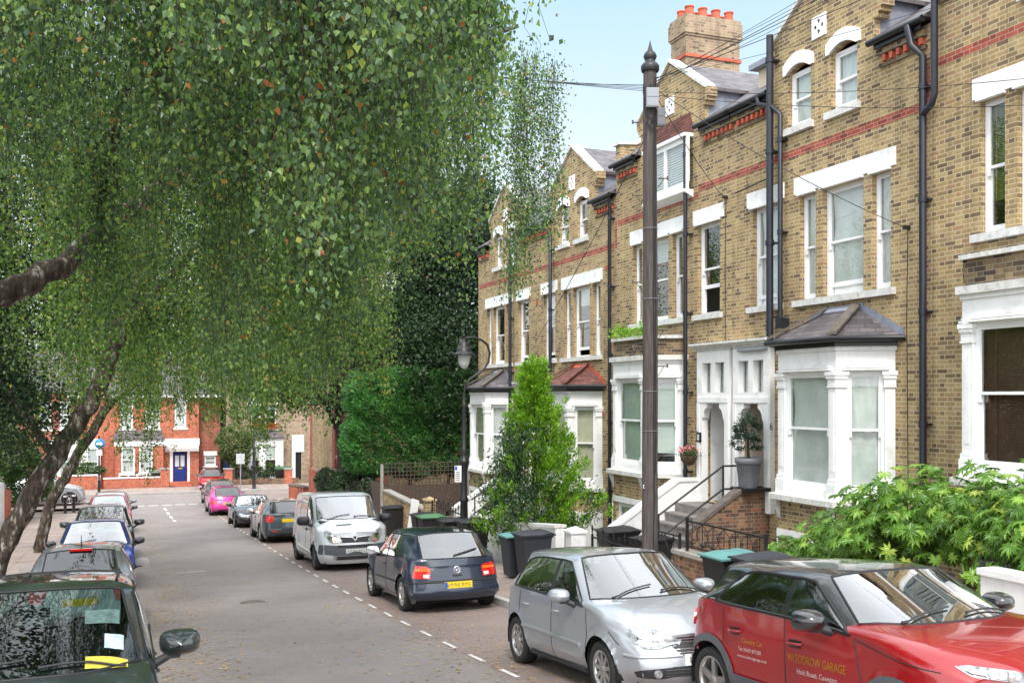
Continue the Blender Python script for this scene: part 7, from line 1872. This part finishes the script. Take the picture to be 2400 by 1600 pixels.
# dark trees behind the terrace end and over the right pavement
bushy('tree', 'tall dark green tree rising behind the end of the terrace', 'tree', (14.5, 43, G_(43)), [(14.2,43,3.5,3.4,4,4.2),(13.4,42,7.8,2.6,3,2.4),(12.6,40.5,1.0,2.6,2.6,3.4),(15.5,46,6.5,4,4,4.5)], 52000, .17, M['dark_leaf'], 31, [([(14.5,43,-5.5),(14.4,43,0),(14.2,43,5)], .35, .1)], .35, .75, group=None)
bushy('tree', 'lighter green tree top showing above the dark tree left of the terrace', 'tree', (15.5, 54, G_(54)), [(14.5,52,9.6,3.0,3,2.6),(16.5,54,8.5,3.4,3,3.5)], 16000, .18, M['mid_leaf'], 32, [([(15.5,54,-6),(15.5,54,3),(15.2,53,8)], .3, .1)], .3, .75)
bushy('tree', 'spreading dark tree overhanging the right pavement beyond the hedge', 'tree', (9.6, 47, G_(47)), [(8.2,47,1.6,3.6,4,2.6),(9.8,46,4.6,3.6,4,3),(6.3,47.5,1.2,1.9,2.6,1.5),(10.8,44,2.2,2.6,3,3)], 42000, .15, M['dark_leaf'], 33, [([(9.6,47,-6),(9.4,47,-2),(9,47,2)], .28, .1), ([(9.2,47,-1.5),(8,47,.5),(6.4,47,1.2)], .12, .03)], .45, .7)
def block_hedge():
    rs = np.random.default_rng(34); t = thing('hedge', 'massive clipped flat topped conifer hedge above the board fence', 'hedge', (11.6, 41, G_(41)))
    c = np.array([11.55, 41.2, -1.1]); h = np.array([2.95, 1.9, 2.15]); n = 90000; u = rs.normal(0, 1, (n, 3)); u /= (np.abs(u)**5).sum(1)[:, None]**.2
    bump_ = 1+.045*np.sin(u[:, 0]*9+u[:, 2]*4)+.04*np.sin(u[:, 2]*11-u[:, 1]*5)+.03*np.sin(u[:, 0]*23+u[:, 2]*17)
    P = c+u*h*(bump_*rs.uniform(.90, 1.0, n)**.7)[:, None]
    d = u*.5+np.array([0, 0, .35])+rs.normal(0, .35, (n, 3)); d /= np.linalg.norm(d, axis=1)[:, None]; w = np.cross(d, rs.normal(0, 1, (n, 3))); w /= np.linalg.norm(w, axis=1)[:, None]
    s_ = .17*rs.uniform(.5, 1.3, n)[:, None]; V = np.empty((n, 4, 3)); V[:, 0] = P; V[:, 1] = P+d*s_*.5+w*s_*.17; V[:, 2] = P+d*s_; V[:, 3] = P+d*s_*.5-w*s_*.17
    numesh('crown', V.reshape(-1, 3), quads(n), M['hedge_leaf'], t)
    limbs(t, [([(x, 41.2, G_(41)), (x+.1, 41.2, -2.0)], .1, .06) for x in (9.6, 11.2, 12.9)], M['darkbark'], 'trunk')
block_hedge()
bushy('bush', 'dark ivy and shrubs spilling over the fence left of the big hedge', 'bush', (9.2, 44.5, G_(44)), [(9.1,43,-3.9,.8,3,.9),(9.0,47,-4.2,.7,3,.9),(9.2,40.0,-3.9,.6,1.8,.8)], 11000, .12, M['dark_leaf'], 35, None, .4, .7)
bushy('tree', 'small rounded green tree in the garden of the pale yellow house across the junction', 'tree', (qx(553,74.8), 74.8, -6.3), [(qx(550,74.8),74.8,-3.35,1.35,1.3,1.4),(qx(556,74.8),74.8,-4.3,1.0,1,1.0)], 8000, .16, leafmat('dusty_green_leaves', [(0,(.05,.08,.03)),(.6,(.10,.15,.05)),(1,(.22,.22,.10))]), 36, [([(qx(553,74.8),74.8,-6.4),(qx(553,74.8),74.8,-4)], .1, .05)], .3, .7)
bushy('bush', 'flowering shrubs behind the railings of the pale yellow house', 'bush', (qx(610,75), 75, -6.3), [(qx(v,75),75,-5.6+.1*(i%2),.6,.5,.6) for i, v in enumerate((575,596,612,632,650))], 4200, .14, M['mid_leaf'], 37, None, .1, .4)
bushy('bush', 'small green hedge behind the brick wall left of the blue sign', 'bush', (qx(205,74.5), 74.5, -6.3), [(qx(205,74.5),74.5,-5.1,1.2,.6,.6)], 2500, .14, M['mid_leaf'], 38, None, .1, .6)
# greenery on the left
for k, (x, y, z, rx, ry, rz, mt, lab) in enumerate([(-8.5,31,-.6,2.8,4,3.4,'dark_leaf','dark shrub tree behind the white wall, nearest of the left trees'), (-9.5,40,1.2,3.8,5,4.8,'mid_leaf','mid green tree behind the white wall beyond the second birch'), (-8.0,50,.8,3.4,4,4.6,'mid_leaf','green tree behind the far end of the white wall'), (-12,26,3.5,4.5,5,6.5,'dark_leaf','tall dark tree at the left edge of the view'), (-10.5,64,-.5,4.2,4,5,'mid_leaf','green tree at the far left corner of the junction')]):
    bushy('tree', lab, 'tree', (x, y, G_(y)), [(x,y,z,rx,ry,rz),(x+.8,y-1,z-rz*.5,rx*.8,ry*.7,rz*.6),(x-.5,y+1,z+rz*.5,rx*.7,ry*.7,rz*.6)], 21000, .16+.02*(y > 35), M[mt], 50+k, [([(x,y,G_(y)),(x,y,z)], .25, .08)], .4, .75, group='trees behind the white wall')
bushy('tree', 'low bushy tree beside the far left corner behind the second birch trunk', 'tree', (-4.6, 56, G_(56)), [(-4.6,55.5,-4.0,1.3,1.3,1.6),(-5.2,55,-2.8,1.2,1.2,1.3)], 7000, .15, M['mid_leaf'], 60, [([(-4.6,56,G_(56)),(-4.6,55.6,-4)], .1, .05)], .4, .7)
# trees beyond the houses close off the view
for k, (x, y, z) in enumerate([(-6,92,2),(3,96,3.2),(12,94,2.6),(22,90,3.5)]):
    bushy('tree', ['tree behind the left hand red brick house','tree behind the roof of the red brick house','tree behind the pale yellow house','tree behind the corner house at the right'][k], 'tree', (x, y, -6.4), [(x,y,z,5,3.5,5),(x+2,y,z-2,4.5,3,4)], 9000, .34, M['mid_leaf'], 70+k, [([(x,y,-6.4),(x,y,z)], .4, .15)], .3, .75, group='trees behind the far houses')

# bright conical cypress with a climber growing through its lower left side
def cone_tree():
    rs = np.random.default_rng(80); x, y = 9.65, 23.4; zt_, zb_ = .95, gz(y)+.1
    t = thing('conifer', 'bright yellow green conical cypress with a dark leafed climber through its lower half', 'tree', (x, y, zb_))
    limbs(t, [([(x,y,zb_),(x,y,-1),(x,y,.6)], .10, .02)], M['darkbark'], 'trunk')
    A = []; B = []
    n = 760
    for i in range(n):   # upswept sprays
        f = rs.random()**.7; zc = zt_-.10-(zt_-zb_-.5)*f; rad = (.09+1.22*min(1, f*1.3)**1.02)*rs.uniform(.42, 1.12)
        if f > .8: rad *= 1-.6*(f-.8)/.2
        a = rs.uniform(0, 2*math.pi); rad *= 1+.26*math.sin(3*a+5*f)+.20*math.sin(4*a-19*f)
        L = rs.uniform(.22, .46); m = int(70*L/.3)
        d = np.array([math.cos(a)*.55, math.sin(a)*.55, .85]); d /= np.linalg.norm(d)
        o = np.array([x+rad*math.cos(a), y+rad*math.sin(a), zc])-d*L*.4
        tt = rs.random(m)**.8; wd = .085*np.sin(np.pi*np.clip(tt*.9+.08, 0, 1)); P = o+d*L*tt[:, None]+rs.normal(0, 1, (m, 3))*wd[:, None]
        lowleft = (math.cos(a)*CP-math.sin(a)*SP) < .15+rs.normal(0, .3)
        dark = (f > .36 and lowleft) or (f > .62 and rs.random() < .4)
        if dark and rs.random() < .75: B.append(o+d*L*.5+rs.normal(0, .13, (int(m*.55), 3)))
        else: A.append((P, d))
    def sprays(lst, size):
        V = []
        for P, d in lst:
            k = len(P); dd = d+rs.normal(0, .35, (k, 3)); dd /= np.linalg.norm(dd, axis=1)[:, None]; w = np.cross(dd, rs.normal(0, 1, (k, 3))); w /= np.linalg.norm(w, axis=1)[:, None]
            s = size*rs.uniform(.6, 1.3, k)[:, None]; q = np.empty((k, 4, 3)); q[:, 0] = P; q[:, 1] = P+dd*s*.5+w*s*.14; q[:, 2] = P+dd*s; q[:, 3] = P+dd*s*.5-w*s*.14; V.append(q.reshape(-1, 3))
        return np.concatenate(V)
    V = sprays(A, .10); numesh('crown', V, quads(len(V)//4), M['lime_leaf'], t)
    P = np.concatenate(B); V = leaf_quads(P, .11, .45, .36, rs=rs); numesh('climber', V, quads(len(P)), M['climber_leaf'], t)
cone_tree()
# big palmate bush at the right
def fatsia():
    rs = np.random.default_rng(90); t = thing('bush', 'large bush of glossy palm shaped leaves in front of the nearest bay windows', 'bush', (10.2, 10.4, gz(10)))
    V = []; F = []; st = MB()
    lobes = 8
    def leaf(c, nrm, up, s):
        nrm = nrm.normalized(); u = (up-nrm*up.dot(nrm)).normalized(); w = nrm.cross(u)
        o = len(V); V.append(c); ang0 = -2.35; k = lobes
        pts = []
        for i in range(k):
            a = ang0+4.7*i/(k-1); L = s*(1.0-.28*abs(i-(k-1)/2)/((k-1)/2)); da = 4.7/(k-1)
            if i == 0: pts.append((a-da*.45, s*.28, 0))
            pts += [(a-da*.30, L*.62, .02), (a-da*.12, L*.80, 0), (a, L, -.10), (a+da*.12, L*.80, 0), (a+da*.30, L*.62, .02), (a+da*.5, s*.36, -.015)]
        for a, L, dn in pts: V.append(c+u*(L*math.cos(a))+w*(L*math.sin(a))+nrm*(dn*s*1.2-.25*L*L/s*.8))
        for i in range(len(pts)-1): F.append((o, o+1+i, o+2+i))
    blobs = [(10.4,12.2,-2.35,1.0,1.1,.75),(10.3,10.9,-1.9,1.25,1.2,.95),(10.6,9.6,-1.75,1.1,1.2,.95),(10.2,8.4,-1.85,1.1,1.2,.9),(10.3,7.2,-1.9,1.0,1.1,.85),(10.0,13.2,-2.7,.6,.6,.5)]
    n = 0
    for bx, by, bz, rx, ry, rz in blobs:
        k = int(430*rx*ry)
        for i in range(k):
            u = Vector(rs.normal(0, 1, 3)); u.normalize()
            if u.z < -.35: u.z *= -.5
            r = rs.uniform(.55, 1.04) if rs.random() < .8 else rs.uniform(.3, .6)
            c = Vector((bx+u.x*rx*r, by+u.y*ry*r, bz+u.z*rz*r)); nm = (u*.75+Vector((-.25, -.25, .75))+Vector(rs.normal(0, .42, 3))).normalized()
            up = Vector((u.x, u.y, -.35))+Vector(rs.normal(0, .3, 3)); leaf(c, nm, up, rs.uniform(.11, .19))
            if rs.random() < .35: st.tube([(bx+u.x*.1, by+u.y*.1, bz-.3), tuple(c)], .006, 3, caps=False)
    me = bpy.data.meshes.new('crown'); me.from_pydata([tuple(v) for v in V], [], F); me.materials.append(M['fatsia_leaf']); me.update(); o = bpy.data.objects.new('crown', me); COL.objects.link(o); attach(o, t)
    for bx, by, bz, *_ in blobs: 
        for k in range(3): st.tube([(bx+rs.normal(0,.15), by+rs.normal(0,.2), gz(by)), (bx+rs.normal(0,.1), by+rs.normal(0,.1), bz)], .02, 5, caps=False)
    st.build('stems', mat('green_stems', (.12,.16,.04), .6), t, keep=True)
fatsia()
t = bushy('bush', 'small dark shrub growing in the ribbed grey planter', 'bush', (11.75, 17.12, -1.25), [(11.72,17.1,-.62,.30,.32,.36),(11.66,17.1,-.92,.36,.42,.20),(11.8,17.15,-.5,.2,.2,.25)], 2600, .05, M['bay_leaf'], 91, [([(11.75,17.12,-1.3),(11.74,17.12,-1.05),(11.72,17.1,-.7)], .035, .015)], .1, .5)
# hanging basket by the mint blind bay
hb = thing('hanging_basket', 'wicker basket of pink flowers hanging on the wall beside the drainpipe', 'hanging basket', (11.8, 20.35, -1.4))
Yb, Zb = px2(1614, 1066, 11.82)
mb = MB(); mb.lathe([(.001,-.24),(.10,-.22),(.17,-.12),(.20,0),(.19,.0),(.001,-.03)], (11.82, Yb, Zb), 16); mb.build('basket', mat('wicker', (.07,.04,.025), .9, var=.4, vs=40, bump=.8, bs=60), hb)
mb = MB(); mb.tube([(XF-.02, Yb, Zb+.55), (11.82, Yb, Zb+.5)], .01, 5)
for a in (0, 2.1, 4.2): mb.tube([(11.82, Yb, Zb+.5), (11.82+.19*math.cos(a), Yb+.19*math.sin(a), Zb)], .004, 4)
mb.build('bracket', M['iron'], hb, keep=True)
rs = np.random.default_rng(5); P = np.array([11.82, Yb, Zb+.05])+rs.normal(0, 1, (420, 3))*np.array([.11,.13,.05]); numesh('leaves', leaf_quads(P, .05, .1, .8, rs=rs), quads(420), M['mid_leaf'], hb)
P = np.array([11.80, Yb, Zb+.12])+rs.normal(0, 1, (90, 3))*np.array([.09,.12,.045]); numesh('flower_cluster', leaf_quads(P, .05, 0, 1., rs=rs), quads(90), mat('pink_petals', (.75,.16,.22), .7, var=.2, vs=9), hb)
# window sill flowers across the junction and weeds on the bay parapet
for k, (x0, lb) in enumerate(((599, 'left'), (634, 'right'))):
    fb = thing('window_box', f'{lb} window box of red flowers on the pale yellow house', 'window box', (qx(x0), YF-.2, qz(x0, 1004))); zz = qz(x0, 1002)
    mb = MB(); mb.box(qx(x0)-.4, qx(x0)+.4, YF-.25, YF-.07, zz-.1, zz+.08); mb.build('box', M['terracotta'], fb)
    P = np.array([qx(x0), YF-.2, zz+.2])+rs.normal(0, 1, (260, 3))*np.array([.26,.06,.09]); numesh('flower_cluster', leaf_quads(P, .09, 0, 1., rs=rs), quads(260), mat('red_petals', (.7,.02,.02), .7, var=.2, vs=9), fb)
    P = np.array([qx(x0), YF-.18, zz+.1])+rs.normal(0, 1, (160, 3))*np.array([.3,.06,.07]); numesh('leaves', leaf_quads(P, .08, .2, .8, rs=rs), quads(160), M['mid_leaf'], fb)
for k, (Yw_, lab) in enumerate(((22.2, 'tuft of lime green weeds on the bay parapet left of the wooden pole'), (21.0, 'tuft of lime green weeds on the bay parapet right of the wooden pole'))):
    w = thing('plant', lab, 'plant', (11.5, Yw_, 1.45)); P = np.array([11.5, Yw_, 1.6])+rs.normal(0, 1, (330, 3))*np.array([.10,.24,.10]); numesh('leaves', leaf_quads(P, .09, .2, .4, rs=rs), quads(330), M['lime_leaf'], w)
print('birch leaves', n_)
